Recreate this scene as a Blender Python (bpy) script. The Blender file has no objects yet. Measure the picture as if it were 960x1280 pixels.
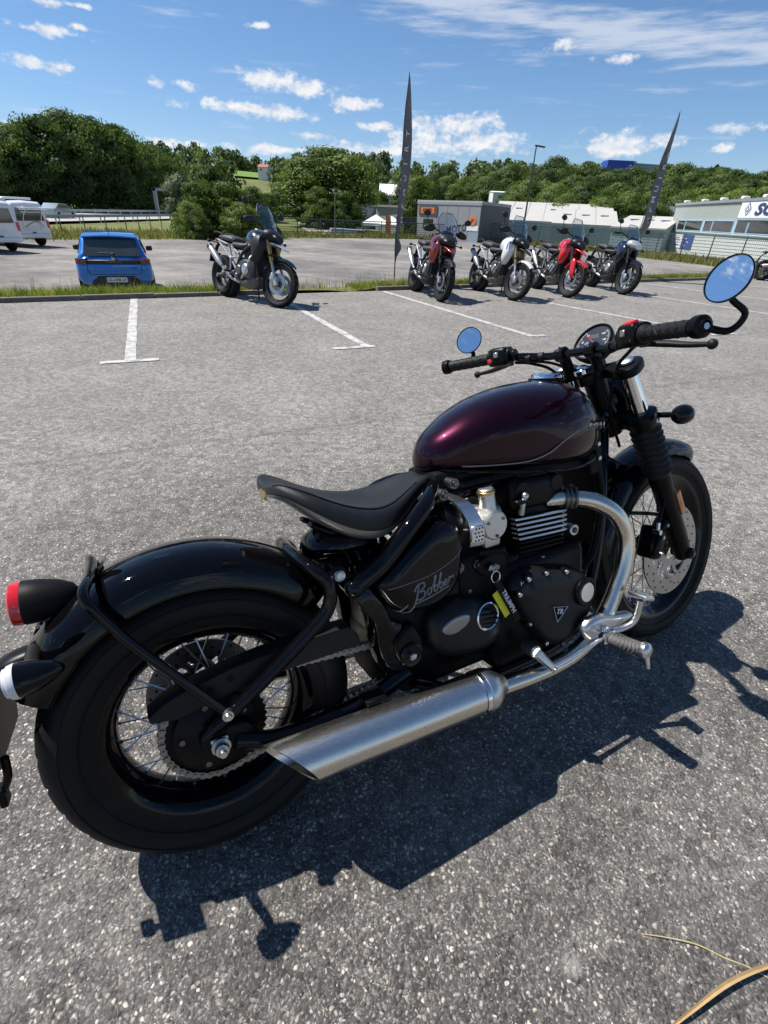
import bpy, bmesh, math, random
import numpy as np
from mathutils import Vector as V, Matrix as M

PI = math.pi
rad = math.radians
sc = bpy.context.scene
COL = sc.collection
rnd = random.Random(11)

# ------------------------------------------------------------------ camera, sky, sun, exposure
CF, CP, CH, CR = 621.56, 0.5399, 1.2767, 0.0476      # focal length (px at 960 wide), pitch, height, roll
cam = bpy.data.cameras.new('camera')
cam.sensor_fit = 'HORIZONTAL'
cam.sensor_width = 36.0
cam.lens = 36.0 * CF / 960.0
cam.clip_start = 0.05
cam.clip_end = 4000.0
camo = bpy.data.objects.new('camera', cam)
COL.objects.link(camo)
_u0 = V((0, math.sin(CP), math.cos(CP)))
_r0 = V((1, 0, 0))
_fw = V((0, math.cos(CP), -math.sin(CP)))
_r = _r0 * math.cos(CR) + _u0 * math.sin(CR)
_u = _u0 * math.cos(CR) - _r0 * math.sin(CR)
camo.matrix_world = M(((_r.x, _u.x, -_fw.x, 0), (_r.y, _u.y, -_fw.y, 0), (_r.z, _u.z, -_fw.z, CH), (0, 0, 0, 1)))
sc.camera = camo

def ray(u, v):
    xs, ys = u - 480, v - 640
    a = xs * math.cos(CR) + ys * math.sin(CR)
    b = -xs * math.sin(CR) + ys * math.cos(CR)
    return V((a / CF, math.cos(CP) - b / CF * math.sin(CP), -math.sin(CP) - b / CF * math.cos(CP)))

def at(u, v, Y):
    d = ray(u, v); t = Y / d.y
    return V((d.x * t, Y, CH + d.z * t))

def gnd(u, v, z=0.0):
    d = ray(u, v); t = (z - CH) / d.z
    return V((d.x * t, d.y * t, z))

def azel(u, v):
    d = ray(u, v).normalized()
    return math.atan2(d.x, d.y), math.asin(d.z)

SUN_DIR = V((0.59, -0.17, -1.0)).normalized()          # direction the light travels
SUN_EL = math.asin(-SUN_DIR.z)
SUN_AZ = math.atan2(-SUN_DIR.x, -SUN_DIR.y)            # clockwise from +Y
sun = bpy.data.lights.new('sun', 'SUN')
sun.energy = 5.0
sun.angle = rad(0.53)
sun.color = (1.0, 0.955, 0.89)
suno = bpy.data.objects.new('sun', sun)
suno.rotation_euler = SUN_DIR.to_track_quat('-Z', 'Y').to_euler()
COL.objects.link(suno)

sc.view_settings.view_transform = 'Standard'
sc.view_settings.look = 'None'
sc.view_settings.gamma = 1.0
sc.view_settings.use_curve_mapping = False
sc.view_settings.exposure = 0.55
sc.cycles.max_bounces = 8
sc.cycles.glossy_bounces = 4
sc.cycles.transparent_max_bounces = 8
sc.cycles.use_denoising = True

class NT:
    """small helper to write node graphs"""
    def __init__(s, tree):
        s.t = tree; s.n = tree.nodes; s.l = tree.links
    def node(s, kind, **kw):
        n = s.n.new(kind)
        for k, v in kw.items(): setattr(n, k, v)
        return n
    def put(s, sock, val):
        if isinstance(val, bpy.types.NodeSocket): s.l.new(val, sock)
        elif val is not None: sock.default_value = val
    def math(s, op, a, b=None, c=None, clamp=False):
        n = s.node('ShaderNodeMath', operation=op, use_clamp=clamp)
        s.put(n.inputs[0], a)
        if b is not None: s.put(n.inputs[1], b)
        if c is not None: s.put(n.inputs[2], c)
        return n.outputs[0]
    def mix(s, fac, a, b, blend='MIX'):
        n = s.node('ShaderNodeMix', data_type='RGBA', blend_type=blend)
        s.put(n.inputs[0], fac)
        s.put(n.inputs[6], (*a, 1) if isinstance(a, tuple) and len(a) == 3 else a)
        s.put(n.inputs[7], (*b, 1) if isinstance(b, tuple) and len(b) == 3 else b)
        return n.outputs[2]
    def ramp(s, fac, stops, interp='LINEAR'):
        n = s.node('ShaderNodeValToRGB'); s.put(n.inputs[0], fac)
        e = n.color_ramp.elements; n.color_ramp.interpolation = interp
        while len(e) < len(stops): e.new(0.5)
        for q, (p, c) in zip(e, stops):
            q.position = p; q.color = (*c, 1) if len(c) == 3 else c
        return n.outputs[0]
    def smooth(s, x, a, b):
        n = s.node('ShaderNodeMapRange', interpolation_type='SMOOTHSTEP')
        s.put(n.inputs[0], x); n.inputs[1].default_value = a; n.inputs[2].default_value = b
        n.inputs[3].default_value = 0; n.inputs[4].default_value = 1
        return n.outputs[0]
    def noise(s, vec, scale, detail=4, rough=0.55, dims='3D'):
        n = s.node('ShaderNodeTexNoise', noise_dimensions=dims)
        s.put(n.inputs['Vector'], vec); n.inputs['Scale'].default_value = scale
        n.inputs['Detail'].default_value = detail; n.inputs['Roughness'].default_value = rough
        return n.outputs[0]
    def voro(s, vec, scale, feature='F1', rnd_=1.0):
        n = s.node('ShaderNodeTexVoronoi', feature=feature)
        s.put(n.inputs['Vector'], vec); n.inputs['Scale'].default_value = scale
        n.inputs['Randomness'].default_value = rnd_
        return n
    def mapping(s, vec, scale=(1, 1, 1), loc=(0, 0, 0), rot=(0, 0, 0)):
        n = s.node('ShaderNodeMapping'); s.put(n.inputs[0], vec)
        n.inputs[1].default_value = loc; n.inputs[2].default_value = rot; n.inputs[3].default_value = scale
        return n.outputs[0]
    def sep(s, vec):
        n = s.node('ShaderNodeSeparateXYZ'); s.put(n.inputs[0], vec); return n.outputs
    def comb(s, x, y, z):
        n = s.node('ShaderNodeCombineXYZ')
        for i, q in enumerate((x, y, z)): s.put(n.inputs[i], q)
        return n.outputs[0]

def make_world():
    w = bpy.data.worlds.new('World'); sc.world = w; w.use_nodes = True
    w.cycles.sampling_method = 'MANUAL'; w.cycles.sample_map_resolution = 512
    g = NT(w.node_tree); g.n.clear()
    out = g.node('ShaderNodeOutputWorld'); bg = g.node('ShaderNodeBackground')
    STR = 0.082
    bg.inputs[1].default_value = STR
    sky = g.node('ShaderNodeTexSky', sky_type='NISHITA')
    sky.sun_disc = False; sky.sun_elevation = SUN_EL; sky.sun_rotation = SUN_AZ
    sky.air_density = 1.0; sky.dust_density = 0.0; sky.ozone_density = 1.2; sky.altitude = 100
    tc = g.node('ShaderNodeTexCoord')
    nrm = g.node('ShaderNodeVectorMath', operation='NORMALIZE'); g.put(nrm.inputs[0], tc.outputs['Generated'])
    d = nrm.outputs[0]; x, y, z = g.sep(d)
    az = g.math('ARCTAN2', x, y); el = g.math('ARCSINE', z)
    P = g.comb(az, g.math('MULTIPLY', el, 1.55), 0.0)
    big = g.noise(P, 30.0, 7, 0.60, '2D')
    fine = g.noise(P, 110.0, 5, 0.62, '2D')
    warp = g.math('ADD', g.math('MULTIPLY', g.math('SUBTRACT', big, 0.5), 3.5), g.math('MULTIPLY', g.math('SUBTRACT', fine, 0.5), 0.9))
    # cumulus heaps: (pixel centre, half width, half height) turned into directions
    heaps = [(340, 100, 50, 18), (385, 110, 40, 14), (310, 136, 88, 11), (352, 142, 45, 9), (440, 130, 46, 13), (236, 109, 20, 10), (192, 104, 14, 9),
             (45, 78, 48, 11), (570, 156, 68, 20), (610, 178, 60, 20), (530, 178, 52, 22), (480, 188, 80, 12), (340, 187, 60, 8), (225, 180, 52, 8), (470, 158, 26, 8),
             (775, 180, 66, 20), (830, 174, 36, 10), (770, 74, 28, 8), (703, 55, 24, 12), (60, 38, 46, 10), (100, 34, 20, 6),
             (915, 160, 50, 8), (905, 186, 22, 8), (322, 32, 16, 6), (98, 7, 20, 5), (60, 3, 22, 6), (8, 160, 30, 12), (390, 170, 30, 6)]
    f = None
    AE = g.comb(az, el, 0.0)
    for (u, v, hw, hh) in heaps:
        a0, e0 = azel(u, v); a1, _ = azel(u + hw, v); _, e1 = azel(u, v - hh)
        sa, se = 1.0 / abs(a1 - a0), 1.0 / abs(e1 - e0)
        n = g.node('ShaderNodeVectorMath', operation='MULTIPLY_ADD'); g.put(n.inputs[0], AE)
        n.inputs[1].default_value = (sa, se, 0); n.inputs[2].default_value = (-a0 * sa, -e0 * se, 0)
        q = g.node('ShaderNodeVectorMath', operation='LENGTH'); g.put(q.inputs[0], n.outputs[0]); q = q.outputs['Value']
        f = q if f is None else g.math('SMOOTH_MIN', f, q, 0.3)
    f = g.math('MULTIPLY', g.math('SUBTRACT', 1.0, f), 1.5)
    f = g.math('MAXIMUM', f, -3.0)
    # loose cumulus everywhere else round the horizon
    wide = g.noise(g.mapping(P, loc=(3.3, 1.7, 0)), 4.2, 3, 0.5, '2D')
    band = g.math('MULTIPLY', g.smooth(el, 0.01, 0.06), g.math('SUBTRACT', 1.0, g.smooth(el, 0.35, 0.9)))
    inview = g.math('MULTIPLY', g.smooth(y, 0.55, 0.75), g.math('SUBTRACT', 1.0, g.smooth(el, 0.25, 0.32)))
    other = g.math('SUBTRACT', g.math('MULTIPLY', g.math('SUBTRACT', wide, 0.56), 9.0), g.math('MULTIPLY', inview, 4.0))
    other = g.math('SUBTRACT', other, g.math('MULTIPLY', g.math('SUBTRACT', 1.0, band), 4.0))
    f = g.math('MAXIMUM', f, other)
    dens = g.smooth(g.math('ADD', f, warp), 0.0, 1.25)
    # thin streaky cirrus, a long veil high on the right
    ca = g.mapping(g.comb(az, el, 0.0), scale=(5.0, 46.0, 1), rot=(0, 0, 0.055))
    st = g.noise(ca, 1.6, 6, 0.62, '2D')
    a0, e0 = azel(640, 22); a1, e1 = azel(960, 58)
    slope = (e1 - e0) / (a1 - a0)
    line = g.math('SUBTRACT', g.math('SUBTRACT', el, e0), g.math('MULTIPLY', g.math('SUBTRACT', az, a0), slope))
    veil = g.math('SUBTRACT', 1.0, g.math('MULTIPLY', g.math('ABSOLUTE', line), 24.0), clamp=True)
    veil = g.math('MULTIPLY', veil, g.smooth(az, azel(330, 10)[0], azel(560, 10)[0]))
    haze_lo = g.math('SUBTRACT', 1.0, g.smooth(el, 0.0, 0.17))
    cir = g.math('MULTIPLY', g.smooth(g.math('ADD', st, g.math('MULTIPLY', veil, 0.40)), 0.56, 1.0), 0.55)
    cir = g.math('MULTIPLY', cir, g.smooth(el, -0.02, 0.05))
    # cloud light: white tops, soft grey-blue undersides
    under = g.noise(g.mapping(P, loc=(0.003, -0.008, 0)), 30.0, 5, 0.6, '2D')
    lit = g.math('ADD', 0.62, g.math('MULTIPLY', g.math('SUBTRACT', big, under), 2.6), clamp=True)
    C = 0.66 / STR
    cc = g.mix(lit, (C * .66, C * .74, C * .86), (C * 1.0, C * 1.0, C * 1.01))
    hs = g.node('ShaderNodeHueSaturation'); g.put(hs.inputs['Color'], sky.outputs[0])
    hs.inputs['Saturation'].default_value = 1.12; hs.inputs['Value'].default_value = 0.9
    tint = g.ramp(g.smooth(el, 0.0, 0.5), [(0.0, (.70, .82, 1.08)), (0.25, (.79, .91, 1.09)), (1.0, (.90, 1.0, 1.08))])
    blue = g.mix(1.0, hs.outputs[0], tint, 'MULTIPLY')
    base = g.mix(cir, blue, (C * .9, C * .93, C * .98))
    col = g.mix(g.math('MULTIPLY', dens, 0.94), base, cc)
    g.l.new(col, bg.inputs[0]); g.l.new(bg.outputs[0], out.inputs[0])
make_world()

# ------------------------------------------------------------------ materials
MAT = {}
def pm(name, col, rough=0.5, metal=0.0, coat=0.0, var=0.12, vs=30.0, bump=0.0, bs=200.0, spec=0.5, emit=None, trans=0.0, alpha=None, rvar=0.15, coords='Object', croug=0.03, coatior=1.5):
    """principled material with a little dirt and unevenness in colour, roughness and relief"""
    m = bpy.data.materials.new(name); m.use_nodes = True
    g = NT(m.node_tree); b = g.n['Principled BSDF']
    tc = g.node('ShaderNodeTexCoord').outputs[coords]
    n = g.noise(tc, vs, 5, 0.6)
    lo = tuple(c * (1 - var) for c in col); hi = tuple(min(1, c * (1 + var)) for c in col)
    g.put(b.inputs['Base Color'], g.mix(n, lo, hi))
    n2 = g.noise(tc, vs * 2.3, 4, 0.65)
    g.put(b.inputs['Roughness'], g.math('ADD', rough * (1 - rvar), g.math('MULTIPLY', n2, 2 * rvar * rough), clamp=True))
    b.inputs['Metallic'].default_value = metal
    b.inputs['Specular IOR Level'].default_value = spec
    if coat: b.inputs['Coat Weight'].default_value = coat; b.inputs['Coat Roughness'].default_value = croug; b.inputs['Coat IOR'].default_value = coatior
    if trans: b.inputs['Transmission Weight'].default_value = trans
    if alpha is not None: b.inputs['Alpha'].default_value = alpha
    if emit: b.inputs['Emission Color'].default_value = (*emit[:3], 1); b.inputs['Emission Strength'].default_value = emit[3]
    if bump:
        bn = g.node('ShaderNodeBump'); bn.inputs['Strength'].default_value = bump; bn.inputs['Distance'].default_value = 0.002
        g.put(bn.inputs['Height'], g.noise(tc, bs, 3, 0.6)); g.put(b.inputs['Normal'], bn.outputs[0])
    MAT[name] = m
    return m

# ------------------------------------------------------------------ mesh helpers
ID = M.Identity(4)
def cr_spline(pts, k=6, closed=False):
    """Catmull-Rom through points; works on tuples of any length"""
    P = [np.array(p, float) for p in pts]; n = len(P); out = []
    rng = range(n) if closed else range(n - 1)
    for i in rng:
        p0 = P[(i - 1) % n] if closed or i > 0 else P[0] * 2 - P[1]
        p1, p2 = P[i], P[(i + 1) % n]
        p3 = P[(i + 2) % n] if closed or i + 2 < n else P[n - 1] * 2 - P[n - 2]
        for j in range(k):
            t = j / k
            out.append(0.5 * ((2 * p1) + (-p0 + p2) * t + (2 * p0 - 5 * p1 + 4 * p2 - p3) * t * t + (-p0 + 3 * p1 - 3 * p2 + p3) * t ** 3))
    if not closed: out.append(P[-1])
    return [tuple(float(c) for c in q) for q in out]

class MB:
    def __init__(s, xf=None):
        s.v = []; s.f = []; s.xf = xf
    def add(s, vs, fs):
        o = len(s.v)
        if s.xf is not None: vs = [tuple(s.xf @ V(p)) for p in vs]
        s.v += [tuple(p) for p in vs]; s.f += [tuple(i + o for i in f) for f in fs]
        return s
    def bm(s, bm, mat=None):
        if mat is not None: bmesh.ops.transform(bm, matrix=mat, verts=bm.verts)
        bm.verts.index_update()
        s.add([v.co[:] for v in bm.verts], [[v.index for v in f.verts] for f in bm.faces]); bm.free()
        return s
    def box(s, c, size, rot=None, bev=0.0, seg=1, taper=None):
        bm = bmesh.new(); bmesh.ops.create_cube(bm, size=1.0)
        for v in bm.verts:
            if taper and v.co.z > 0: v.co.x *= taper[0]; v.co.y *= taper[1]
            v.co = V((v.co.x * size[0], v.co.y * size[1], v.co.z * size[2]))
        if bev: bmesh.ops.bevel(bm, geom=list(bm.edges), offset=bev, segments=seg, affect='EDGES', profile=0.5)
        mt = M.Translation(c) @ (rot.to_4x4() if rot is not None else ID)
        return s.bm(bm, mt)
    def tube(s, pts, r, n=10, k=0, closed=False, cap=True, flat=1.0):
        """tube along a path; k>0 smooths it; r may be a list per control point"""
        rr = list(r) if isinstance(r, (list, tuple)) else [r] * len(pts)
        if k:
            q = cr_spline([(*p, a) for p, a in zip(pts, rr)], k, closed); pts = [p[:3] for p in q]; rr = [p[3] for p in q]
        P = [V(p) for p in pts]; m = len(P); rings = []
        T = [((P[(i + 1) % m] if closed or i < m - 1 else P[i]) - (P[i - 1] if closed or i > 0 else P[i])).normalized() for i in range(m)]
        ref = V((0, 0, 1)) if abs(T[0].z) < .9 else V((1, 0, 0))
        nrm = (ref - T[0] * ref.dot(T[0])).normalized()
        vs = []
        for i in range(m):
            nrm = nrm - T[i] * nrm.dot(T[i]); nrm.normalize(); b = T[i].cross(nrm)
            for j in range(n):
                a = 2 * PI * j / n
                vs.append(P[i] + (nrm * math.cos(a) * flat + b * math.sin(a)) * rr[i])
        fs = []
        for i in range(m if closed else m - 1):
            for j in range(n):
                a, b_ = i * n + j, i * n + (j + 1) % n; c = ((i + 1) % m) * n + (j + 1) % n; d = ((i + 1) % m) * n + j
                fs.append((a, b_, c, d))
        if cap and not closed:
            fs.append(tuple(range(n - 1, -1, -1))); fs.append(tuple((m - 1) * n + j for j in range(n)))
        return s.add(vs, fs)
    def cyl(s, p0, p1, r0, r1=None, n=16, bev=0.0):
        r1 = r0 if r1 is None else r1
        if bev:
            L = (V(p1) - V(p0)).length
            return s.lathe([(0, 0), (r0 - bev, 0), (r0, bev), (r1, L - bev), (r1 - bev, L), (0, L)], p0, V(p1) - V(p0), n)
        return s.tube([p0, p1], [r0, r1], n)
    def lathe(s, prof, o, axis, n=24, ang=(0, 2 * PI), ref=None):
        """profile of (radius, height along axis)"""
        ax = V(axis).normalized()
        if ref is None: ref = V((0, 0, 1)) if abs(ax.z) < .9 else V((1, 0, 0))
        e1 = (V(ref) - ax * V(ref).dot(ax)).normalized(); e2 = ax.cross(e1); o = V(o)
        full = abs(ang[1] - ang[0]) > 6.28
        vs = []; fs = []; cols = n if full else n + 1
        for j in range(cols):
            a = ang[0] + (ang[1] - ang[0]) * j / n; d = e1 * math.cos(a) + e2 * math.sin(a)
            for (r, h) in prof: vs.append(o + d * r + ax * h)
        m = len(prof)
        for j in range(n):
            j2 = (j + 1) % cols
            for i in range(m - 1):
                if prof[i][0] < 1e-7 and prof[i + 1][0] < 1e-7: continue
                q = [j * m + i, j2 * m + i, j2 * m + i + 1, j * m + i + 1]
                if prof[i][0] < 1e-7: q = [j * m + i, j2 * m + i + 1, j * m + i + 1]
                elif prof[i + 1][0] < 1e-7: q = [j * m + i, j2 * m + i, j * m + i + 1]
                fs.append(tuple(q))
        return s.add(vs, fs)
    def ball(s, c, r, n=16, rot=None):
        if not isinstance(r, (tuple, list)): r = (r, r, r)
        bm = bmesh.new(); bmesh.ops.create_uvsphere(bm, u_segments=n, v_segments=max(6, n // 2), radius=1.0)
        mt = M.Translation(c) @ (rot.to_4x4() if rot is not None else ID) @ M.Diagonal((*r, 1))
        return s.bm(bm, mt)
    def loft(s, rings, cap=True, closed=True):
        m = len(rings[0]); vs = [p for r in rings for p in r]; fs = []
        for i in range(len(rings) - 1):
            for j in range(m if closed else m - 1):
                fs.append((i * m + j, i * m + (j + 1) % m, (i + 1) * m + (j + 1) % m, (i + 1) * m + j))
        if cap and closed:
            fs.append(tuple(range(m - 1, -1, -1))); fs.append(tuple((len(rings) - 1) * m + j for j in range(m)))
        return s.add(vs, fs)
    def prism(s, poly, fn, d0, d1, bev=0.0, seg=1):
        """polygon (a,b) extruded between depths d0 and d1; fn maps (a,b,d) to a point"""
        bm = bmesh.new()
        A = [bm.verts.new((a, b, d0)) for a, b in poly]; B = [bm.verts.new((a, b, d1)) for a, b in poly]
        n = len(poly); bm.faces.new(A[::-1]); bm.faces.new(B)
        for i in range(n): bm.faces.new((A[i], A[(i + 1) % n], B[(i + 1) % n], B[i]))
        bmesh.ops.recalc_face_normals(bm, faces=bm.faces)
        if bev:
            es = [e for e in bm.edges if abs(e.verts[0].co.z - e.verts[1].co.z) < 1e-9]
            bmesh.ops.bevel(bm, geom=es, offset=bev, segments=seg, affect='EDGES', profile=0.5)
        for v in bm.verts: v.co = V(fn(*v.co))
        return s.bm(bm)
    def puffy(s, poly, fn, base, bulge, p=5.0, q=2.2, rings=8, k=5, back=0.0):
        """cushion-shaped cover: outline (a,b) smoothed, domed from depth base out to base+bulge"""
        o = cr_spline(poly, k, True) if k else poly
        c = np.mean(np.array(o), axis=0); m = len(o); vs = []; fs = []; R = []
        if back: R.append((1.0, base - back))
        for i in range(rings):
            t = 1.0 - (i / rings) ** 1.6 if i else 1.0
            R.append((t, base + bulge * max(0.0, 1 - t ** p) ** (1 / q)))
        for (t, d) in R:
            for a, b in o: vs.append(fn(c[0] + (a - c[0]) * t, c[1] + (b - c[1]) * t, d))
        vs.append(fn(c[0], c[1], base + bulge))
        for i in range(len(R) - 1):
            for j in range(m): fs.append((i * m + j, i * m + (j + 1) % m, (i + 1) * m + (j + 1) % m, (i + 1) * m + j))
        i = len(R) - 1
        for j in range(m): fs.append((i * m + j, i * m + (j + 1) % m, len(vs) - 1))
        if back: fs.append(tuple(range(m - 1, -1, -1)))
        return s.add(vs, fs)
    def mirror_y(s):
        n = len(s.v); s.v += [(x, -y, z) for x, y, z in s.v]; s.f += [tuple(i + n for i in reversed(f)) for f in s.f]
        return s
    def mesh(s, name, mat, ang=38, smooth=True):
        me = bpy.data.meshes.new(name); me.from_pydata(s.v, [], s.f); me.validate()
        bm = bmesh.new(); bm.from_mesh(me); bmesh.ops.remove_doubles(bm, verts=bm.verts, dist=1e-6)
        bmesh.ops.recalc_face_normals(bm, faces=bm.faces); bm.to_mesh(me); bm.free()
        if smooth: me.shade_smooth(); me.set_sharp_from_angle(angle=rad(ang))
        if mat is not None: me.materials.append(MAT[mat] if isinstance(mat, str) else mat)
        return me
    def build(s, name, mat, parent=None, ang=38, smooth=True):
        return obj(name, s.mesh(name, mat, ang, smooth), parent)

def obj(name, me, parent=None, mw=None):
    o = bpy.data.objects.new(name, me); COL.objects.link(o)
    if parent is not None: o.parent = parent
    if mw is not None: o.matrix_local = mw
    return o
def tag(o, label=None, cat=None, group=None, kind=None):
    if label: o['label'] = label
    if cat: o['category'] = cat
    if group: o['group'] = group
    if kind: o['kind'] = kind
    return o
def empty(name, mw=None, parent=None):
    o = bpy.data.objects.new(name, None); COL.objects.link(o); o.empty_display_size = 0.1
    if parent is not None: o.parent = parent
    if mw is not None: o.matrix_local = mw
    return o
def np_mesh(name, vs, fs, mat, smooth=False):
    me = bpy.data.meshes.new(name); nv, nf = len(vs), len(fs); k = fs.shape[1]
    me.vertices.add(nv); me.vertices.foreach_set('co', np.asarray(vs, np.float32).ravel())
    me.loops.add(nf * k); me.loops.foreach_set('vertex_index', np.asarray(fs, np.int32).ravel())
    me.polygons.add(nf); me.polygons.foreach_set('loop_start', np.arange(0, nf * k, k, dtype=np.int32))
    me.update(calc_edges=True); me.validate()
    if smooth: me.shade_smooth()
    if mat is not None: me.materials.append(MAT[mat] if isinstance(mat, str) else mat)
    return me
_tcache = {}
def text_mesh(name, txt, size, mat, extr=0.0006, shear=0.0, align='CENTER', bold=0.0, space=1.0):
    c = bpy.data.curves.new('txt', 'FONT'); c.body = txt; c.size = size; c.extrude = extr; c.shear = shear
    c.align_x = align; c.align_y = 'CENTER'; c.offset = bold; c.space_character = space; c.resolution_u = 3
    o = bpy.data.objects.new('txt', c); COL.objects.link(o)
    dg = bpy.context.evaluated_depsgraph_get()
    me = bpy.data.meshes.new_from_object(o.evaluated_get(dg)); me.name = name
    bpy.data.objects.remove(o); bpy.data.curves.remove(c)
    me.materials.clear(); me.materials.append(MAT[mat])
    return me
def frame(o, x, y):
    """matrix whose local x,y lie along the given directions"""
    x = V(x).normalized(); y = V(y); y = (y - x * y.dot(x)).normalized(); z = x.cross(y); o = V(o)
    return M(((x.x, y.x, z.x, o.x), (x.y, y.y, z.y, o.y), (x.z, y.z, z.z, o.z), (0, 0, 0, 1)))
# ------------------------------------------------------------------ ground
def asphalt():
    m = bpy.data.materials.new('asphalt'); m.use_nodes = True; g = NT(m.node_tree); b = g.n['Principled BSDF']
    p = g.node('ShaderNodeTexCoord').outputs['Object']
    warp = g.node('ShaderNodeTexNoise'); g.put(warp.inputs['Vector'], p); warp.inputs['Scale'].default_value = 60.0; warp.inputs['Detail'].default_value = 2
    va = g.node('ShaderNodeVectorMath', operation='MULTIPLY_ADD'); g.put(va.inputs[0], warp.outputs['Color']); va.inputs[1].default_value = (.012, .012, .012); g.put(va.inputs[2], p)
    q = g.mapping(va.outputs[0], scale=(1, 1, 0))
    v1 = g.voro(q, 128.0); c1 = g.sep(v1.outputs['Color'])
    v2 = g.voro(g.mapping(q, loc=(3.1, 1.7, 0)), 270.0); c2 = g.sep(v2.outputs['Color'])
    big = g.noise(p, 0.35, 4, 0.6); mid = g.noise(p, 2.3, 5, 0.62); fine = g.noise(p, 25.0, 4, 0.6)
    # some chips are pale limestone, most are grey or still black with binder
    pale = g.math('ADD', c1[0], g.math('MULTIPLY', g.math('SUBTRACT', mid, .5), 0.35))
    stone = g.ramp(pale, [(0.0, (.034, .032, .031)), (0.45, (.058, .055, .052)), (0.70, (.098, .092, .086)), (0.86, (.20, .189, .174)), (0.96, (.42, .40, .37)), (1.0, (.58, .56, .53))])
    tint = g.mix(g.math('MULTIPLY', c1[1], 0.6), (1.03, .99, .95), (1.16, 1.0, .84))
    stone = g.mix(1.0, stone, tint, 'MULTIPLY')
    small = g.ramp(c2[0], [(0.0, (.032, .031, .030)), (0.6, (.068, .064, .060)), (0.9, (.16, .152, .14)), (1.0, (.36, .34, .32))])
    v3 = g.voro(g.mapping(q, loc=(9.1, 4.7, 0)), 34.0); c3 = g.sep(v3.outputs['Color']); g3 = g.noise(p, 46.0, 4, .7); g4 = g.noise(p, 5.0, 4, .7)
    edge = g.smooth(v1.outputs['Distance'], 0.30, 0.62)
    col = g.mix(edge, stone, small)
    col = g.mix(1.0, col, g.ramp(big, [(0.25, (.84, .84, .85)), (0.7, (1.10, 1.09, 1.07))]), 'MULTIPLY')
    col = g.mix(1.0, col, g.ramp(mid, [(0.3, (.90, .90, .90)), (0.7, (1.08, 1.08, 1.08))]), 'MULTIPLY')
    GR = g.math('ADD', g.math('MULTIPLY', g.math('SUBTRACT', g3, .5), 2.2), g.math('ADD', g.math('MULTIPLY', g.math('SUBTRACT', g4, .5), .40), g.math('MULTIPLY', g.math('SUBTRACT', c3[0], .5), .9)))
    # dusty, sun-bleached film and a few dark drips
    dust = g.smooth(g.noise(g.mapping(p, loc=(7, 2, 0)), 0.9, 6, 0.65), 0.40, 0.80)
    # light on far chips painted into the colour: dark by the camera, paler beyond
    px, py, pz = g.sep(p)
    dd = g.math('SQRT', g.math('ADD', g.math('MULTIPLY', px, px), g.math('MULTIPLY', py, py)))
    distant = g.smooth(g.math('ADD', dd, g.math('MULTIPLY', g.math('SUBTRACT', mid, .5), 1.6)), 0.9, 3.4)
    col = g.mix(g.math('ADD', g.math('MULTIPLY', dust, 0.25), g.math('ADD', .05, g.math('MULTIPLY', distant, 0.30))), col, (.295, .287, .272))
    col = g.mix(1.0, col, g.mix(distant, (1, 1, 1), (1.16, 1.15, 1.13)), 'MULTIPLY'); col = g.mix(1.0, col, (.70, .69, .66), 'DARKEN')
    col = g.mix(1.0, col, g.ramp(g.math('ADD', .5, g.math('MULTIPLY', GR, .5)), [(0.0, (.42, .42, .42)), (0.5, (1, 1, 1)), (1.0, (1.62, 1.61, 1.58))]), 'MULTIPLY')
    seam = g.smooth(g.math('ABSOLUTE', g.math('SUBTRACT', g.math('ADD', g.math('MULTIPLY', px, .436), g.math('ADD', g.math('MULTIPLY', py, -.9), g.math('MULTIPLY', g4, .10))), -3.05)), .035, .0)
    col = g.mix(g.math('MULTIPLY', seam, .35), col, (.06, .058, .056))
    sp = gnd(714, 1207); dv = g.node('ShaderNodeVectorMath', operation='DISTANCE'); g.put(dv.inputs[0], p); dv.inputs[1].default_value = (sp.x, sp.y, 0)
    spot = g.smooth(g.math('ADD', dv.outputs['Value'], g.math('MULTIPLY', g.math('SUBTRACT', fine, .5), .03)), .026, .008)
    col = g.mix(g.math('MULTIPLY', spot, 0.5), col, (.36, .345, .32))
    drip = g.smooth(g.noise(g.mapping(p, loc=(1, 9, 0)), 1.7, 3, 0.5), 0.70, 0.78)
    col = g.mix(g.math('MULTIPLY', drip, 0.35), col, (.05, .049, .05))
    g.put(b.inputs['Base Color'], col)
    b.inputs['Roughness'].default_value = 0.78; b.inputs['Specular IOR Level'].default_value = 0.35
    h = g.math('ADD', g.math('MULTIPLY', g.math('SUBTRACT', 1.0, g.math('MULTIPLY', v1.outputs['Distance'], 1.2)), g.math('ADD', 0.35, c1[2])), g.math('MULTIPLY', c2[1], 0.3))
    h = g.math('ADD', h, g.math('MULTIPLY', fine, 0.5))
    bn = g.node('ShaderNodeBump'); bn.inputs['Strength'].default_value = 0.85; bn.inputs['Distance'].default_value = 0.004
    g.put(bn.inputs['Height'], h); g.put(b.inputs['Normal'], bn.outputs[0])
    MAT['asphalt'] = m
asphalt()

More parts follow.
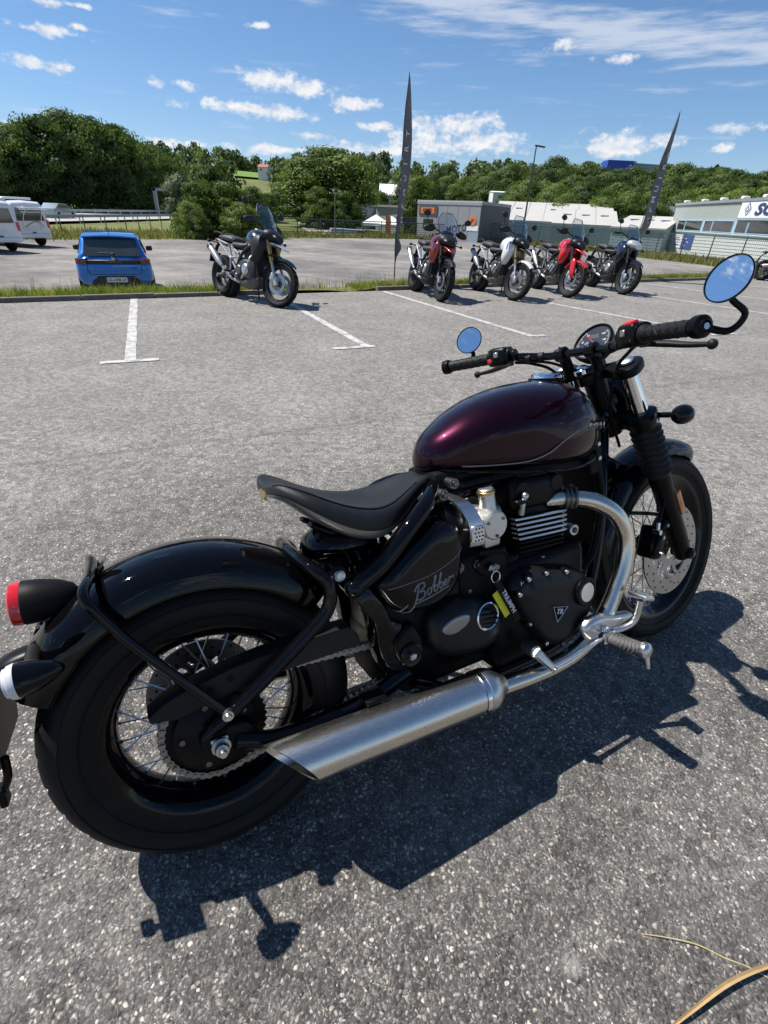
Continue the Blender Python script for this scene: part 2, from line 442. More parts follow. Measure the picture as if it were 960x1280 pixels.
def patchy(name, stops, s1, s2, rough=0.9, bump=0.5, dist=0.02, s3=40.0):
    m = bpy.data.materials.new(name); m.use_nodes = True; g = NT(m.node_tree); b = g.n['Principled BSDF']
    p = g.node('ShaderNodeTexCoord').outputs['Object']
    n1 = g.noise(p, s1, 6, 0.62); n2 = g.noise(g.mapping(p, loc=(5, 3, 1)), s2, 5, 0.6); n3 = g.noise(p, s3, 4, 0.65)
    f = g.math('ADD', g.math('ADD', g.math('MULTIPLY', n1, .5), g.math('MULTIPLY', n2, .3)), g.math('MULTIPLY', n3, .2))
    g.put(b.inputs['Base Color'], g.ramp(f, stops)); b.inputs['Roughness'].default_value = rough; b.inputs['Specular IOR Level'].default_value = 0.25
    bn = g.node('ShaderNodeBump'); bn.inputs['Strength'].default_value = bump; bn.inputs['Distance'].default_value = dist
    g.put(bn.inputs['Height'], g.math('ADD', n3, g.math('MULTIPLY', n2, .5))); g.put(b.inputs['Normal'], bn.outputs[0])
    MAT[name] = m
patchy('rough_tarmac', [(0.34, (.085, .080, .076)), (0.45, (.14, .132, .124)), (0.53, (.21, .198, .182)), (0.64, (.31, .288, .255))], 0.13, 0.7, s3=5.0)
patchy('meadow', [(0.30, (.060, .075, .020)), (0.48, (.105, .125, .034)), (0.60, (.17, .175, .058)), (0.72, (.26, .23, .10))], 0.05, 0.6, s3=6.0)
patchy('soil_grass', [(0.30, (.07, .085, .022)), (0.48, (.12, .135, .038)), (0.60, (.15, .14, .060)), (0.72, (.22, .185, .11))], 0.5, 3.0, s3=20.0)
patchy('concrete', [(0.30, (.10, .097, .09)), (0.5, (.20, .19, .175)), (0.7, (.30, .285, .26))], 1.0, 6.0, s3=50.0)
patchy('dark_kerb', [(0.30, (.08, .074, .062)), (0.5, (.15, .138, .115)), (0.7, (.25, .235, .20))], 1.0, 6.0, s3=40.0)
patchy('motorway', [(0.3, (.30, .29, .27)), (0.7, (.42, .41, .385))], 0.05, 1.0, bump=0.05)
patchy('lane', [(0.3, (.26, .23, .18)), (0.7, (.44, .40, .33))], 0.1, 1.5, bump=0.2)
patchy('far_field', [(0.3, (.10, .19, .035)), (0.7, (.15, .25, .055))], 0.02, 0.2, bump=0.0)

def paint_mat():
    m = bpy.data.materials.new('road_paint'); m.use_nodes = True; g = NT(m.node_tree); b = g.n['Principled BSDF']
    p = g.node('ShaderNodeTexCoord').outputs['Object']
    w = g.math('ADD', g.noise(p, 9.0, 6, .7), g.math('MULTIPLY', g.noise(p, 90.0, 3, .6), .45))
    g.put(b.inputs['Base Color'], g.ramp(w, [(0.60, (.22, .21, .20)), (0.73, (.42, .41, .39)), (0.92, (.58, .57, .55))]))
    b.inputs['Roughness'].default_value = 0.7
    bn = g.node('ShaderNodeBump'); bn.inputs['Strength'].default_value = 0.6; bn.inputs['Distance'].default_value = 0.004
    g.put(bn.inputs['Height'], g.noise(p, 120.0, 3, .6)); g.put(b.inputs['Normal'], bn.outputs[0]); MAT['road_paint'] = m
paint_mat()

K0 = V((-5.44, 7.25, 0)); KD = V((.8525, .5227, 0)); KN = V((-.5227, .8525, 0))
def kp(s_, t, z=0.0): q = K0 + KD * s_ + KN * t; return V((q.x, q.y, z))
def sm(a, b, x):
    t = np.clip((x - a) / (b - a), 0, 1); return t * t * (3 - 2 * t)

def terrain_h(x, y):
    """ground height beyond the car park: a lower yard, a shallow valley with the warehouses, hills behind"""
    x = np.asarray(x, float); y = np.asarray(y, float)
    h = np.full(x.shape, -0.87)
    h = h - 2.8 * sm(64, 78, y) * sm(-3, 6, x) * (1 - sm(100, 190, y))
    h = h + 2.2 * sm(62, 120, y) * (1 - sm(-12, -2, x)) * sm(-34, -24, x)
    d = np.hypot(x, y); az = np.arctan2(x, y)
    ridge = np.interp(az, [-1.2, -.6, -.42, -.30, -.2, -.05, .1, .3, .5, .65, 1.2], [10, 12, 16, 17, 14.5, 13, 12.5, 15, 15, 14, 12])
    h = h + (ridge + .9) * sm(135, 330, d) * (y > 0) + 26 * sm(330, 900, d) * (y > 0)
    h = h + sm(150, 300, d) * (1.6 * np.sin(x * .021 + 1.3) + 1.2 * np.sin(y * .027 + x * .011))
    return h

def build_ground():
    ax = np.concatenate([-np.geomspace(60, 900, 26)[::-1], np.linspace(-56, 56, 85), np.geomspace(60, 900, 26)])
    ay = np.concatenate([np.array([-60, -30, -10]), np.linspace(-2, 130, 90), np.geomspace(134, 1000, 50)])
    Xg, Yg = np.meshgrid(ax, ay); Zg = terrain_h(Xg, Yg)
    t = (Xg - K0.x) * KN.x + (Yg - K0.y) * KN.y
    Zg = np.where(t < 1.2, -1.05, Zg)
    vs = np.stack([Xg, Yg, Zg], -1).reshape(-1, 3); nx, ny = len(ax), len(ay)
    i = np.arange((ny - 1) * nx).reshape(ny - 1, nx)[:, :-1].ravel()
    fs = np.stack([i, i + 1, i + nx + 1, i + nx], -1)
    tag(obj('ground', np_mesh('ground', vs, fs, 'meadow', True)), 'meadow and verges around the yard and up the hills', kind='structure')
    # the car park itself: one sheet with a turned-down edge at the kerb
    m = MB(); E = [kp(s_, 0.0) for s_ in np.linspace(-60, 70, 60)]
    back = [V((90, -40, 0)), V((-90, -40, 0))]
    top = [tuple(p) for p in E] + [tuple(p) for p in back]
    m.add(top, [tuple(range(len(top)))[::-1]])
    n = len(E); m.add([tuple(p) for p in E] + [(p.x, p.y, -.35) for p in E], [(k, k + 1, n + k + 1, n + k) for k in range(n - 1)])
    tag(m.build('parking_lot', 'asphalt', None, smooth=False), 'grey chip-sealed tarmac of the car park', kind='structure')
    # lower yard
    far = [(-34, 14), (-27, 24), (-20.5, 32.7), (-14.3, 40.7), (-5, 52.8), (2, 58), (8.8, 59), (15.6, 54), (19, 44), (21.4, 37.6), (22.3, 33.2), (26, 28), (60, 30), (60, 44)]
    near = [tuple(kp(s_, 2.1))[:2] for s_ in np.linspace(58, -24, 20)]
    poly = cr_spline(far, 3) + near
    me = MB().add([(a, b, -.85) for a, b in poly], [tuple(range(len(poly)))]).build('rough_yard', 'rough_tarmac', None, smooth=False)
    tag(me, 'patched grey tarmac of the lower yard', kind='structure')
    # grass bank between the two levels
    ss = np.linspace(-30, 62, 185); tt = np.array([.10, .18, .35, .6, .9, 1.25, 1.6, 2.0, 2.4]); zz = np.array([.02, .035, .03, 0, -.10, -.32, -.60, -.82, -.90])
    vs = []
    for s_ in ss:
        for t_, z_ in zip(tt, zz):
            q = kp(s_, t_, z_); q.z += .02 * math.sin(s_ * 3.1 + t_ * 5) + .015 * math.sin(s_ * 7.7); vs.append(tuple(q))
    k = len(tt); fs = [(i * k + j, (i + 1) * k + j, (i + 1) * k + j + 1, i * k + j + 1) for i in range(len(ss) - 1) for j in range(k - 1)]
    tag(MB().add(vs, fs).build('grass_bank', 'soil_grass', None, 180), 'sloping grass bank behind the kerb', kind='structure')
    # kerb: separate stones with joints
    KB = empty('kerb'); tag(KB, 'low weathered kerb edging along the car park', kind='structure')
    me = None; L = 1.0
    for i in range(-9, 44):
        s0 = i * L
        if 4.35 < s0 + .5 < 6.0: continue
        if me is None:
            me = MB().box((0, 0, 0), (L - .012, .11, .22), None, .012, 2).mesh('kerb_stone', 'dark_kerb')
        o = obj('kerb_stone', me, KB, M.Translation(kp(s0 + .5 * L, .055, -.045 + .006 * math.sin(i * 2.3))) @ M.Rotation(math.atan2(KD.y, KD.x) + .006 * math.sin(i * 1.7), 4, 'Z'))
    # painted bay lines
    lines = [((-3.98, 8.12), (-2.43, 4.64)), ((-1.72, 8.55), (-.27, 5.68)), ((-.22, 10.36), (1.80, 6.70)), ((2.05, 10.85), (4.62, 7.45)), ((4.55, 13.0), (7.10, 9.35)), ((6.5, 14.2), (9.2, 10.6)), ((9.0, 15.8), (11.8, 12.0)), ((11.4, 17.2), (14.3, 13.4))]
    for i, (a, b) in enumerate(lines):
        a, b = V((*a, .004)), V((*b, .004)); d = (b - a).normalized(); n_ = V((-d.y, d.x, 0)); w = .05; c = MB()
        nn = 24; L_ = []; R_ = []
        for j in range(nn + 1):
            p = a + (b - a) * (j / nn); wo = w + .004 * math.sin(j * 2.1 + i) + .003 * math.sin(j * 5.3); L_.append(tuple(p + n_ * wo)); R_.append(tuple(p - n_ * (w + .003 * math.sin(j * 3.7))))
        c.loft([L_, R_], cap=False, closed=False)
        tag(c.build('bay_line', 'road_paint', None, smooth=False), ('pale painted bay line nearest the blue car', 'painted bay line beside the black tourer', 'painted bay line left of the dark red tourer', 'painted bay line below the white tourer', 'painted bay line right of the bright red tourer', 'painted bay line behind the round mirror', 'painted bay line far right below the roadster', 'outermost painted bay line at the right')[i], kind='structure')
        # cross tick at the free end
        u_ = V((.9, .436, 0)).normalized(); hw = .25 if i != 2 else .1; o_ = b + (u_ * (.0 if i == 0 else -.16 if i == 1 else .11 if i == 2 else .1)); o_.z = .0065
        f_ = V((-u_.y, u_.x, 0)) * .045
        c = MB().add([tuple(o_ - u_ * hw - f_), tuple(o_ + u_ * hw - f_), tuple(o_ + u_ * hw + f_), tuple(o_ - u_ * hw + f_)], [(0, 1, 2, 3)])
        tag(c.build('bay_tick', 'road_paint', None, smooth=False), 'short cross tick ending a painted bay line', kind='structure')
    # motorway on the left, sandy lane in the middle
    m = MB(); ys = np.linspace(5, 420, 60)
    m.loft([[(-32.5 - .03 * max(0, y - 60), y, -.62) for y in ys], [(-56 - .03 * max(0, y - 60), y, -.62) for y in ys]], cap=False, closed=False)
    tag(m.build('motorway', 'motorway', None, smooth=False), 'pale concrete motorway carriageways behind the vans', kind='structure')
    m = MB(); pl = []; pr = []
    for y in np.linspace(57, 150, 40):
        x = -6.2 - (y - 57) * .19 - 1.2 * math.sin((y - 57) * .05); w = 2.3; z = float(terrain_h(x, y)) + .12
        pl.append((x - w, y, z)); pr.append((x + w, y, z))
    m.loft([pl, pr], cap=False, closed=False); tag(m.build('lane', 'lane', None), 'sandy lane climbing away beside the tall tree', kind='structure')
    m = MB(); r_ = []
    for k_ in range(6):
        row = []
        for j in range(8):
            a = -.272 + j * .0095; d = 270 + k_ * 14; x, y = d * math.sin(a), d * math.cos(a); row.append((x, y, float(terrain_h(x, y)) + .8))
        r_.append(row)
    m.loft(r_, cap=False, closed=False); tag(m.build('field', 'far_field', None), 'bright green field high on the far hill', kind='structure')
build_ground()

def chips():
    """loose and proud stone chips of the surface dressing near the camera"""
    rg = np.random.default_rng(5); N = 15000
    ang = rg.uniform(-1.15, 1.15, N); d = 0.18 + rg.random(N) ** 1.5 * 4.6
    x, y = d * np.sin(ang) * 1.05, d * np.cos(ang)
    ok = (y > .12); x, y = x[ok], y[ok]; N = len(x)
    base = np.array([[1, 0, 0], [.45, .75, 0], [-.55, .7, 0], [-1, -.05, 0], [-.4, -.8, 0], [.55, -.7, 0], [.45, .1, .55], [-.35, .25, .6], [-.2, -.35, .5]], float)
    tri = np.array([[0, 1, 6], [1, 7, 6], [1, 2, 7], [2, 3, 7], [3, 8, 7], [3, 4, 8], [4, 5, 8], [5, 6, 8], [5, 0, 6], [6, 7, 8]])
    s = rg.uniform(.0015, .0038, N) * (1 + (rg.random(N) < .04) * .7); a = rg.uniform(0, 2 * PI, N); el = rg.uniform(.45, 1.0, N)
    v = base[None] * np.stack([s, s * el, s * rg.uniform(.5, 1.0, N)], -1)[:, None, :]
    ca, sa = np.cos(a)[:, None], np.sin(a)[:, None]
    X = v[..., 0] * ca - v[..., 1] * sa + x[:, None]; Y = v[..., 0] * sa + v[..., 1] * ca + y[:, None]; Z = v[..., 2] - .0003
    vs = np.stack([X, Y, Z], -1).reshape(-1, 3); fs = (tri[None] + (np.arange(N) * 9)[:, None, None]).reshape(-1, 3)
    m = bpy.data.materials.new('chip_stone'); m.use_nodes = True; g = NT(m.node_tree); b = g.n['Principled BSDF']
    p = g.node('ShaderNodeTexCoord').outputs['Object']; c = g.sep(g.voro(g.mapping(p, scale=(1, 1, 0)), 140.0).outputs['Color'])
    g.put(b.inputs['Base Color'], g.ramp(c[0], [(0, (.05, .047, .045)), (.55, (.11, .104, .097)), (.85, (.22, .208, .193)), (1, (.42, .40, .375))])); b.inputs['Roughness'].default_value = .55
    MAT['chip_stone'] = m
    tag(obj('stone_chips', np_mesh('stone_chips', vs, fs, 'chip_stone')), 'pale stone chips bedded in the tarmac', 'stone chips', kind='stuff')
chips()

def blade_field(name, label, pts, hmin, hmax, wmin, wmax, mat, seed, lean=.5):
    rg = np.random.default_rng(seed); P = np.asarray(pts); N = len(P)
    a = rg.uniform(0, 2 * PI, N); h = rg.uniform(hmin, hmax, N) * (.6 + .4 * rg.random(N)); w = rg.uniform(wmin, wmax, N); l = rg.uniform(0, lean, N) * h; b = rg.uniform(0, 2 * PI, N)
    dx, dy = np.cos(a) * w, np.sin(a) * w; lx, ly = np.cos(b) * l, np.sin(b) * l
    v0 = P - np.stack([dx, dy, 0 * h], -1); v1 = P + np.stack([dx, dy, 0 * h], -1)
    v2 = P + np.stack([dx * .7 + lx * .35, dy * .7 + ly * .35, h * .6], -1); v3 = P + np.stack([-dx * .7 + lx * .35, -dy * .7 + ly * .35, h * .6], -1); v4 = P + np.stack([lx, ly, h], -1)
    vs = np.stack([v0, v1, v2, v3, v4], 1).reshape(-1, 3); o = (np.arange(N) * 5)[:, None]
    f = np.concatenate([o + np.array([[0, 1, 2]]), o + np.array([[0, 2, 3]]), o + np.array([[3, 2, 4]])], 0)
    tag(obj(name, np_mesh(name, vs, f, mat)), label, 'grass', kind='stuff')

def leaf_mat(name, cols, scale, trans=0.3, rough=0.55, objrand=0.0):
    m = bpy.data.materials.new(name); m.use_nodes = True; g = NT(m.node_tree); g.n.clear()
    out = g.node('ShaderNodeOutputMaterial'); p = g.node('ShaderNodeTexCoord').outputs['Object']
    n = g.noise(p, scale, 4, .6); n2 = g.voro(p, scale * 5.0).outputs['Color']; f = g.math('ADD', g.math('MULTIPLY', n, .62), g.math('MULTIPLY', g.sep(n2)[0], .38))
    if objrand:
        oi = g.node('ShaderNodeObjectInfo').outputs['Random']; f = g.math('ADD', f, g.math('MULTIPLY', g.math('SUBTRACT', oi, .5), objrand))
    k = len(cols); col = g.ramp(f, [(.25 + .5 * i / (k - 1), c) for i, c in enumerate(cols)])
    pb = g.node('ShaderNodeBsdfPrincipled'); g.put(pb.inputs['Base Color'], col); pb.inputs['Roughness'].default_value = rough; pb.inputs['Specular IOR Level'].default_value = .3
    tr = g.node('ShaderNodeBsdfTranslucent'); g.put(tr.inputs[0], g.mix(1.0, col, (1.1, 1.25, .6), 'MULTIPLY'))
    mx = g.node('ShaderNodeMixShader'); mx.inputs[0].default_value = trans; g.l.new(pb.outputs[0], mx.inputs[1]); g.l.new(tr.outputs[0], mx.inputs[2]); g.l.new(mx.outputs[0], out.inputs[0])
    MAT[name] = m
leaf_mat('grass_blade', [(.10, .14, .022), (.18, .22, .042), (.28, .29, .07), (.42, .36, .15)], 1.2, .42)
leaf_mat('dry_grass', [(.12, .13, .035), (.22, .20, .07), (.34, .28, .13)], .8, .3)

def grass():
    rg = np.random.default_rng(3); pts = []
    zz = np.interp
    for (s0, s1, n, t1) in ((-14, 4.4, 46000, 1.2), (5.6, 9, 10000, 1.0), (9, 22, 30000, 1.1), (22, 34, 6000, 1.1), (4.4, 5.6, 500, 1.3)):
        s_ = rg.uniform(s0, s1, n); t_ = .10 + rg.random(n) ** 1.3 * t1
        z = np.interp(t_, [.10, .18, .35, .6, .9, 1.25, 1.6], [.0, .02, .02, -.01, -.11, -.33, -.61])
        keep = (np.sin(s_ * 2.1) * .3 + np.sin(s_ * .7 + 1) * .3 + rg.random(n)) > .15
        s_, t_, z = s_[keep], t_[keep], z[keep]
        pts.append(np.stack([K0.x + KD.x * s_ + KN.x * t_, K0.y + KD.y * s_ + KN.y * t_, z], -1))
    blade_field('bank_grass', 'tufted green grass growing along the kerb', np.concatenate(pts), .06, .20, .0035, .008, 'grass_blade', 8)
    s_ = rg.uniform(-14, 30, 2600); t_ = rg.uniform(.15, .9, 2600); z = np.interp(t_, [.1, .6, .9], [.01, 0, -.1])
    blade_field('dry_stems', 'thin dry grass stems standing above the bank', np.stack([K0.x + KD.x * s_ + KN.x * t_, K0.y + KD.y * s_ + KN.y * t_, z], -1), .22, .42, .0015, .003, 'dry_grass', 9, .6)
    # rough grass round the far side of the yard
    n = 26000; k = rg.random(n); edge = np.array(cr_spline([(-36, 16), (-27, 24.5), (-20.8, 33), (-14.6, 41), (-5.2, 53.2), (2, 58.6), (9, 59.6), (16.2, 54.5), (19.6, 44.3), (22, 37.8), (23, 33.4), (26, 29)], 12)); i = (k * (len(edge) - 1)).astype(int); w = rg.random(n) ** 1.2 * np.where(i > len(edge) * .55, 5, 9)
    tg = np.gradient(edge, axis=0); tg /= np.linalg.norm(tg, axis=1)[:, None]; nr = np.stack([-tg[:, 1], tg[:, 0]], -1)
    P = edge[i] + nr[i] * w[:, None] + rg.normal(0, .6, (n, 2)); z = terrain_h(P[:, 0], P[:, 1])
    blade_field('verge_grass', 'rough yellowing grass on the verges beyond the yard', np.stack([P[:, 0], P[:, 1], z], -1), .15, .6, .02, .05, 'dry_grass', 10)
grass()
pm('tyre_rubber', (0.0078, 0.0076, 0.0074), 0.58, 0, 0, var=0.5, vs=14, bump=0.15, bs=300, spec=0.2)
# ------------------------------------------------------------------ trees
leaf_mat('leaf_dark', [(.040, .066, .020), (.078, .120, .034), (.130, .180, .052), (.20, .245, .08)], .35, .48, objrand=.25)
leaf_mat('leaf_mid', [(.048, .080, .021), (.090, .138, .034), (.150, .20, .055), (.22, .26, .085)], .4, .47, objrand=.35)
leaf_mat('leaf_light', [(.05, .085, .016), (.10, .15, .028), (.16, .21, .045), (.22, .26, .07)], .5, .42, objrand=.3)
leaf_mat('leaf_silver', [(.06, .085, .045), (.11, .14, .08), (.19, .22, .14)], .6, .25)
leaf_mat('wood_mass', [(.045, .072, .030), (.080, .115, .046), (.125, .165, .064), (.17, .205, .085)], .06, .35)
patchy('bark', [(0.3, (.05, .042, .032)), (0.7, (.13, .11, .085))], 2.0, 12.0, s3=30)

def crown_quads(rg, env, clumps, per, leaf, droop=0.0, csize=(.16, .34)):
    """leaf-sized faces gathered in clumps that fill an uneven envelope; env gives (radius at height t 0..1)"""
    out_c = []; out_n = []
    for i in range(clumps):
        t = rg.random() ** .85; r = env(t); a = rg.uniform(0, 2 * PI); rr = r * (rg.random() ** .42) * rg.uniform(.75, 1.12)
        c = np.array([rr * math.cos(a), rr * math.sin(a), t]); s = rg.uniform(*csize)
        d = rg.normal(0, 1, (per, 3)); d /= np.linalg.norm(d, axis=1)[:, None]; q = d * (rg.random((per, 1)) ** .45) * s
        q[:, 2] *= .8; p = c + q * np.array([.55, .55, .42]); p[:, 2] -= droop * np.abs(q[:, 2])
        out_c.append(p); out_n.append(d * .7 + np.array([math.cos(a), math.sin(a), .5]) * .6 + rg.normal(0, .35, (per, 3)))
    c = np.concatenate(out_c); n = np.concatenate(out_n); n /= np.linalg.norm(n, axis=1)[:, None]
    return c, n, rg.uniform(.6, 1.25, len(c)) * leaf

def quads_mesh(c, n, s, rg, aspect=.62):
    N = len(c); r = rg.normal(0, 1, (N, 3)); u = np.cross(n, r); u /= np.linalg.norm(u, axis=1)[:, None] + 1e-9; v = np.cross(n, u)
    u = u * s[:, None]; v = v * (s * aspect)[:, None]; k = n * (s * .25)[:, None]
    vs = np.stack([c - u, c - v * .9 + k, c + u, c + v * .9 + k], 1).reshape(-1, 3)
    fs = np.arange(N * 4).reshape(N, 4)
    return vs, fs

TREE = {}
def make_tree_kinds():
    rg = np.random.default_rng(21)
    def ovoid(w, lo=.0, k=1.0): return lambda t: w * (max(0.0, math.sin(PI * (lo + (1 - lo) * (t * .92 + .06)) ** k)) ** .62)
    kinds = {'broad': (lambda t: .40 * math.sin(PI * min(1, t * .86 + .12)) ** .55, 125, 140, .0182), 'tall': (lambda t: .27 * math.sin(PI * min(1, t * .88 + .10)) ** .6, 115, 140, .0165),
             'column': (lambda t: .20 * math.sin(PI * min(1, t * .9 + .08)) ** .5, 115, 140, .0155), 'bushy': (lambda t: .56 * math.sin(PI * min(1, t * .70 + .26)) ** .6, 120, 140, .0200),
             'ragged': (lambda t: (.34 + .10 * math.sin(t * 17)) * math.sin(PI * min(1, t * .86 + .12)) ** .6, 105, 140, .0178)}
    for nme, (env, cl, per, leaf) in kinds.items():
        for var in range(2):
            c, n, s = crown_quads(rg, env, cl, per, leaf)
            base = .10 if nme not in ('bushy',) else .02
            c[:, 2] = base + c[:, 2] * (.92 - base)
            vs, fs = quads_mesh(c, n, s, rg)
            TREE[(nme, var)] = (vs, fs)
    # trunk with limbs, unit height
    for var in range(2):
        m = MB(); r = random.Random(var)
        m.tube([(0, 0, -.03), (.006, 0, .12), (-.006, .006, .35), (.008, -.004, .62)], [.026, .019, .013, .004], 9, 4)
        for k in range(8):
            a = k * 2.4 + var; z = .16 + k * .055; L = .16 + .10 * r.random()
            m.tube([(0, 0, z), (math.cos(a) * L * .5, math.sin(a) * L * .5, z + .08), (math.cos(a) * L, math.sin(a) * L, z + .20)], [.010, .006, .002], 6, 3)
        TREE[('trunk', var)] = m.mesh('trunk', 'bark')
make_tree_kinds()
_crowns = {}
def crown_mesh(kind, var, mat):
    k = (kind, var, mat)
    if k not in _crowns: vs, fs = TREE[(kind, var)]; _crowns[k] = np_mesh('crown', vs, fs, mat)
    return _crowns[k]
_tn = [0]
def tree(name, label, x, y, z, h, kind, mat, w=1.0, group=None, cat='tree'):
    _tn[0] += 1; i = _tn[0]; a = (i * 2.399) % 6.283
    T = empty(name, M.Translation((x, y, z))); tag(T, label, cat, group)
    S = M.Rotation(a, 4, 'Z') @ M.Diagonal((h * w, h * w, h, 1))
    obj('crown', crown_mesh(kind, i % 2, mat), T, S); obj('trunk', TREE[('trunk', i % 2)], T, S)
    return T
def tree_px(name, label, u, vtop, Y, kind, mat, w=1.0, base=None, group=None, cat='tree'):
    p = at(u, vtop, Y); z = float(terrain_h(p.x, p.y)) if base is None else base
    return tree(name, label, p.x, p.y, z - .2, p.z - z + .2, kind, mat, w, group, cat)

def build_trees():
    # tall dark row beyond the motorway
    G = 'dark trees along the motorway'
    L = [(-60, 150, 80, 'broad', 1.05), (-25, 158, 88, 'broad', 1.0), (8, 150, 92, 'broad', 1.0), (40, 139, 97, 'broad', .98), (72, 133, 103, 'broad', .98), (104, 141, 108, 'broad', 1.0), (136, 149, 113, 'ragged', 1.05), (160, 168, 122, 'broad', 1.05), (182, 178, 132, 'ragged', 1.1), (205, 193, 145, 'broad', 1.0)]
    lab = ['dark broad tree out at the far left edge', 'dark broad tree behind the white vans', 'dark leafy tree rising behind the rear van', 'tall dark tree left of the highest crown', 'highest dark crown of the row beyond the motorway', 'tall dark tree just right of the highest crown', 'ragged dark tree above the blue car', 'dark tree at the falling right shoulder of the row', 'lower ragged tree left of the gantry post', 'last dark tree of the row behind the gantry']
    for (u, v, Y, k, w), l in zip(L, lab): tree_px('roadside_tree', l, u, v, Y, k, 'leaf_dark', w, -.6, G)
    rg = random.Random(4)
    for i, u in enumerate((-70, -38, -8, 22, 52, 80, 108, 134, 158, 180, 202)):   # shrubs that close the row down to the road
        Y = 84 + i * 5.5; tree_px('roadside_shrub', '%s dark shrub from the left at the foot of the motorway trees' % ('first', 'second', 'third', 'fourth', 'fifth', 'sixth', 'seventh', 'eighth', 'ninth', 'tenth', 'eleventh')[i], u, 226 + rg.uniform(-8, 8), Y - 4, 'bushy', 'leaf_dark', 1.1, -.7, 'shrubs at the foot of the motorway trees', 'shrub')
    # bushes at the far edge of the yard
    for (u, v, Y, k, m_, w, l) in ((222, 214, 47, 'ragged', 'leaf_silver', .85, 'silvery willow bush beside the gantry post'), (247, 222, 43, 'bushy', 'leaf_light', .82, 'yellow-green bush at the yard edge, leftmost of the clump'), (283, 226, 44, 'bushy', 'leaf_light', .85, 'yellow-green bush right behind the black tourer'),
                                   (262, 204, 52, 'broad', 'leaf_mid', .9, 'taller green tree in the middle of the bush clump'), (315, 232, 47, 'bushy', 'leaf_mid', .85, 'darker bush at the right end of the clump'), (236, 250, 41, 'bushy', 'leaf_mid', .9, 'low bush at the foot of the willow'), (300, 252, 42, 'bushy', 'leaf_light', 1.0, 'low pale bush behind the tourer windscreen')):
        tree_px('yard_bush', l, u, v, Y, k, m_, w, -.9, 'bushes at the far edge of the yard', 'bush')
    # tall group by the lane
    for (u, v, Y, k, m_, w, l) in ((381, 194, 74, 'column', 'leaf_light', 1.75, 'left stem of the tall tree group by the lane'), (410, 180, 77, 'column', 'leaf_light', 1.9, 'tallest tree of the group beside the sandy lane'), (434, 190, 75, 'column', 'leaf_light', 1.75, 'right stem of the tall tree group by the lane'), (398, 232, 71, 'bushy', 'leaf_light', .8, 'bushy foot of the tall tree group'), (430, 236, 71, 'bushy', 'leaf_light', .8, 'bushy growth below the right tall tree'),
                                   (352, 226, 92, 'broad', 'leaf_dark', 1.1, 'dark round tree left of the sandy lane'), (335, 240, 80, 'bushy', 'leaf_dark', .9, 'dark low tree at the lane mouth'),
                                   (462, 226, 105, 'broad', 'leaf_dark', .9, 'dark tree above the blue shed'), (474, 236, 98, 'bushy', 'leaf_mid', .7, 'round green tree beside the white pavilion'), (524, 216, 92, 'broad', 'leaf_light', .75, 'pale birch behind the grey showroom'), (540, 222, 100, 'tall', 'leaf_light', 1.0, 'pale green tree over the showroom roof'), (506, 224, 100, 'tall', 'leaf_mid', 1.0, 'green tree right behind the tall flag')):
        tree_px('valley_tree', l, u, v, Y, k, m_, w, None, 'trees in the valley')
    # belt behind the warehouses
    r = random.Random(9); G = 'trees of the wooded belt'
    spots = []
    for row, (Y, base) in enumerate(((150, 2.0), (128, .6), (108, -1.2), (92, -2.4))):
        u = 545 + row * 9
        while u < 985:
            top = np.interp(u, [540, 600, 640, 700, 760, 800, 860, 920, 985], [214, 212, 204, 197, 202, 206, 204, 206, 210]) + row * 13 + r.uniform(-5, 7)
            if row == 3 and u < 690: u += 20; continue
            if row == 2 and u < 640: u += 20; continue
            spots.append((u, top, Y + r.uniform(-5, 5), base, row)); u += r.uniform(15, 24)
    marks = [(570, 'over the grey showroom roof'), (612, 'over the showroom side wall'), (650, 'left of the street lamp'), (700, 'right of the street lamp'), (752, 'left of the blue skyline hall'), (800, 'under the blue skyline hall'), (850, 'around the right feather flag'), (905, 'over the near shed corner'), (9999, 'over the blue company sign')]
    ranks = ('skyline tree', 'upper tree', 'middle tree', 'low front tree'); bins = {}
    for t in spots: bins.setdefault((t[4], next(l for lim, l in marks if t[0] < lim)), []).append(t)
    for (row, mk), ts in bins.items():
        ts.sort(); names = {1: ['single'], 2: ['left', 'right'], 3: ['left', 'centre', 'right'], 4: ['far left', 'near left', 'near right', 'far right'], 5: ['far left', 'near left', 'centre', 'near right', 'far right'], 6: ['first', 'second', 'third', 'fourth', 'fifth', 'last']}[len(ts)]
        for (u, top, Y, base, _), nm in zip(ts, names):
            k = r.choice(['broad', 'broad', 'tall', 'ragged']); m_ = 'leaf_dark' if row < 2 and r.random() < .7 else ('leaf_mid' if r.random() < .8 else 'leaf_light')
            tree_px('belt_tree', ranks[row] + ' of the wooded belt ' + mk + (', %s one' % nm if nm != 'single' else ''), u, top, Y, k, m_, 1.0, base, G)
    tree_px('belt_tree', 'bright yellow-green tree above the corrugated shed roof', 935, 234, 84, 'bushy', 'leaf_light', .9, -1.5, G)
    tree_px('belt_tree', 'yellow-green tree peeping over the shed roof at the frame edge', 968, 232, 82, 'bushy', 'leaf_light', .9, -1.5, G)
    for (u, v) in ((700, 252), (760, 243), (790, 238), (735, 258), (825, 252)):
        tree_px('belt_shrub', 'mid-green shrub edging the warehouse roofs, ' + {700: 'leftmost', 735: 'second from left', 760: 'middle one', 790: 'second from right', 825: 'rightmost'}[u], u, v, 84, 'bushy', 'leaf_mid', .85, -2.5, 'shrubs edging the warehouse roofs', 'shrub')
    # far woods as one mass of crowns over the hills
    g = np.random.default_rng(77); C = []; N = []; S = []
    n = 0
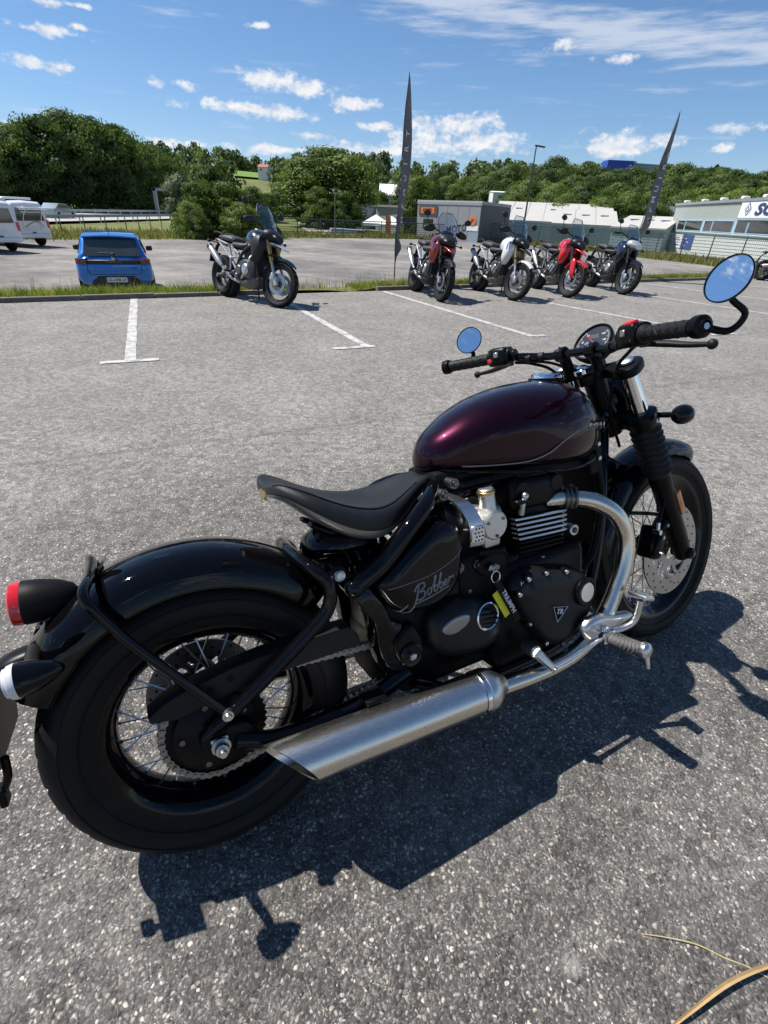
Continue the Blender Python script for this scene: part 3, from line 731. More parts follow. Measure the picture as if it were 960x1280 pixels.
    while n < 620:
        a = g.uniform(-.95, .95); d = g.uniform(150, 360)
        x, y = d * math.sin(a), d * math.cos(a)
        if -.275 < a < -.205 and d < 345: continue
        if -.36 < a < -.10 and d < 190: continue
        if n < 40: a = g.uniform(-.30, -.19); d = g.uniform(350, 385); x, y = d * math.sin(a), d * math.cos(a)
        z = float(terrain_h(x, y)); h = g.uniform(8, 13); w = h * g.uniform(.30, .42)
        kk = int(g.integers(0, 2)); vs, fs = TREE[(('broad', 'ragged')[int(g.integers(0, 2))], kk)]
        q = vs.reshape(-1, 4, 3); sel = g.choice(len(q), 300, replace=False); q = q[sel]; c = q.mean(1, keepdims=True); q = c + (q - c) * 4.0
        an = g.uniform(0, 6.28); R = np.array([[math.cos(an), -math.sin(an), 0], [math.sin(an), math.cos(an), 0], [0, 0, 1]])
        C.append((q @ R.T) * np.array([w * 2.4, w * 2.4, h]) + np.array([x, y, z - .4])); n += 1
    vs = np.concatenate(C).reshape(-1, 3); tag(obj('hill_wood', np_mesh('hill_wood', vs, np.arange(len(vs)).reshape(-1, 4), 'wood_mass')), 'dense green woods covering the far hills', 'wood', kind='stuff')
build_trees()

# ------------------------------------------------------------------ buildings
pm('wall_grey', (.28, .285, .295), .55, var=.06, vs=1.5, spec=.3)
pm('wall_dark', (.085, .088, .095), .55, var=.08, vs=1.5, spec=.3)
pm('wall_blue', (.27, .33, .37), .6, var=.08, vs=1.0, spec=.3)
pm('wall_white', (.72, .72, .70), .6, var=.06, vs=2.0, spec=.3)
pm('roof_white', (.43, .415, .385), .7, var=.12, vs=.4, spec=.3)
pm('roof_dark', (.10, .11, .125), .6, var=.12, vs=.6)
pm('roof_red', (.36, .13, .08), .8, var=.2, vs=2.0)
pm('sheet_pale', (.68, .70, .69), .5, var=.08, vs=1.2)
pm('sheet_green', (.43, .455, .435), .5, var=.08, vs=1.2)
pm('frame_blue', (.34, .50, .58), .5, var=.06)
pm('window_dark', (.02, .023, .026), .08, var=.3, vs=.8)
pm('sign_orange', (.75, .17, .03), .5, var=.05)
pm('sign_white', (.74, .75, .76), .5, var=.05)
pm('sign_blue', (.05, .08, .28), .5, var=.1)
pm('ink_blue', (.035, .05, .14), .5)
pm('ink_dark', (.03, .03, .032), .5)
pm('roof_blue', (.03, .07, .42), .5, var=.05)
pm('galv', (.42, .43, .44), .45, .6, var=.15, vs=3)
pm('dark_metal', (.05, .052, .055), .5, .3)
pm('fence_green', (.045, .085, .065), .5)
pm('wood_post', (.16, .13, .10), .8, var=.2)
pm('flag_cloth', (.15, .143, .15), .75, var=.2, vs=6, bump=.3, bs=300)
pm('flag_print', (.62, .62, .62), .7)
pm('orange_cloth', (.70, .20, .05), .7)

def mesh_wire(name, col, cell, wire):
    m = bpy.data.materials.new(name); m.use_nodes = True; g = NT(m.node_tree); b = g.n['Principled BSDF']
    b.inputs['Base Color'].default_value = (*col, 1); b.inputs['Roughness'].default_value = .5
    u = g.sep(g.node('ShaderNodeTexCoord').outputs['Object'])
    fx = g.math('LESS_THAN', g.math('FRACT', g.math('MULTIPLY', u[0], 1 / cell[0])), wire); fz = g.math('LESS_THAN', g.math('FRACT', g.math('MULTIPLY', u[2], 1 / cell[1])), wire)
    g.put(b.inputs['Alpha'], g.math('MAXIMUM', fx, fz)); MAT[name] = m
mesh_wire('wire_mesh', (.035, .06, .05), (.055, .20), .16)

def ribs(m, A, B, z0, z1, pitch=.30, depth=.045):
    """trapezoid ribbed sheet from A to B (x,y)"""
    A, B = V((*A, 0)), V((*B, 0)); d = (B - A); L = d.length; d.normalize(); n = V((d.y, -d.x, 0)); pts = []
    k = int(L / pitch)
    for i in range(k):
        for f, o in ((0, 0), (.35, 0), (.45, 1), (.9, 1)): p = A + d * (L * (i + f) / k) + n * (depth * o); pts.append(p)
    pts.append(B)
    m.loft([[(p.x, p.y, z0) for p in pts], [(p.x, p.y, z1) for p in pts]], cap=False, closed=False)
    return d, n, L

def block(name, label, corners, z0, z1, wall, roof, cat='building', group=None, over=.15, ridge=None):
    """plain building from a 4-corner plan; ridge lifts a pitched roof along the long middle"""
    B = empty(name, M.Translation((corners[0][0], corners[0][1], z0))); tag(B, label, cat, group); o = V((corners[0][0], corners[0][1], z0)); Q = [V((*c, 0)) for c in corners]
    m = MB(M.Translation(-o)); m.add([(q.x, q.y, z0) for q in Q] + [(q.x, q.y, z1) for q in Q], [(i, (i + 1) % 4, 4 + (i + 1) % 4, 4 + i) for i in range(4)])
    m.build('wall', wall, B, smooth=False)
    c = sum(Q, V()) / 4; E = [c + (q - c) * (1 + over / (q - c).length * 1.4) for q in Q]
    m = MB(M.Translation(-o))
    if ridge:
        r0 = (E[0] + E[3]) / 2; r1 = (E[1] + E[2]) / 2
        P = [(q.x, q.y, z1) for q in E] + [(r0.x, r0.y, z1 + ridge), (r1.x, r1.y, z1 + ridge)] + [(q.x, q.y, z1 + .12) for q in E] + [(r0.x, r0.y, z1 + ridge + .12), (r1.x, r1.y, z1 + ridge + .12)]
        m.add(P, [(6, 7, 11, 10), (8, 9, 10, 11), (0, 1, 7, 6), (2, 3, 9, 8), (0, 6, 10, 4), (4, 10, 9, 3), (1, 5, 11, 7), (5, 2, 8, 11), (0, 4, 5, 1), (3, 2, 5, 4)])
        m.build('roof', roof, B, smooth=False)
        for (a, b, r) in ((0, 3, r0), (1, 2, r1)):
            g_ = MB(M.Translation(-o)); A_, B_ = Q[a], Q[b]; R_ = (A_ + B_) / 2; g_.add([(A_.x, A_.y, z1), (B_.x, B_.y, z1), (R_.x, R_.y, z1 + ridge * .97)], [(0, 1, 2)]); g_.build('gable', wall, B, smooth=False)
    else:
        m.add([(q.x, q.y, z1) for q in E] + [(q.x, q.y, z1 + .25) for q in E], [(0, 1, 2, 3), (7, 6, 5, 4)] + [(i, (i + 1) % 4, 4 + (i + 1) % 4, 4 + i) for i in range(4)]); m.build('roof', roof, B, smooth=False)
    return B, o

def face_frame(A, B, z):
    A, B = V((*A, z)), V((*B, z)); return frame(A, tuple(B - A), (0, 0, 1))
def plate(name, mat, P, Fm, x0, x1, z0, z1, d=.05, o=V((0, 0, 0)), back=.0):
    """thin slab on a wall: x along the wall, z up, proud by d"""
    c = MB(M.Translation(-o) @ Fm); c.box(((x0 + x1) / 2, (z0 + z1) / 2, d / 2 + back), (x1 - x0, z1 - z0, d)); return c.build(name, mat, P, smooth=False)

def window(P, Fm, x0, x1, z0, z1, o, fr='frame_blue'):
    w = plate('window', fr, P, Fm, x0, x1, z0, z1, .06, o); plate('pane', 'window_dark', w, Fm, x0 + .07, x1 - .07, z0 + .07, z1 - .07, .02, o, .055); return w

def build_buildings():
    # ---- dark grey showroom with the orange sign
    a, b, c = at(523, 251, 63), at(602, 260, 57), at(638, 263, 66)
    d = c + (a - b); zt = 2.45; z0 = -3.6
    S, o = block('showroom', 'dark grey motorcycle showroom with orange sign and white lettering', [(a.x, a.y), (b.x, b.y), (c.x, c.y), (d.x, d.y)], z0, zt, 'wall_grey', 'roof_white', over=.05)
    Fm = face_frame((a.x, a.y), (b.x, b.y), 0); L = (V((b.x, b.y)) - V((a.x, a.y))).length
    Fs = face_frame((b.x, b.y), (c.x, c.y), 0); Ls = (V((c.x, c.y)) - V((b.x, b.y))).length
    plate('side_cladding', 'wall_dark', S, Fs, 0, Ls, z0, zt - .05, .04, o)
    n = 6
    for i in range(n): plate('panel', 'wall_grey', S, Fm, L * i / n + .02, L * (i + 1) / n - .02, z0, zt - .12, .05, o)
    plate('parapet', 'galv', S, Fm, -.05, L + .05, zt - .12, zt + .12, .09, o)
    sg = plate('orange_sign', 'wall_dark', S, Fm, .3, 2.9, 1.35, 2.2, .12, o); plate('sign_field', 'sign_orange', sg, Fm, .6, 2.5, 1.5, 2.05, .02, o, .12)
    obj('sign_lettering', text_mesh('sign_lettering', 'MOTO', .42, 'ink_dark', .01, bold=.01), sg, M.Translation(-o) @ Fm @ M.Translation((1.55, 1.78, .15)))
    window(S, Fm, .95, 2.4, .25, 1.0, o, 'dark_metal')
    obj('wall_lettering', text_mesh('wall_lettering', 'MOTO', .85, 'ink_dark', .01, .1, bold=.008, space=1.1), S, M.Translation(-o) @ Fm @ M.Translation((L * .66, .25, .07)) @ M.Rotation(.12, 4, 'Z'))
    obj('wall_lettering', text_mesh('wall_lettering', 'ULTRA', .75, 'ink_dark', .01, .1, bold=.006), S, M.Translation(-o) @ Fm @ M.Translation((L * .36, -.55, .07)) @ M.Rotation(.12, 4, 'Z'))
    lg = MB(M.Translation(-o) @ Fm); lg.lathe([(.18, .0), (.42, 0), (.42, .05), (.18, .05)], (L * .90, 1.0, .06), (0, 0, 1), 20); lg.build('round_logo', 'sign_orange', S)
    plate('white_board', 'sign_white', S, Fm, L * .82, L * .99, .15, .60, .03, o, .05); plate('pale_board', 'wall_blue', S, Fm, L * .86, L * 1.0, -.9, .05, .03, o, .05)
    # canopy on the left
    e = at(503, 268, 66); f = at(530, 268, 64)
    m = MB(); m.box(((e.x + f.x) / 2, (e.y + f.y) / 2 + 1, .75), ((f - e).length + .6, 3.5, .62)); m.cyl((e.x + .4, e.y, -3.6), (e.x + .4, e.y, .5), .12, n=8); m.cyl((f.x - 1.0, f.y - .5, -3.6), (f.x - 1.0, f.y - .5, .5), .12, n=8)
    tag(m.build('entrance_canopy', 'dark_metal', None, smooth=False), 'flat dark canopy on posts left of the grey showroom', 'canopy')
    # ---- white-roofed warehouses stepping to the right
    for (u0, v0, Y0, u1, v1, Y1, vr, deep, lab) in ((612, 275, 76, 770, 282, 72, 255, 24, 'long white-roofed warehouse behind the grey showroom'), (690, 280, 66, 772, 284, 64, 264, 17, 'middle white-roofed warehouse with blue-grey wall'), (765, 284, 60, 832, 288, 57, 271, 13, 'low white-roofed warehouse nearest the corrugated shed')):
        p, q = at(u0, v0, Y0), at(u1, v1, Y1); ze = (p.z + q.z) / 2; dr = V((q.x - p.x, q.y - p.y, 0)).normalized(); nn = V((-dr.y, dr.x, 0)); r = at((u0 + u1) / 2, vr, (Y0 + Y1) / 2 + deep / 2)
        W, o = block('warehouse', lab, [(p.x, p.y), (q.x, q.y), (q.x + nn.x * deep, q.y + nn.y * deep), (p.x + nn.x * deep, p.y + nn.y * deep)], -3.8, ze, 'wall_blue', 'roof_white', group='white-roofed warehouses', ridge=max(.8, r.z - ze))
        Fm = face_frame((p.x, p.y), (q.x, q.y), 0); L = (V((q.x - p.x, q.y - p.y))).length
        k = int(L / 1.2)
        for i in range(k): plate('wall_panel', 'wall_blue', W, Fm, L * i / k + .02, L * (i + 1) / k - .02, -3.8, ze - .1, .04, o)
        rz = max(.8, r.z - ze); ns = int(L / 2.2); gp_ = nn * (deep / 2)
        for i in range(1, ns): b0 = V((p.x, p.y, 0)) + dr * L * i / ns; m = MB(M.Translation(-o)); m.tube([(b0.x, b0.y, ze + .13), (b0.x + gp_.x, b0.y + gp_.y, ze + rz + .13)], .05, 4); m.build('roof_seam', 'galv', W, smooth=False)
        plate('eaves_gutter', 'galv', W, Fm, -.1, L + .1, ze - .12, ze + .10, .16, o)
        for i in range(3): m = MB(M.Translation(-o)); cpt = V((p.x, p.y, 0)) + dr * L * (.2 + .3 * i) + nn * deep * .3; m.box((cpt.x, cpt.y, ze + (max(.8, r.z - ze)) * .6 + .15), (.9, .6, .12)); m.build('roof_light', 'wall_blue', W, smooth=False)
    # dark gabled shed behind them
    p, q = at(778, 280, 88), at(846, 284, 84); block('dark_shed', 'charcoal shed with pale roof edge left of the corrugated building', [(p.x, p.y), (q.x + 3, q.y), (q.x + 3, q.y + 12), (p.x, p.y + 12)], -3, p.z + .2, 'roof_dark', 'roof_dark', ridge=2.3)
    # ---- corrugated shed on the right
    A = (28.70, 61.0); B = (26.6, 43.0); C = (24.5, 25.0)
    ex = V((A[0] - B[0], A[1] - B[1])).normalized(); B2 = (A[0] - ex.x * 34, A[1] - ex.y * 34); dep = V((ex.y, -ex.x)) * 16
    S = empty('corrugated_shed', M.Translation((A[0], A[1], -1.1))); o = V((A[0], A[1], -1.1)); tag(S, 'pale corrugated industrial shed with ribbon window and blue sign', 'building')
    Fm = face_frame(A, B2, 0); L = 34.0
    # face_frame's z axis points out of the wall towards the yard
    def strip(name, mat, x0, x1, z0, z1, proud=.0):
        m = MB(M.Translation(-o)); u = V((B2[0] - A[0], B2[1] - A[1])).normalized()
        nrm_ = V((u.y, -u.x))
        P0 = (A[0] + u.x * x0 + nrm_.x * proud, A[1] + u.y * x0 + nrm_.y * proud); P1 = (A[0] + u.x * x1 + nrm_.x * proud, A[1] + u.y * x1 + nrm_.y * proud)
        ribs(m, P0, P1, z0, z1, .28, .05); m.build(name, mat, S, 20)
    strip('lower_cladding', 'sheet_pale', 0, L, -1.1, 1.02); strip('upper_cladding', 'sheet_green', 0, L, 2.02, 3.25)
    w_ = MB(M.Translation(-o)); w_.add([(A[0], A[1], -1.1), (A[0], A[1], 3.3), (A[0] + dep.x, A[1] + dep.y, 3.3), (A[0] + dep.x, A[1] + dep.y, -1.1)], [(0, 1, 2, 3)]); w_.build('end_wall', 'sheet_pale', S)
    strip('band_cladding', 'sheet_green', 0, 1.9, 1.02, 2.02)
    plate('window_band', 'frame_blue', S, Fm, 1.9, L, .98, 2.06, .03, o)
    x = 2.0; k = 0
    while x < 30:
        w = (1.9, 3.9, 1.7, 3.9)[k % 4]; window(S, Fm, x, x + w, 1.08, 1.98, o); x += w + (.5 if k % 2 else .14); k += 1
    plate('sill', 'galv', S, Fm, 1.6, L, .90, .98, .14, o)
    plate('roof_edge', 'galv', S, Fm, -.1, L, 3.22, 3.42, .16, o)
    m = MB(M.Translation(-o)); Ee = [V((A[0], A[1], 3.40)), V((B2[0], B2[1], 3.40)), V((B2[0] + dep.x, B2[1] + dep.y, 4.1)), V((A[0] + dep.x, A[1] + dep.y, 4.1))]; m.add([tuple(e) for e in Ee], [(0, 1, 2, 3)]); m.build('roof', 'roof_white', S)
    for x in (2.2, 6.5, 10.4, 14.2, 17.6, 21): m = MB(M.Translation(-o) @ Fm); m.box((x, 3.52, -.15), (.5, .2, .5), None, .04); m.build('roof_vent', 'wall_white', S)
    sg = plate('company_sign', 'sign_white', S, Fm, 14.6, 26, 2.15, 3.2, .12, o)
    for r0, mt in ((.46, 'ink_blue'), (.34, 'sign_white'), (.22, 'ink_blue'), (.11, 'sign_white')):
        m = MB(M.Translation(-o) @ Fm); m.prism([(15.9 - r0 * 1.15, 2.7), (15.9, 2.7 - r0), (15.9 + r0 * 1.15, 2.7), (15.9, 2.7 + r0)], lambda a_, b_, d_: (a_, b_, d_), .10, .10 + .03 + .01 * (.46 - r0) * 10); m.build('diamond_logo', mt, sg, smooth=False)
    obj('sign_lettering', text_mesh('sign_lettering', 'SO', 1.0, 'ink_blue', .02, .25, 'LEFT', .03), sg, M.Translation(-o) @ Fm @ M.Translation((17.1, 2.66, .15)) @ M.Diagonal((2.2, 1, 1, 1)))
    plate('sign_stripe', 'wall_blue', S, Fm, 14.6, 26, 1.98, 2.15, .14, o)
    ps = plate('white_poster', 'sign_white', S, Fm, 2.2, 4.4, -.45, .65, .09, o); pb = plate('blue_poster', 'sign_blue', S, Fm, 4.4, 7.2, -.50, .72, .09, o)
    for i in range(4): plate('poster_line', 'ink_blue', ps, Fm, 2.4, 3.6 + .3 * (i % 2), .40 - i * .2, .46 - i * .2, .01, o, .09)
    for i in range(3): plate('poster_mark', 'sign_white', pb, Fm, 5.0 + .7 * (i % 2), 5.5 + .7 * (i % 2), .35 - i * .3, .45 - i * .3, .01, o, .09)
    # ---- long roof with blue end on the skyline
    p = at(756, 201, 215); q = at(790, 203, 213); r = at(905, 206, 205)
    S2 = empty('skyline_hall', M.Translation((p.x, p.y, 5))); tag(S2, 'long pale roof with blue end wall rising above the wooded belt', 'building'); o = V((p.x, p.y, 5))
    m = MB(M.Translation(-o)); m.box(((p.x + q.x) / 2, (p.y + q.y) / 2, (p.z + 5) / 2), ((q - p).length, 6, p.z - 5)); m.build('blue_end', 'roof_blue', S2, smooth=False)
    m = MB(M.Translation(-o)); m.add([(q.x, q.y, q.z - .1), (r.x, r.y, r.z - 1.2), (r.x, r.y, 4), (q.x, q.y, 4), (q.x + 8, q.y + 40, q.z + .4), (r.x + 8, r.y + 40, r.z - .8)], [(0, 1, 2, 3), (0, 1, 5, 4)]); m.build('pale_hall', 'wall_blue', S2, smooth=False)
    # ---- small houses and pavilions in the valley
    def house(lab, u0, u1, vtop, vbase, Y, wall, roof, rh, name='small_house'):
        p, q = at(u0, vbase, Y), at(u1, vbase, Y); t = at((u0 + u1) / 2, vtop, Y); H, o = block(name, lab, [(p.x, p.y), (q.x, q.y), (q.x, q.y + 7), (p.x, p.y + 7)], min(p.z - 3, float(terrain_h(p.x, p.y)) - .5), t.z - rh, wall, roof, ridge=rh)
        Fm = face_frame((p.x, p.y), (q.x, q.y), 0); Lh = (q - p).length
        for i in range(max(1, int(Lh / 2.6))): x = 1.0 + i * 2.4; window(H, Fm, x, x + .9, t.z - rh - 1.3, t.z - rh - .4, o, 'wall_white') if x + .9 < Lh else None
        return H
    house('white pavilion with pointed roof left of the tall flag', 474, 506, 230, 249, 110, 'wall_white', 'wall_white', 1.9, 'pavilion')
    house('white flat-roofed house among the belt trees', 616, 636, 239, 247, 118, 'wall_white', 'wall_white', .3)
    house('house with red tiled roof beside the lamp post', 640, 664, 237, 252, 122, 'wall_white', 'roof_red', 1.0)
    house('white roofed house right of the lamp post', 663, 680, 240, 250, 120, 'wall_white', 'wall_white', .6)
    house('far house with tiled roof on the left hill', 322, 334, 205, 209, 262, 'wall_white', 'roof_red', 1.2)
    house('dark glazed cabin between tall tree and pavilion', 448, 470, 238, 250, 105, 'wall_white', 'roof_dark', .5, 'cabin')
    p, q = at(444, 268, 84), at(472, 262, 90); block('blue_shed', 'pale blue-grey shed right of the tall tree', [(p.x, p.y), (q.x, q.y), (q.x, q.y + 8), (p.x, p.y + 8)], -3, at(456, 258, 86).z, 'wall_blue', 'wall_blue')
    p = at(497, 262, 80); block('green_shed', 'long pale green shed behind the gazebo tents', [(at(470, 266, 82).x, 82), (p.x, 80), (p.x, 88), (at(470, 266, 82).x, 90)], -3, at(485, 259, 82).z, 'sheet_green', 'roof_white')
    # gazebo tents
    for (u, v, Y, w, lab) in ((470, 268, 70, 3.2, 'white pitched gazebo tent nearest the blue van'), (490, 270, 68, 3.0, 'white pitched gazebo tent beside the orange flag')):
        p = at(u, v, Y); T = empty('gazebo_tent', M.Translation((p.x, p.y, -2.2))); tag(T, lab, 'tent', 'white gazebo tents'); h = p.z + 2.2
        m = MB(); m.add([(-w / 2, -w / 2, h - .9), (w / 2, -w / 2, h - .9), (w / 2, w / 2, h - .9), (-w / 2, w / 2, h - .9), (0, 0, h), (-w / 2, -w / 2, h - 1.2), (w / 2, -w / 2, h - 1.2), (w / 2, w / 2, h - 1.2), (-w / 2, w / 2, h - 1.2)], [(0, 1, 4), (1, 2, 4), (2, 3, 4), (3, 0, 4), (0, 5, 6, 1), (1, 6, 7, 2), (2, 7, 8, 3), (3, 8, 5, 0)]); m.build('canopy', 'wall_white', T, smooth=False)
        for sx in (-1, 1):
            for sy in (-1, 1): m = MB(); m.cyl((sx * w * .48, sy * w * .48, 0), (sx * w * .48, sy * w * .48, h - .9), .04, n=6); m.build('tent_pole', 'galv', T)
    # parked panel van behind the fence
    p = at(440, 291, 62); Vn = empty('panel_van', M.Translation((p.x, p.y, -2.1)) @ M.Rotation(.2, 4, 'Z')); tag(Vn, 'pale blue panel van parked behind the wire fence', 'van')
    prof = [(-2.4, .35), (2.3, .35), (2.4, .9), (1.9, 1.1), (1.3, 1.75), (-2.3, 1.85), (-2.4, 1.5)]
    m = MB(); m.prism(prof, lambda a_, b_, d_: (a_, d_, b_), -.9, .9, .06, 2); m.build('body', 'wall_blue', Vn); m = MB(); m.prism([(1.75, 1.14), (1.28, 1.65), (.5, 1.68), (.5, 1.14)], lambda a_, b_, d_: (a_, d_, b_), -.91, .91); m.build('side_window', 'window_dark', Vn, smooth=False)
    for x in (-1.5, 1.5):
        for y in (-.82, .82): m = MB(); m.cyl((x, y - .1, .32), (x, y + .1, .32), .32, n=18, bev=.03); m.build('wheel', 'tyre_rubber', Vn)
build_buildings()

# ------------------------------------------------------------------ fences, rails, posts
def build_street():
    # wire fence along the far verge
    def fence(name, lab, pts, h, step, post, wire=True, group=None):
        F = empty(name, M.Translation(pts[0])); tag(F, lab, 'fence', group); o = V(pts[0])
        seg = []
        for a, b in zip(pts[:-1], pts[1:]):
            a, b = V(a), V(b); n = max(1, round((b - a).length / step))
            for i in range(n): seg.append((a + (b - a) * (i / n), a + (b - a) * ((i + 1) / n)))
        me = MB().box((0, 0, h / 2 + .05), (.06, .06, h + .1), None, .008).mesh('post', post)
        for a, b in seg + [(seg[-1][1], None)]:
            obj('post', me, F, M.Translation(a - o))
            if b is not None and wire:
                d = b - a; fm = frame(a - o, tuple(d), (0, 0, 1)); L = d.length
                m = MB(); m.add([(0, 0, .06), (L, 0, .06), (L, 0, h), (0, 0, h)], [(0, 1, 2, 3)]); pn = m.build('mesh_panel', 'wire_mesh', F, smooth=False); pn.matrix_local = M.Translation(a - o) @ M.Rotation(math.atan2(d.y, d.x), 4, 'Z') @ M.Rotation(-math.atan2(d.z, V((d.x, d.y)).length), 4, 'Y')
                m = MB(M.Translation(-o)); m.cyl(tuple(a + V((0, 0, h))), tuple(b + V((0, 0, h))), .022, n=6); m.build('top_rail', post, F)
        return F
    P = [(-11, 50.5), (-5.2, 54.6), (2, 59.6), (9.2, 61)]; fence('wire_fence', 'dark green wire fence behind the yard left of the showroom', [(x, y, float(terrain_h(x, y))) for x, y in P], 1.45, 2.5, 'fence_green')
    P = [(9.2, 61), (16.6, 55.4), (20.6, 45.2), (23.2, 38.2), (24.0, 33.5)]; fence('wire_fence', 'dark green wire fence in front of the warehouses and shed', [(x, y, float(terrain_h(x, y))) for x, y in P], 1.75, 2.8, 'fence_green')
    P = [(-30.5, 24), (-25, 36), (-22, 46), (-21, 60), (-21.5, 75)]; fence('stock_fence', 'old stock fence of thin posts on the left verge', [(x, y, float(terrain_h(x, y))) for x, y in P], 1.0, 1.9, 'wood_post', False)
    # guard rails
    for (x0, z, lab) in ((-31.2, -.72, 'near steel guard rail of the motorway'), (-43.5, -.62, 'far steel guard rail in the motorway median')):
        F = empty('guard_rail', M.Translation((x0, 20, z))); tag(F, lab, 'guard rail', 'motorway guard rails')
        pr = [(0, .45), (.05, .50), (0, .55), (0, .60), (.05, .65), (0, .72)]
        ys = np.linspace(0, 240, 40); fx = lambda y: -.03 * max(0, y - 40)
        m = MB(); m.loft([[(fx(y) + a, y, b) for a, b in pr] for y in ys], cap=False, closed=False); m.build('rail_beam', 'galv', F)
        me = MB().box((0, 0, .3), (.1, .06, .7)).mesh('rail_post', 'galv')
        for y in np.arange(0, 200, 4.0): obj('rail_post', me, F, M.Translation((fx(y) - .06, y, 0)))
    # sign gantry post
    p = at(197, 262, 108); F = empty('gantry', M.Translation((p.x, p.y, -.6))); tag(F, 'grey steel gantry post with arm beside the motorway', 'gantry'); t = at(193, 235, 108).z + .6
    m = MB(); m.box((0, 0, t / 2), (.55, .5, t)); m.build('mast', 'galv', F, smooth=False); m = MB(); m.box((1.4, 0, t - .2), (3.4, .5, .45)); m.build('arm', 'galv', F, smooth=False)
    # lamp post
    t = at(670.5, 183, 60); L = empty('street_lamp', M.Translation((t.x, t.y, -2.6))); tag(L, 'tall thin street lamp with flat head above the warehouses', 'street lamp'); h = t.z + 2.6
    m = MB(); m.tube([(0, 0, 0), (0, 0, h * .5), (0, 0, h)], [.11, .085, .055], 10); m.build('post', 'dark_metal', L); m = MB(); m.box((.35, 0, h + .02), (1.0, .32, .12), M.Rotation(.12, 3, 'Y'), .03); m.build('lamp_head', 'dark_metal', L)
    # plain pole by the tall tree
    p = at(419, 292, 58); t = at(419, 233, 58); m = MB(); m.tube([(p.x, p.y, -1), (p.x, p.y, t.z)], [.06, .045], 8); tag(m.build('wooden_pole', 'wood_post', None), 'slim wooden pole in front of the tall tree group', 'pole')
    # feather flags: fibreglass pole bent at the tip, cloth twisting in the wind
    def feather(lab, base, top, wmax, yaw, seed, letters, bend, cloth_lo):
        b = V(base); F = empty('feather_flag', M.Translation(b)); tag(F, lab, 'flag', 'black feather flags'); H = top - b.z
        pole = [(bend[0] * (t ** 2.2), bend[1] * (t ** 2.2), H * t) for t in np.linspace(0, 1, 18)]
        m = MB(); m.tube(pole, [.013 - .009 * i / 17 for i in range(18)], 8); m.build('pole', 'dark_metal', F)
        n = 40; rows = []
        for i in range(n + 1):
            t = cloth_lo + (1 - cloth_lo) * i / n; k = (t - cloth_lo) / (1 - cloth_lo)
            w = wmax * min(1, (k / .10) ** .6) * (1 - max(0, (k - .62) / .38) ** 2.2) ** .8 if k > 0 else 0.01
            c = V((bend[0] * t ** 2.2, bend[1] * t ** 2.2, H * t)); a = yaw + .45 * math.sin(k * 8 + seed) * (1 - k) ; r = []
            if k < .35: a += .9 * (.35 - k) * math.sin(k * 38 + seed)
            for j in range(9):
                s_ = j / 8; bl = .10 * w * math.sin(s_ * PI * 1.3 + k * 9 + seed); d = V((math.cos(a), math.sin(a), 0)); nn = V((-math.sin(a), math.cos(a), 0))
                r.append(tuple(c + d * (w * s_) + nn * bl))
            rows.append(r)
        m = MB(); m.loft(rows, cap=False, closed=False); m.loft([[tuple(V(q) + V((.002, .002, 0))) for q in r] for r in rows], cap=False, closed=False); m.build('cloth', 'flag_cloth', F, 80)
        for i, chh in enumerate(letters):
            k = .72 - i * .075; t = cloth_lo + (1 - cloth_lo) * k; a = yaw + .38 * math.sin(k * 7 + seed) * (1 - k)
            d = V((math.cos(a), math.sin(a), 0)); nn = V((math.sin(a), -math.cos(a), 0)); bl = .10 * wmax * math.sin(.5 * PI * 1.3 + k * 9 + seed)
            c = V((bend[0] * t ** 2.2, bend[1] * t ** 2.2, H * t)) + d * wmax * .5 - nn * bl + nn * .018
            obj('letter', text_mesh('letter', chh, wmax * .62, 'flag_print', .002, bold=.004), F, frame(c, (0, 0, 1), tuple(-d)))
    feather('tall black feather flag standing left of the dark red tourer', (-.02, 11.55, 0), 3.45, .26, rad(58), .4, 'TRIUMPH', (.10, .02), .10)
    feather('black feather flag leaning right behind the rightmost tourer', (6.35, 15.2, -.1), 3.66, .33, rad(40), 1.9, 'TRIUMPH', (.22, -.02), .18)
    # orange flag in the valley
    p = at(482, 291, 64); F = empty('small_flag', M.Translation((p.x, p.y, -2))); tag(F, 'small orange feather flag beside the gazebo tents', 'flag'); h = at(482, 267, 64).z + 2
    m = MB(); m.cyl((0, 0, 0), (0, 0, h), .03, n=6); m.build('pole', 'dark_metal', F); m = MB(); m.loft([[(0, 0, z), (.55 * min(1, (h - z) / .5 + .25), .05, z), (.55 * min(1, (h - z) / .5 + .25), .07, z), (0, .02, z)] for z in np.linspace(h * .30, h, 8)]); m.build('cloth', 'orange_cloth', F)
    # dry leaf and straw in the foreground
    pm('dry_leaf', (.42, .30, .15), .6, var=.25, vs=40); pm('straw', (.52, .43, .20), .6, var=.2, vs=60)
    pts = [gnd(820, 1300), gnd(860, 1268), gnd(905, 1234), gnd(950, 1213), gnd(1000, 1200), gnd(1060, 1196)]; W = [.002, .0034, .0046, .0042, .003, .001]
    P = cr_spline([(p.x, p.y, .004 + .012 * math.sin(i * .8), w) for i, (p, w) in enumerate(zip(pts, W))], 6); rows = []
    for i, q in enumerate(P):
        a = V(P[min(i + 1, len(P) - 1)][:3]) - V(P[max(i - 1, 0)][:3]); a.normalize(); n = V((-a.y, a.x, 0)); c = V(q[:3])
        rows.append([tuple(c + n * q[3] * s_ + V((0, 0, (.0045 * (abs(s_) - .2))))) for s_ in (-1, -.5, -.08, 0, .08, .5, 1)] + [tuple(c + n * q[3] * s_ + V((0, 0, (.0045 * (abs(s_) - .2)) - .0012))) for s_ in (1, 0, -1)])
    tag(MB().loft(rows).build('dry_leaf', 'dry_leaf', None, 60), 'long curled brown leaf lying on the tarmac in the corner', 'leaf')
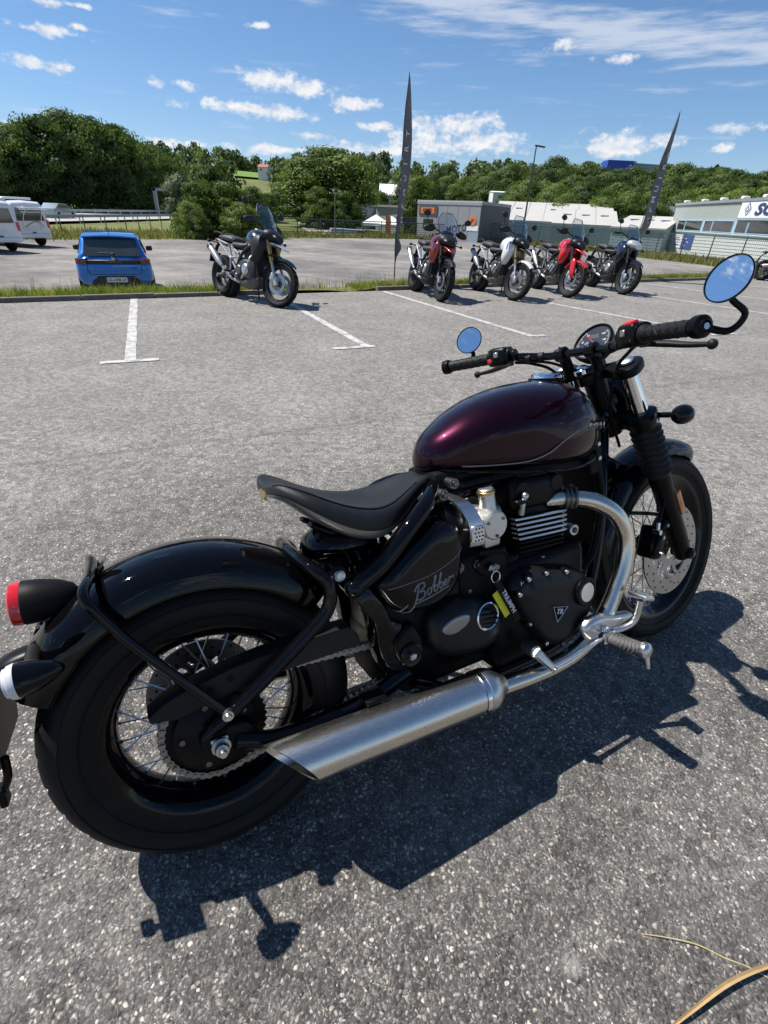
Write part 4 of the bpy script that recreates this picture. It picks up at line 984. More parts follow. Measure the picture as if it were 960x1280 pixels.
    pts = [gnd(802, 1168), gnd(835, 1174), gnd(870, 1182), gnd(905, 1197), gnd(938, 1210), gnd(975, 1232)]
    tag(MB().tube([(p.x, p.y, .003 + .004 * math.sin(i * 1.3)) for i, p in enumerate(pts)], [.0007, .0010, .0012, .0012, .0011, .0008], 6, 4).build('straw_stalk', 'straw', None), 'thin yellow straw stalk on the tarmac beside the leaf', 'straw')
build_street()
# ------------------------------------------------------------------ the bobber in the foreground
pm('gloss_black', (0.0022, 0.0022, 0.0030), 0.25, 0, 1.0, var=0.3, rvar=0.3, spec=0.0, coatior=1.36)
pm('satin_black', (0.0030, 0.0030, 0.0034), 0.36, 0, 0, var=0.25, bump=0.05, bs=900, spec=0.16)
pm('matte_black', (0.0060, 0.0060, 0.0063), 0.5, 0, 0, var=0.3, bump=0.12, bs=700, spec=0.13)
pm('dusty_black', (0.0095, 0.0092, 0.009), 0.5, 0, 0, var=0.4, bump=0.1, bs=500, spec=0.25)
pm('grip_rubber', (0.0085, 0.0085, 0.0085), 0.55, 0, 0, var=0.3, bump=0.3, bs=600, spec=0.28)
pm('leather', (0.009, 0.0095, 0.011), 0.45, 0, 0, var=0.25, bump=0.35, bs=1100, spec=0.38)
pm('chrome', (0.86, 0.86, 0.85), 0.09, 1.0, 0, var=0.03)
pm('alloy', (0.62, 0.62, 0.61), 0.32, 1.0, 0, var=0.12, bump=0.08, bs=500)
pm('bright_alloy', (0.86, 0.86, 0.85), 0.3, 1.0, 0, var=0.05)
pm('cast_alloy', (0.60, 0.59, 0.57), 0.42, 1.0, 0, var=0.15, bump=0.15, bs=900)
pm('dark_steel', (0.16, 0.155, 0.15), 0.4, 1.0, 0, var=0.3)
pm('cover_black', (0.0075, 0.0075, 0.008), 0.40, 0, 0, var=0.25, bump=0.08, bs=900, spec=0.3)
pm('peg_rubber', (0.07, 0.07, 0.068), 0.6, 0, 0, var=0.3, bump=0.3, bs=600)
pm('spoke_steel', (0.42, 0.43, 0.46), 0.3, 1.0, 0, var=0.2)
pm('disc_steel', (0.42, 0.40, 0.38), 0.36, 1.0, 0, var=0.12)
pm('chain_steel', (0.30, 0.28, 0.25), 0.45, 1.0, 0, var=0.35)
pm('brass', (0.55, 0.42, 0.20), 0.35, 1.0, 0, var=0.15)
pm('red_lens', (0.55, 0.012, 0.016), 0.12, 0, 1.0, var=0.15, vs=120)
pm('clear_lens', (0.78, 0.80, 0.82), 0.14, 0, 1.0, var=0.12, vs=150, trans=0.25)
pm('amber_lens', (0.62, 0.19, 0.03), 0.25, 0, 0.6, var=0.15)
pm('red_plastic', (0.60, 0.012, 0.02), 0.35)
pm('mirror_glass', (0.86, 0.88, 0.9), 0.008, 1.0, 0, var=0.01, rvar=0.02)
pm('dial', (0.02, 0.021, 0.024), 0.3, 0, 0.8)
pm('white_print', (0.75, 0.75, 0.74), 0.5)
pm('grey_print', (0.20, 0.20, 0.205), 0.4)
pm('yellow_tag', (0.80, 0.72, 0.02), 0.5)
pm('satin_grey', (0.30, 0.295, 0.285), 0.32, 0.75, 0, var=0.1)
pm('reflector_grey', (0.14, 0.15, 0.155), 0.3, 0.3, 0, var=0.2, vs=400)
pm('plate_white', (0.72, 0.72, 0.70), 0.4, var=0.06)

def brushed(name, col, rough, scale):
    m = bpy.data.materials.new(name); m.use_nodes = True; g = NT(m.node_tree); b = g.n['Principled BSDF']
    tc = g.node('ShaderNodeTexCoord').outputs['Object']
    st = g.noise(g.mapping(tc, scale=scale), 1.0, 4, 0.6)
    g.put(b.inputs['Base Color'], g.mix(st, tuple(c * .82 for c in col), tuple(min(1, c * 1.12) for c in col)))
    g.put(b.inputs['Roughness'], g.math('ADD', rough * .7, g.math('MULTIPLY', st, rough * .6)))
    b.inputs['Metallic'].default_value = 1.0
    bn = g.node('ShaderNodeBump'); bn.inputs['Strength'].default_value = 0.12; bn.inputs['Distance'].default_value = 0.001
    g.put(bn.inputs['Height'], st); g.put(b.inputs['Normal'], bn.outputs[0])
    MAT[name] = m
brushed('brushed_steel', (0.76, 0.715, 0.645), 0.27, (14, 900, 900))
brushed('pipe_steel', (0.68, 0.63, 0.545), 0.22, (60, 300, 300))

def tank_paint():
    m = bpy.data.materials.new('tank_paint'); m.use_nodes = True; g = NT(m.node_tree); b = g.n['Principled BSDF']
    tc = g.node('ShaderNodeTexCoord').outputs['Object']
    fl = g.voro(tc, 2600.0)
    base = g.mix(g.math('MULTIPLY', g.sep(fl.outputs['Color'])[0], 0.55), (0.0035, 0.0001, 0.0015), (0.046, 0.0015, 0.018))
    g.put(b.inputs['Base Color'], base)
    b.inputs['Metallic'].default_value = 0.7; b.inputs['Roughness'].default_value = 0.31
    b.inputs['Coat Weight'].default_value = 1.0; b.inputs['Coat Roughness'].default_value = 0.02; b.inputs['Coat IOR'].default_value = 1.33; b.inputs['Specular IOR Level'].default_value = 0.1
    MAT['tank_paint'] = m
tank_paint()

BIKE = M.Translation((-0.3221, 0.6389, 0)) @ M.Rotation(0.5092, 4, 'Z') @ M.Rotation(-0.2984, 4, 'X')
RAKE = rad(25.8)
def steer_matrix(s):
    a = V((-math.sin(RAKE), 0, math.cos(RAKE))); o = V((1.598, 0, 0))
    return M.Translation(o) @ M.Rotation(s, 4, a) @ M.Translation(-o)
ST = steer_matrix(0.09)
STI = ST.inverted()
def U(x, y, z): return tuple(STI @ V((x, y, z)))     # measured (steered) point back into straight-ahead coordinates
XZ = lambda a, b, d: (a, d, b)                       # outline drawn in the bike's side plane

def wheel(parent, name, c, Ro, w, Rr, rw, nspoke, xf, tread=True, hubr=0.045, hubw=0.05):
    W = empty(name, None, parent); cx, cz = c; Y = V((0, 1, 0)); o = (cx, 0, cz)
    # tyre: rounded crown, bulging sidewall, down to the bead
    h = w / 2; prof = []
    for i in range(25):
        t = -1 + 2 * i / 24; a = t * rad(108)
        y = h * math.sin(a) / 1.0; r = Ro - (Ro - Rr) * 0.62 * (1 - math.cos(a)) * 0.78
        prof.append((r, y))
    prof = [(Rr - .004, -rw)] + [(Rr + .012, -rw - .004)] + [p for p in prof if p[0] > Rr + .015] + [(Rr + .012, rw + .004)] + [(Rr - .004, rw)]
    NA = 336; t_ = MB(); t_.lathe(prof, (0, 0, 0), Y, NA)
    if tread:                                           # sipes pressed into the crown
        NG = 28 if w > .12 else 34; vs = []
        for (x, y, z) in t_.v:
            r = math.hypot(x, z); k = abs(y) / h
            if r > Rr + (Ro - Rr) * .55 and k > .10 and k < .93:
                ang = math.atan2(z, x); sgn = 1 if y > 0 else -1; ph = (ang - sgn * (.05 + .20 * k)) * NG / (2 * PI) + (0.5 if sgn > 0 else 0); fr = abs(ph - round(ph)) * 2 * PI / NG
                if k < .80 and fr < .022: q = (r - .0045) / r; x, z = x * q, z * q
            vs.append((x, y, z))
        t_.v = vs
    t_.v = [tuple((xf if xf is not None else ID) @ V((x + cx, y, z + cz))) for x, y, z in t_.v]
    t_.build('tyre', 'tyre_rubber', W, 30)
    for sgn in (-1, 1):                                 # moulded ribs on the sidewall
        for q in (.30, .62):
            rr = Rr + (Ro - Rr) * q; i = min(range(len(prof)), key=lambda j: abs(prof[j][0] - rr) + (0 if prof[j][1] * sgn > 0 else 9))
            MB(xf).tube([(cx + rr * math.cos(a), prof[i][1], cz + rr * math.sin(a)) for a in np.linspace(0, 2 * PI, 96, endpoint=False)], .0012, 5, 0, True).build('sidewall_rib', 'tyre_rubber', W)
    R1 = Rr + .008
    rim = [(R1, -rw - .004), (R1 + .001, -rw), (R1 - .014, -rw + .004), (R1 - .020, -rw + .012), (R1 - .03, -rw * .45), (R1 - .033, 0), (R1 - .03, rw * .45), (R1 - .020, rw - .012), (R1 - .014, rw - .004), (R1 + .001, rw), (R1, rw + .004),
           (R1 - .004, rw + .004), (R1 - .019, rw - .002), (R1 - .026, rw - .014), (R1 - .037, rw * .42), (R1 - .040, 0), (R1 - .037, -rw * .42), (R1 - .026, -rw + .014), (R1 - .019, -rw + .002), (R1 - .004, -rw - .004)]
    MB(xf).lathe(rim + [rim[0]], o, Y, 72).build('rim', 'gloss_black', W, 40)
    hp = [(0, -hubw - .006), (hubr * .7, -hubw - .006), (hubr, -hubw), (hubr, -hubw + .012), (hubr * .62, -hubw + .02), (hubr * .62, hubw - .02), (hubr, hubw - .012), (hubr, hubw), (hubr * .7, hubw + .006), (0, hubw + .006)]
    MB(xf).lathe(hp, o, Y, 32).build('hub', 'satin_black', W)
    me = None
    for k in range(nspoke):
        a = 2 * PI * k / nspoke; side = 1 if k % 2 else -1; lean = (0.55 if (k // 2) % 2 else -0.55)
        p0 = V((cx + hubr * .94 * math.cos(a + lean), side * (hubw - .006), cz + hubr * .94 * math.sin(a + lean)))
        p1 = V((cx + (R1 - .034) * math.cos(a), side * rw * .12, cz + (R1 - .034) * math.sin(a)))
        if me is None:
            b = MB().cyl((0, 0, 0), (0, 0, 1), .0017, n=6); b.cyl((0, 0, .93), (0, 0, 1), .0034, n=6); me = b.mesh('spoke', 'spoke_steel')
        if xf is not None: p0, p1 = xf @ p0, xf @ p1
        d = p1 - p0
        obj('spoke', me, W, M.Translation(p0) @ d.to_track_quat('Z', 'Y').to_matrix().to_4x4() @ M.Diagonal((1, 1, d.length, 1)))
    return W

def disc(name, c, y, Ro, Ri, xf, W, mat='disc_steel', holes=36, ribs=6):
    """drilled brake disc: rings of real holes between swept carrier arms"""
    b = MB(xf); n = 144; vs = []; fs = []
    rows = [Ri, Ri + (Ro - Ri) * .34, Ri + (Ro - Ri) * .66, Ro]
    for sy in (-.0025, .0025):
        for r in rows:
            for j in range(n): a = 2 * PI * j / n; vs.append((c[0] + r * math.cos(a), y + sy, c[1] + r * math.sin(a)))
    m = len(rows); L = n * m
    for i in range(m - 1):
        for j in range(n):
            q = (i * n + j, i * n + (j + 1) % n, (i + 1) * n + (j + 1) % n, (i + 1) * n + j)
            fs.append(q); fs.append(tuple(L + t for t in reversed(q)))
    for i, k in ((0, 1), (m - 1, -1)):
        for j in range(n):
            q = (i * n + j, i * n + (j + 1) % n, L + i * n + (j + 1) % n, L + i * n + j); fs.append(q)
    b.add(vs, fs); D = b.build(name, mat, W)
    h = MB(xf)
    for j in range(holes):
        a = 2 * PI * j / holes; r = Ri + (Ro - Ri) * (0.25, 0.52, 0.78)[j % 3]
        p = (c[0] + r * math.cos(a), y, c[1] + r * math.sin(a))
        h.cyl((p[0], y - .0031, p[2]), (p[0], y + .0031, p[2]), .0036, n=8)
    o = h.build('vent_hole', 'matte_black', D); o['kind'] = 'stuff'
    cr = MB(xf); 
    for j in range(ribs):
        a = 2 * PI * j / ribs
        pts = [(c[0] + r * math.cos(a + t), y, c[1] + r * math.sin(a + t)) for r, t in ((Ri * .45, 0), (Ri * .7, .12), (Ri * .88, .40), (Ri * 1.02, .72))]
        cr.tube(pts, [.012, .011, .009, .010], 8, 4, flat=1.0)
        cr.tube([pts[0], (c[0] + Ri * .8 * math.cos(a - .2), y, c[1] + Ri * .8 * math.sin(a - .2)), (c[0] + Ri * 1.02 * math.cos(a - .1), y, c[1] + Ri * 1.02 * math.sin(a - .1))], [.011, .008, .008], 8, 4)
    cr.lathe([(Ri * .32, -.004), (Ri * .56, -.004), (Ri * .56, .004), (Ri * .32, .004), (Ri * .32, -.004)], (c[0], y, c[1]), (0, 1, 0), 36)
    # squash the arms flat to the disc plane
    iv = xf.inverted() if xf is not None else ID; fw = xf if xf is not None else ID
    cr.v = [tuple(fw @ V((q.x, y + (q.y - y) * .28, q.z))) for q in (iv @ V(p) for p in cr.v)]
    cr.build('disc_carrier', mat, D)
    return D

def bolt(b, p, r=.006, d=-1, l=.006):
    b.lathe([(0, l), (r * .55, l), (r * .6, l * .6), (r * .95, l * .85), (r, l * .4), (r, 0), (0, 0)], p, (0, d, 0), 12)

def build_bobber():
    B = empty('bobber_motorcycle', BIKE)
    tag(B, 'large black bobber motorcycle with burgundy tank and solo seat in the foreground', 'motorcycle')
    # ---------------- wheels
    rw = wheel(B, 'rear_wheel', (0, .325), .325, .158, .213, .055, 32, None, hubr=.06, hubw=.062)
    fw = wheel(B, 'front_wheel', (1.51, .331), .331, .108, .246, .036, 32, ST, hubr=.032, hubw=.045)
    disc('brake_disc', (0, .325), .083, .1275, .085, None, rw, 'dark_steel')
    disc('brake_disc', (1.51, .331), -.066, .155, .105, ST, fw)
    # rear sprocket with lightening slots between bolts
    sp = MB(); n = 42; pts = []
    for j in range(n * 2): a = PI * j / n; r = .109 if j % 2 else .103; pts.append((r * math.cos(a), .325 + r * math.sin(a)))
    sp.prism(pts, XZ, -.079, -.072); sp.lathe([(0, 0), (.07, 0), (.085, .012), (.05, .028), (.03, .03), (0, .03)], (0, -.079, .325), (0, -1, 0), 40)
    S = sp.build('sprocket', 'satin_black', rw)
    sb = MB()
    for j in range(5): a = 2 * PI * j / 5 + .5; bolt(sb, (.068 * math.cos(a), -.083, .325 + .068 * math.sin(a)), .011, -1, .018)
    o = sb.build('sprocket_bolt', 'dark_steel', S); o['kind'] = 'stuff'
    # ---------------- chain: a closed loop of link plates and rollers
    fs_c, fs_r = (.455, .335), .044
    rs_c, rs_r = (0, .325), .106
    path = []
    d = math.dist(fs_c, rs_c); th = math.asin((rs_r - fs_r) / d)
    for j in range(40): a = PI / 2 + th * 1 + (PI - 2 * th) * 0 + (PI + 2 * th - 2 * th) * j / 39 * 1.0; path.append((rs_c[0] + rs_r * math.cos(a - 0), rs_c[1] + rs_r * math.sin(a)))
    for j in range(20): a = -PI / 2 + PI * j / 19; path.append((fs_c[0] + fs_r * math.cos(a), fs_c[1] + fs_r * math.sin(a)))
    P = [np.array(p) for p in path] + [np.array(path[0])]
    seg = [np.linalg.norm(P[i + 1] - P[i]) for i in range(len(P) - 1)]; tot = sum(seg); pitch = tot / round(tot / .0159); N = round(tot / pitch)
    def along(s_):
        s_ %= tot
        for i, L in enumerate(seg):
            if s_ <= L: return P[i] + (P[i + 1] - P[i]) * (s_ / L)
            s_ -= L
        return P[-1]
    ch = MB()
    for i in range(N):
        a, b = along(i * pitch), along((i + 1) * pitch); off = .0085 if i % 2 else .0065; c = (a + b) / 2; dv = (b - a) / 2; nn = np.array([-dv[1], dv[0]]); nn = nn / np.linalg.norm(nn)
        out = []
        for t, hh in ((-1.45, 0), (-1.3, .006), (-.9, .0078), (0, .0048), (.9, .0078), (1.3, .006), (1.45, 0)): out.append(tuple(c + dv * t + nn * hh))
        for t, hh in ((1.3, .006), (.9, .0078), (0, .0048), (-.9, .0078), (-1.3, .006)): out.append(tuple(c + dv * t - nn * hh))
        for sy in (-1, 1): ch.prism(out, XZ, -.0755 + sy * off - .001, -.0755 + sy * off + .001)
        ch.cyl((a[0], -.087, a[1]), (a[0], -.064, a[1]), .0042, n=8)
    tag(ch.build('chain', 'chain_steel', B), kind='stuff')
    # ---------------- swing-arm cage
    for sy in (-1, 1):
        m = MB()
        m.tube([(.44, sy * .12, .315), (.30, sy * .125, .275), (.12, sy * .13, .285), (.03, sy * .126, .315)], [.024, .022, .018, .02], 12, 6, flat=1.0)
        m.build('swingarm', 'gloss_black', B)
        h = MB().tube([(.233, sy * .045, .640), (.237, sy * .08, .637), (.250, sy * .115, .625), (.273, sy * .131, .590), (.262, sy * .132, .540), (.219, sy * .132, .503), (.105, sy * .132, .427), (.036, sy * .132, .385), (-.025, sy * .132, .352)], [.015, .015, .015, .015, .015, .015, .014, .013, .009], 14, 7)
        h.build('cage_tube', 'gloss_black', B)
    MB().tube([(.234, -.05, .640), (.231, -.02, .642), (.230, 0, .643), (.231, .02, .642), (.234, .05, .640)], .015, 12, 5).build('cage_bridge', 'gloss_black', B)
    # axle carrier plate, adjuster and nut
    for sy in (-1, 1):
        m = MB(); out = [(-.035, .345), (-.03, .30), (0, .287), (.055, .292), (.075, .318), (.06, .345), (.03, .358), (0, .352)]
        m.puffy(out, lambda a, b, d: (a, sy * d, b), .118, .014, 6, 2, 5, 4, back=.02)
        pl = m.build('axle_carrier', 'satin_black', B)
        a = MB(); a.box((.0, sy * .137, .325), (.034, .008, .034), bev=.002); a.build('adjuster_block', 'alloy', pl)
        a = MB(); a.lathe([(0, .034), (.007, .034), (.008, .03), (.008, .022), (.013, .022), (.0145, .018), (.0145, .008), (.019, .008), (.019, .003), (0, .003)], (0, sy * .138, .325), (0, sy, 0), 6 * 4)
        a.build('axle_nut', 'alloy', pl)
    # ---------------- rear mudguard: flared section swept round the wheel
    rings = []
    A0, A1 = rad(38), rad(148)
    sect = [(-.088, -.062), (-.093, -.058), (-.092, -.035), (-.086, -.014), (-.070, .001), (-.045, .010), (-.018, .0135), (0, .0145), (.018, .0135), (.045, .010), (.070, .001), (.086, -.014), (.092, -.035), (.093, -.058), (.088, -.062)]
    inner = [(y * .965, r - .004) for y, r in reversed(sect)]
    for i in range(49):
        t = i / 48; a = A0 + (A1 - A0) * t; e = min(1, min(t, 1 - t) * 9 + .35) ** .5 if (t < .1) else 1.0
        R = .372 + .004 * math.sin(t * PI) - (.004 if t > .85 else 0)
        wd = 1.0 - .10 * max(0, (t - .75) / .25) ** 2 - .25 * max(0, (.10 - t) / .10) ** 2
        rings.append([(math.cos(a) * (R + r), y * wd, .325 + math.sin(a) * (R + r)) for y, r in sect + inner])
    G = MB().loft(rings).build('rear_mudguard', 'gloss_black', B, 45)
    MB().tube([(math.cos(a) * .389, 0, .325 + math.sin(a) * .389) for a in np.linspace(A0 + .25, A1 - .3, 26)], .0022, 6).build('mudguard_rib', 'gloss_black', G)
    for sy in (-1, 1):
        m = MB(); a = rad(75); 
        m.box((math.cos(a) * .362, sy * .0935, .325 + math.sin(a) * .362), (.035, .002, .008), M.Rotation(-(a - PI / 2), 3, 'Y'), .001); m.build('mudguard_slot', 'matte_black', G)
    # rear loop stay
    for sy in (-1, 1):
        MB().tube([(-.152, 0, .700), (-.152, sy * .04, .700), (-.155, sy * .075, .700), (-.160, sy * .105, .694), (-.157, sy * .118, .680), (-.145, sy * .122, .657), (-.110, sy * .126, .591), (-.049, sy * .130, .498), (.022, sy * .134, .391)], .0095, 12, 6).build('stay_tube', 'gloss_black', B)
    m = MB(); m.lathe([(0, .014), (.006, .014), (.008, .008), (.011, .008), (.011, -.006), (0, -.006)], (.024, -.142, .389), (0, -1, 0), 16); m.build('stay_bolt', 'alloy', B)
    # ---------------- chain guard
    m = MB(); gd = [(-.114, .420), (-.083, .438), (-.049, .449), (.048, .466), (.172, .474), (.310, .472), (.331, .445), (.334, .419), (.162, .420), (.055, .414), (-.016, .404), (-.065, .396), (-.112, .407)]
    m.prism(gd, XZ, -.112, -.106, .0015); m.loft([[(a, y, b + (.003 if y > -.1 else 0)) for (a, b) in gd[:6]] for y in (-.112, -.098, -.07)], cap=False, closed=False)
    CG = m.build('chain_guard', 'dusty_black', B)
    for (a, b) in ((.005, .435), (.045, .445)):
        mm = MB(); mm.cyl((a, -.113, b), (a, -.1118, b), .008, n=6); mm.build('guard_hole', 'matte_black', CG)
    # ---------------- seat
    xs = [.196, .204, .222, .26, .31, .36, .41, .455, .50, .545, .585, .600]
    zt = [.800, .806, .805, .786, .757, .735, .722, .722, .733, .748, .756, .752]
    hw = [.045, .078, .108, .134, .146, .147, .138, .118, .092, .068, .05, .040]
    th = [.018, .024, .032, .046, .056, .060, .058, .052, .044, .034, .026, .022]
    rings = []; pan = []
    for x, z, w, t_ in zip(xs, zt, hw, th):
        top = [(x, w * t, z + dz * (w / .14)) for t, dz in ((-1, -.020), (-.97, -.009), (-.9, .001), (-.78, .006), (-.6, .003), (-.35, -.003), (0, -.006), (.35, -.003), (.6, .003), (.78, .006), (.9, .001), (.97, -.009), (1, -.020))]
        low = [(x, w * 1.005, z - t_ * .62), (x, w * .95, z - t_ * .78), (x, -w * .95, z - t_ * .78), (x, -w * 1.005, z - t_ * .62)]
        rings.append(top + low)
        pan.append([(x, w * .99, z - t_ * .60), (x, w * .97, z - t_ * .88), (x, w * .86, z - t_ * 1.05), (x, w * .4, z - t_ * 1.15), (x, -w * .4, z - t_ * 1.15), (x, -w * .86, z - t_ * 1.05), (x, -w * .97, z - t_ * .88), (x, -w * .99, z - t_ * .60), (x, 0, z - t_ * .5)])
    def dens(R):
        q = []
        for j in range(len(R[0])): q.append(cr_spline([r[j] for r in R], 4))
        return [[q[j][i] for j in range(len(q))] for i in range(len(q[0]))]
    ST_ = MB().loft(dens(rings)).build('seat', 'leather', B, 70)
    MB().loft(dens(pan)).build('seat_pan', 'satin_grey', ST_, 50)
    pipe = [(x, -w * .84, z + .0048 * (w / .14)) for x, z, w in zip(xs, zt, hw)][1:-2]
    MB().tube(pipe, .0016, 6, 4).build('seat_seam', 'matte_black', ST_)
    MB().box((.197, 0, .783), (.006, .05, .022), M.Rotation(.25, 3, 'Y'), .002).build('seat_badge', 'brass', ST_)
    m = MB(); m.tube([(.28, -.03, .70), (.33, -.03, .672), (.40, -.03, .655)], [.012, .022, .02], 10, 4, flat=.5); m.tube([(.28, .03, .70), (.33, .03, .672), (.40, .03, .655)], [.012, .022, .02], 10, 4, flat=.5)
    m.box((.34, 0, .675), (.10, .06, .012), M.Rotation(.4, 3, 'Y'), .003); m.build('seat_bracket', 'satin_black', B)
    # body of the under-seat hump (frame cover) and the shock
    m = MB(); rg = []
    for x, z, w, h in ((.262, .628, .02, .012), (.275, .637, .05, .026), (.31, .645, .07, .036), (.36, .64, .08, .05), (.42, .62, .08, .07)):
        rg.append([(x, w * math.cos(t), z + h * math.sin(t)) for t in np.linspace(0, 2 * PI, 20, endpoint=False)])
    m.loft(rg); m.build('frame_tail_cover', 'gloss_black', B)
    sh = MB(); sh.cyl((.30, -.055, .603), (.52, -.03, .60), .018, n=16); sh.build('shock_absorber', 'satin_black', B)
    cs = MB(); pts = [(.33 + .16 * t, -.053 + .022 * t + .036 * math.cos(2 * PI * 6 * t), .602 + .036 * math.sin(2 * PI * 6 * t)) for t in np.linspace(0, 1, 120)]
    cs.tube(pts, .0055, 8); cs.build('coil_spring', 'gloss_black', B)
    lk = MB(); lk.tube([(.285, -.10, .612), (.335, -.125, .585)], .012, 10); lk.cyl((.268, -.075, .615), (.268, -.102, .615), .020, n=18, bev=.003); lk.cyl((.300, -.085, .603), (.300, -.122, .603), .022, n=18, bev=.004); LK = lk.build('shock_link', 'satin_black', B)
    m = MB(); bolt(m, (.300, -.122, .603), .013, -1, .008); m.build('link_bolt', 'alloy', LK)
    m = MB(); bolt(m, (.268, -.102, .615), .010, -1, .008); m.build('link_bolt', 'dark_steel', LK)
    # ---------------- frame tubes
    for sy in (-1, 1):
        MB().tube([(.585, sy * .070, .735), (.562, sy * .095, .728), (.524, sy * .125, .709), (.470, sy * .138, .672), (.403, sy * .140, .616), (.361, sy * .141, .592), (.325, sy * .141, .574)], [.016, .018, .020, .021, .022, .022, .020], 14, 6).build('frame_rail', 'gloss_black', B)
        MB().ball((.324, sy * .141, .573), .022, 14).build('frame_lug', 'gloss_black', B)
        m = MB(); o = [(.310, .565), (.345, .515), (.362, .458), (.366, .387), (.385, .325), (.425, .290), (.452, .282), (.448, .297), (.428, .312), (.408, .345), (.405, .40), (.425, .43), (.44, .445), (.41, .47), (.395, .52), (.375, .555), (.345, .585)]
        m.puffy(o, lambda a, b, d: (a, sy * d, b), .112, .026, 7, 2.2, 6, 4, back=.03); m.build('frame_plate', 'gloss_black', B)
        MB().tube([(1.25, 0, .80), (1.21, sy * .03, .70), (1.15, sy * .075, .52), (1.10, sy * .09, .36), (1.04, sy * .10, .245), (.92, sy * .11, .20), (.6, sy * .11, .20), (.46, sy * .11, .27)], .0165, 12, 6).build('frame_downtube', 'gloss_black', B)
        MB().tube([(1.25, 0, .84), (1.15, sy * .05, .78), (.9, sy * .06, .72), (.6, sy * .07, .70)], .017, 12, 5).build('frame_spine', 'gloss_black', B)
    MB().cyl((1.285, 0, .76), (1.19, 0, .957), .032, n=20).build('steering_head', 'satin_black', B)
    m = MB(); o = [(.400, .400), (.419, .426), (.455, .443), (.482, .395), (.475, .358), (.446, .318), (.412, .352)]
    m.puffy(o, XZ, -.132, -.014, 6, 2, 6, 4, back=-.01); PV = m.build('pivot_plate', 'satin_black', B)
    m = MB(); m.lathe([(.030, 0), (.030, .004), (.026, .006), (.018, .004), (0, .004)], (.442, -.146, .369), (0, -1, 0), 28); m.build('pivot_cap', 'gloss_black', PV)
    m = MB(); bolt(m, (.442, -.150, .369), .009, -1, .009); m.build('pivot_bolt', 'alloy', PV)
    # ---------------- side cover with its script
    side = [(.374, .566), (.41, .600), (.494, .655), (.545, .678), (.592, .66), (.608, .623), (.604, .551), (.580, .500), (.521, .468), (.442, .473), (.407, .494), (.384, .529)]
    SC = MB().puffy(side, XZ, -.115, -.048, 7, 2.4, 10, 6, back=-.02).build('side_cover', 'gloss_black', B, 60)
    MB().tube([(a, -.117, b) for a, b in cr_spline(side, 5, True)], .0035, 8, 0, True).build('side_cover_bead', 'gloss_black', SC)
    low = [(.392, .548), (.455, .553), (.53, .565), (.600, .60), (.602, .555), (.578, .503), (.521, .472), (.442, .477), (.410, .497)]
    strokes = [[(-.7, .02), (-1.1, -.3), (-1.25, -.62), (-.9, -.85), (-.45, -.6), (-.1, 0), (.12, .75), (.16, .98)],
               [(-.2, .72), (.08, 1.02), (.55, 1.02), (.6, .72), (.2, .52), (.56, .45), (.6, .1), (.25, -.02), (0, .1)],
               [(.95, .45), (.8, .25), (.9, .03), (1.1, .1), (1.15, .35), (.98, .45), (1.22, .38)],
               [(1.25, .35), (1.55, .95), (1.5, 1.05), (1.4, .6), (1.38, .1), (1.55, .02), (1.68, .25), (1.55, .42), (1.45, .3)],
               [(1.72, .35), (2.0, .95), (1.96, 1.05), (1.86, .6), (1.84, .1), (2.0, .02), (2.14, .25), (2.0, .42), (1.9, .3)],
               [(2.2, .2), (2.42, .3), (2.38, .46), (2.22, .3), (2.28, .05), (2.52, .14)],
               [(2.55, .15), (2.68, .52), (2.72, .38), (2.95, .45), (2.98, .3)], [(-.1, -.16), (1.2, -.2), (2.6, -.12)]]
    def side_y(a, b):
        c = np.mean(np.array(cr_spline(side, 6, True)), axis=0); best = 0
        o = np.array(cr_spline(side, 6, True)) - c; dv = np.array([a, b]) - c; an = math.atan2(dv[1], dv[0])
        angs = np.arctan2(o[:, 1], o[:, 0]); i = int(np.argmin(np.abs((angs - an + PI) % (2 * PI) - PI))); t = np.linalg.norm(dv) / np.linalg.norm(o[i])
        return -.115 - .048 * max(0, 1 - min(1, t) ** 7) ** (1 / 2.4)
    sx, tilt = .034, rad(11); ox, oz = .462, .508
    scr = MB()
    for s_ in strokes:
        pts = []
        for a, b in cr_spline(s_, 5):
            a, b = a + .22 * b, b * 1.02
            X = ox + sx * (a * math.cos(tilt) - b * math.sin(tilt)); Z = oz + sx * (a * math.sin(tilt) + b * math.cos(tilt)); pts.append((X, side_y(X, Z) - .0006, Z))
        scr.tube(pts, .0019, 6, flat=1)
    tag(scr.build('script_lettering', 'grey_print', SC), kind='stuff')
    pts = [(a, side_y(a, b) - .0004, b) for a, b in cr_spline([(.395, .553), (.45, .556), (.50, .560), (.56, .578), (.603, .603)], 6)]
    MB().tube(pts, .0009, 6).build('pinstripe', 'grey_print', SC)
    # ---------------- fuel tank
    X = [.583, .590, .615, .655, .70, .76, .83, .90, .97, 1.03, 1.075, 1.105, 1.125, 1.13]
    W = [.012, .032, .062, .088, .108, .126, .138, .144, .145, .138, .124, .100, .068, .03]
    T = [.800, .816, .846, .874, .899, .922, .938, .946, .947, .940, .922, .900, .874, .85]
    Z = [.772, .764, .755, .748, .742, .734, .724, .714, .708, .708, .715, .735, .765, .79]
    rings = []
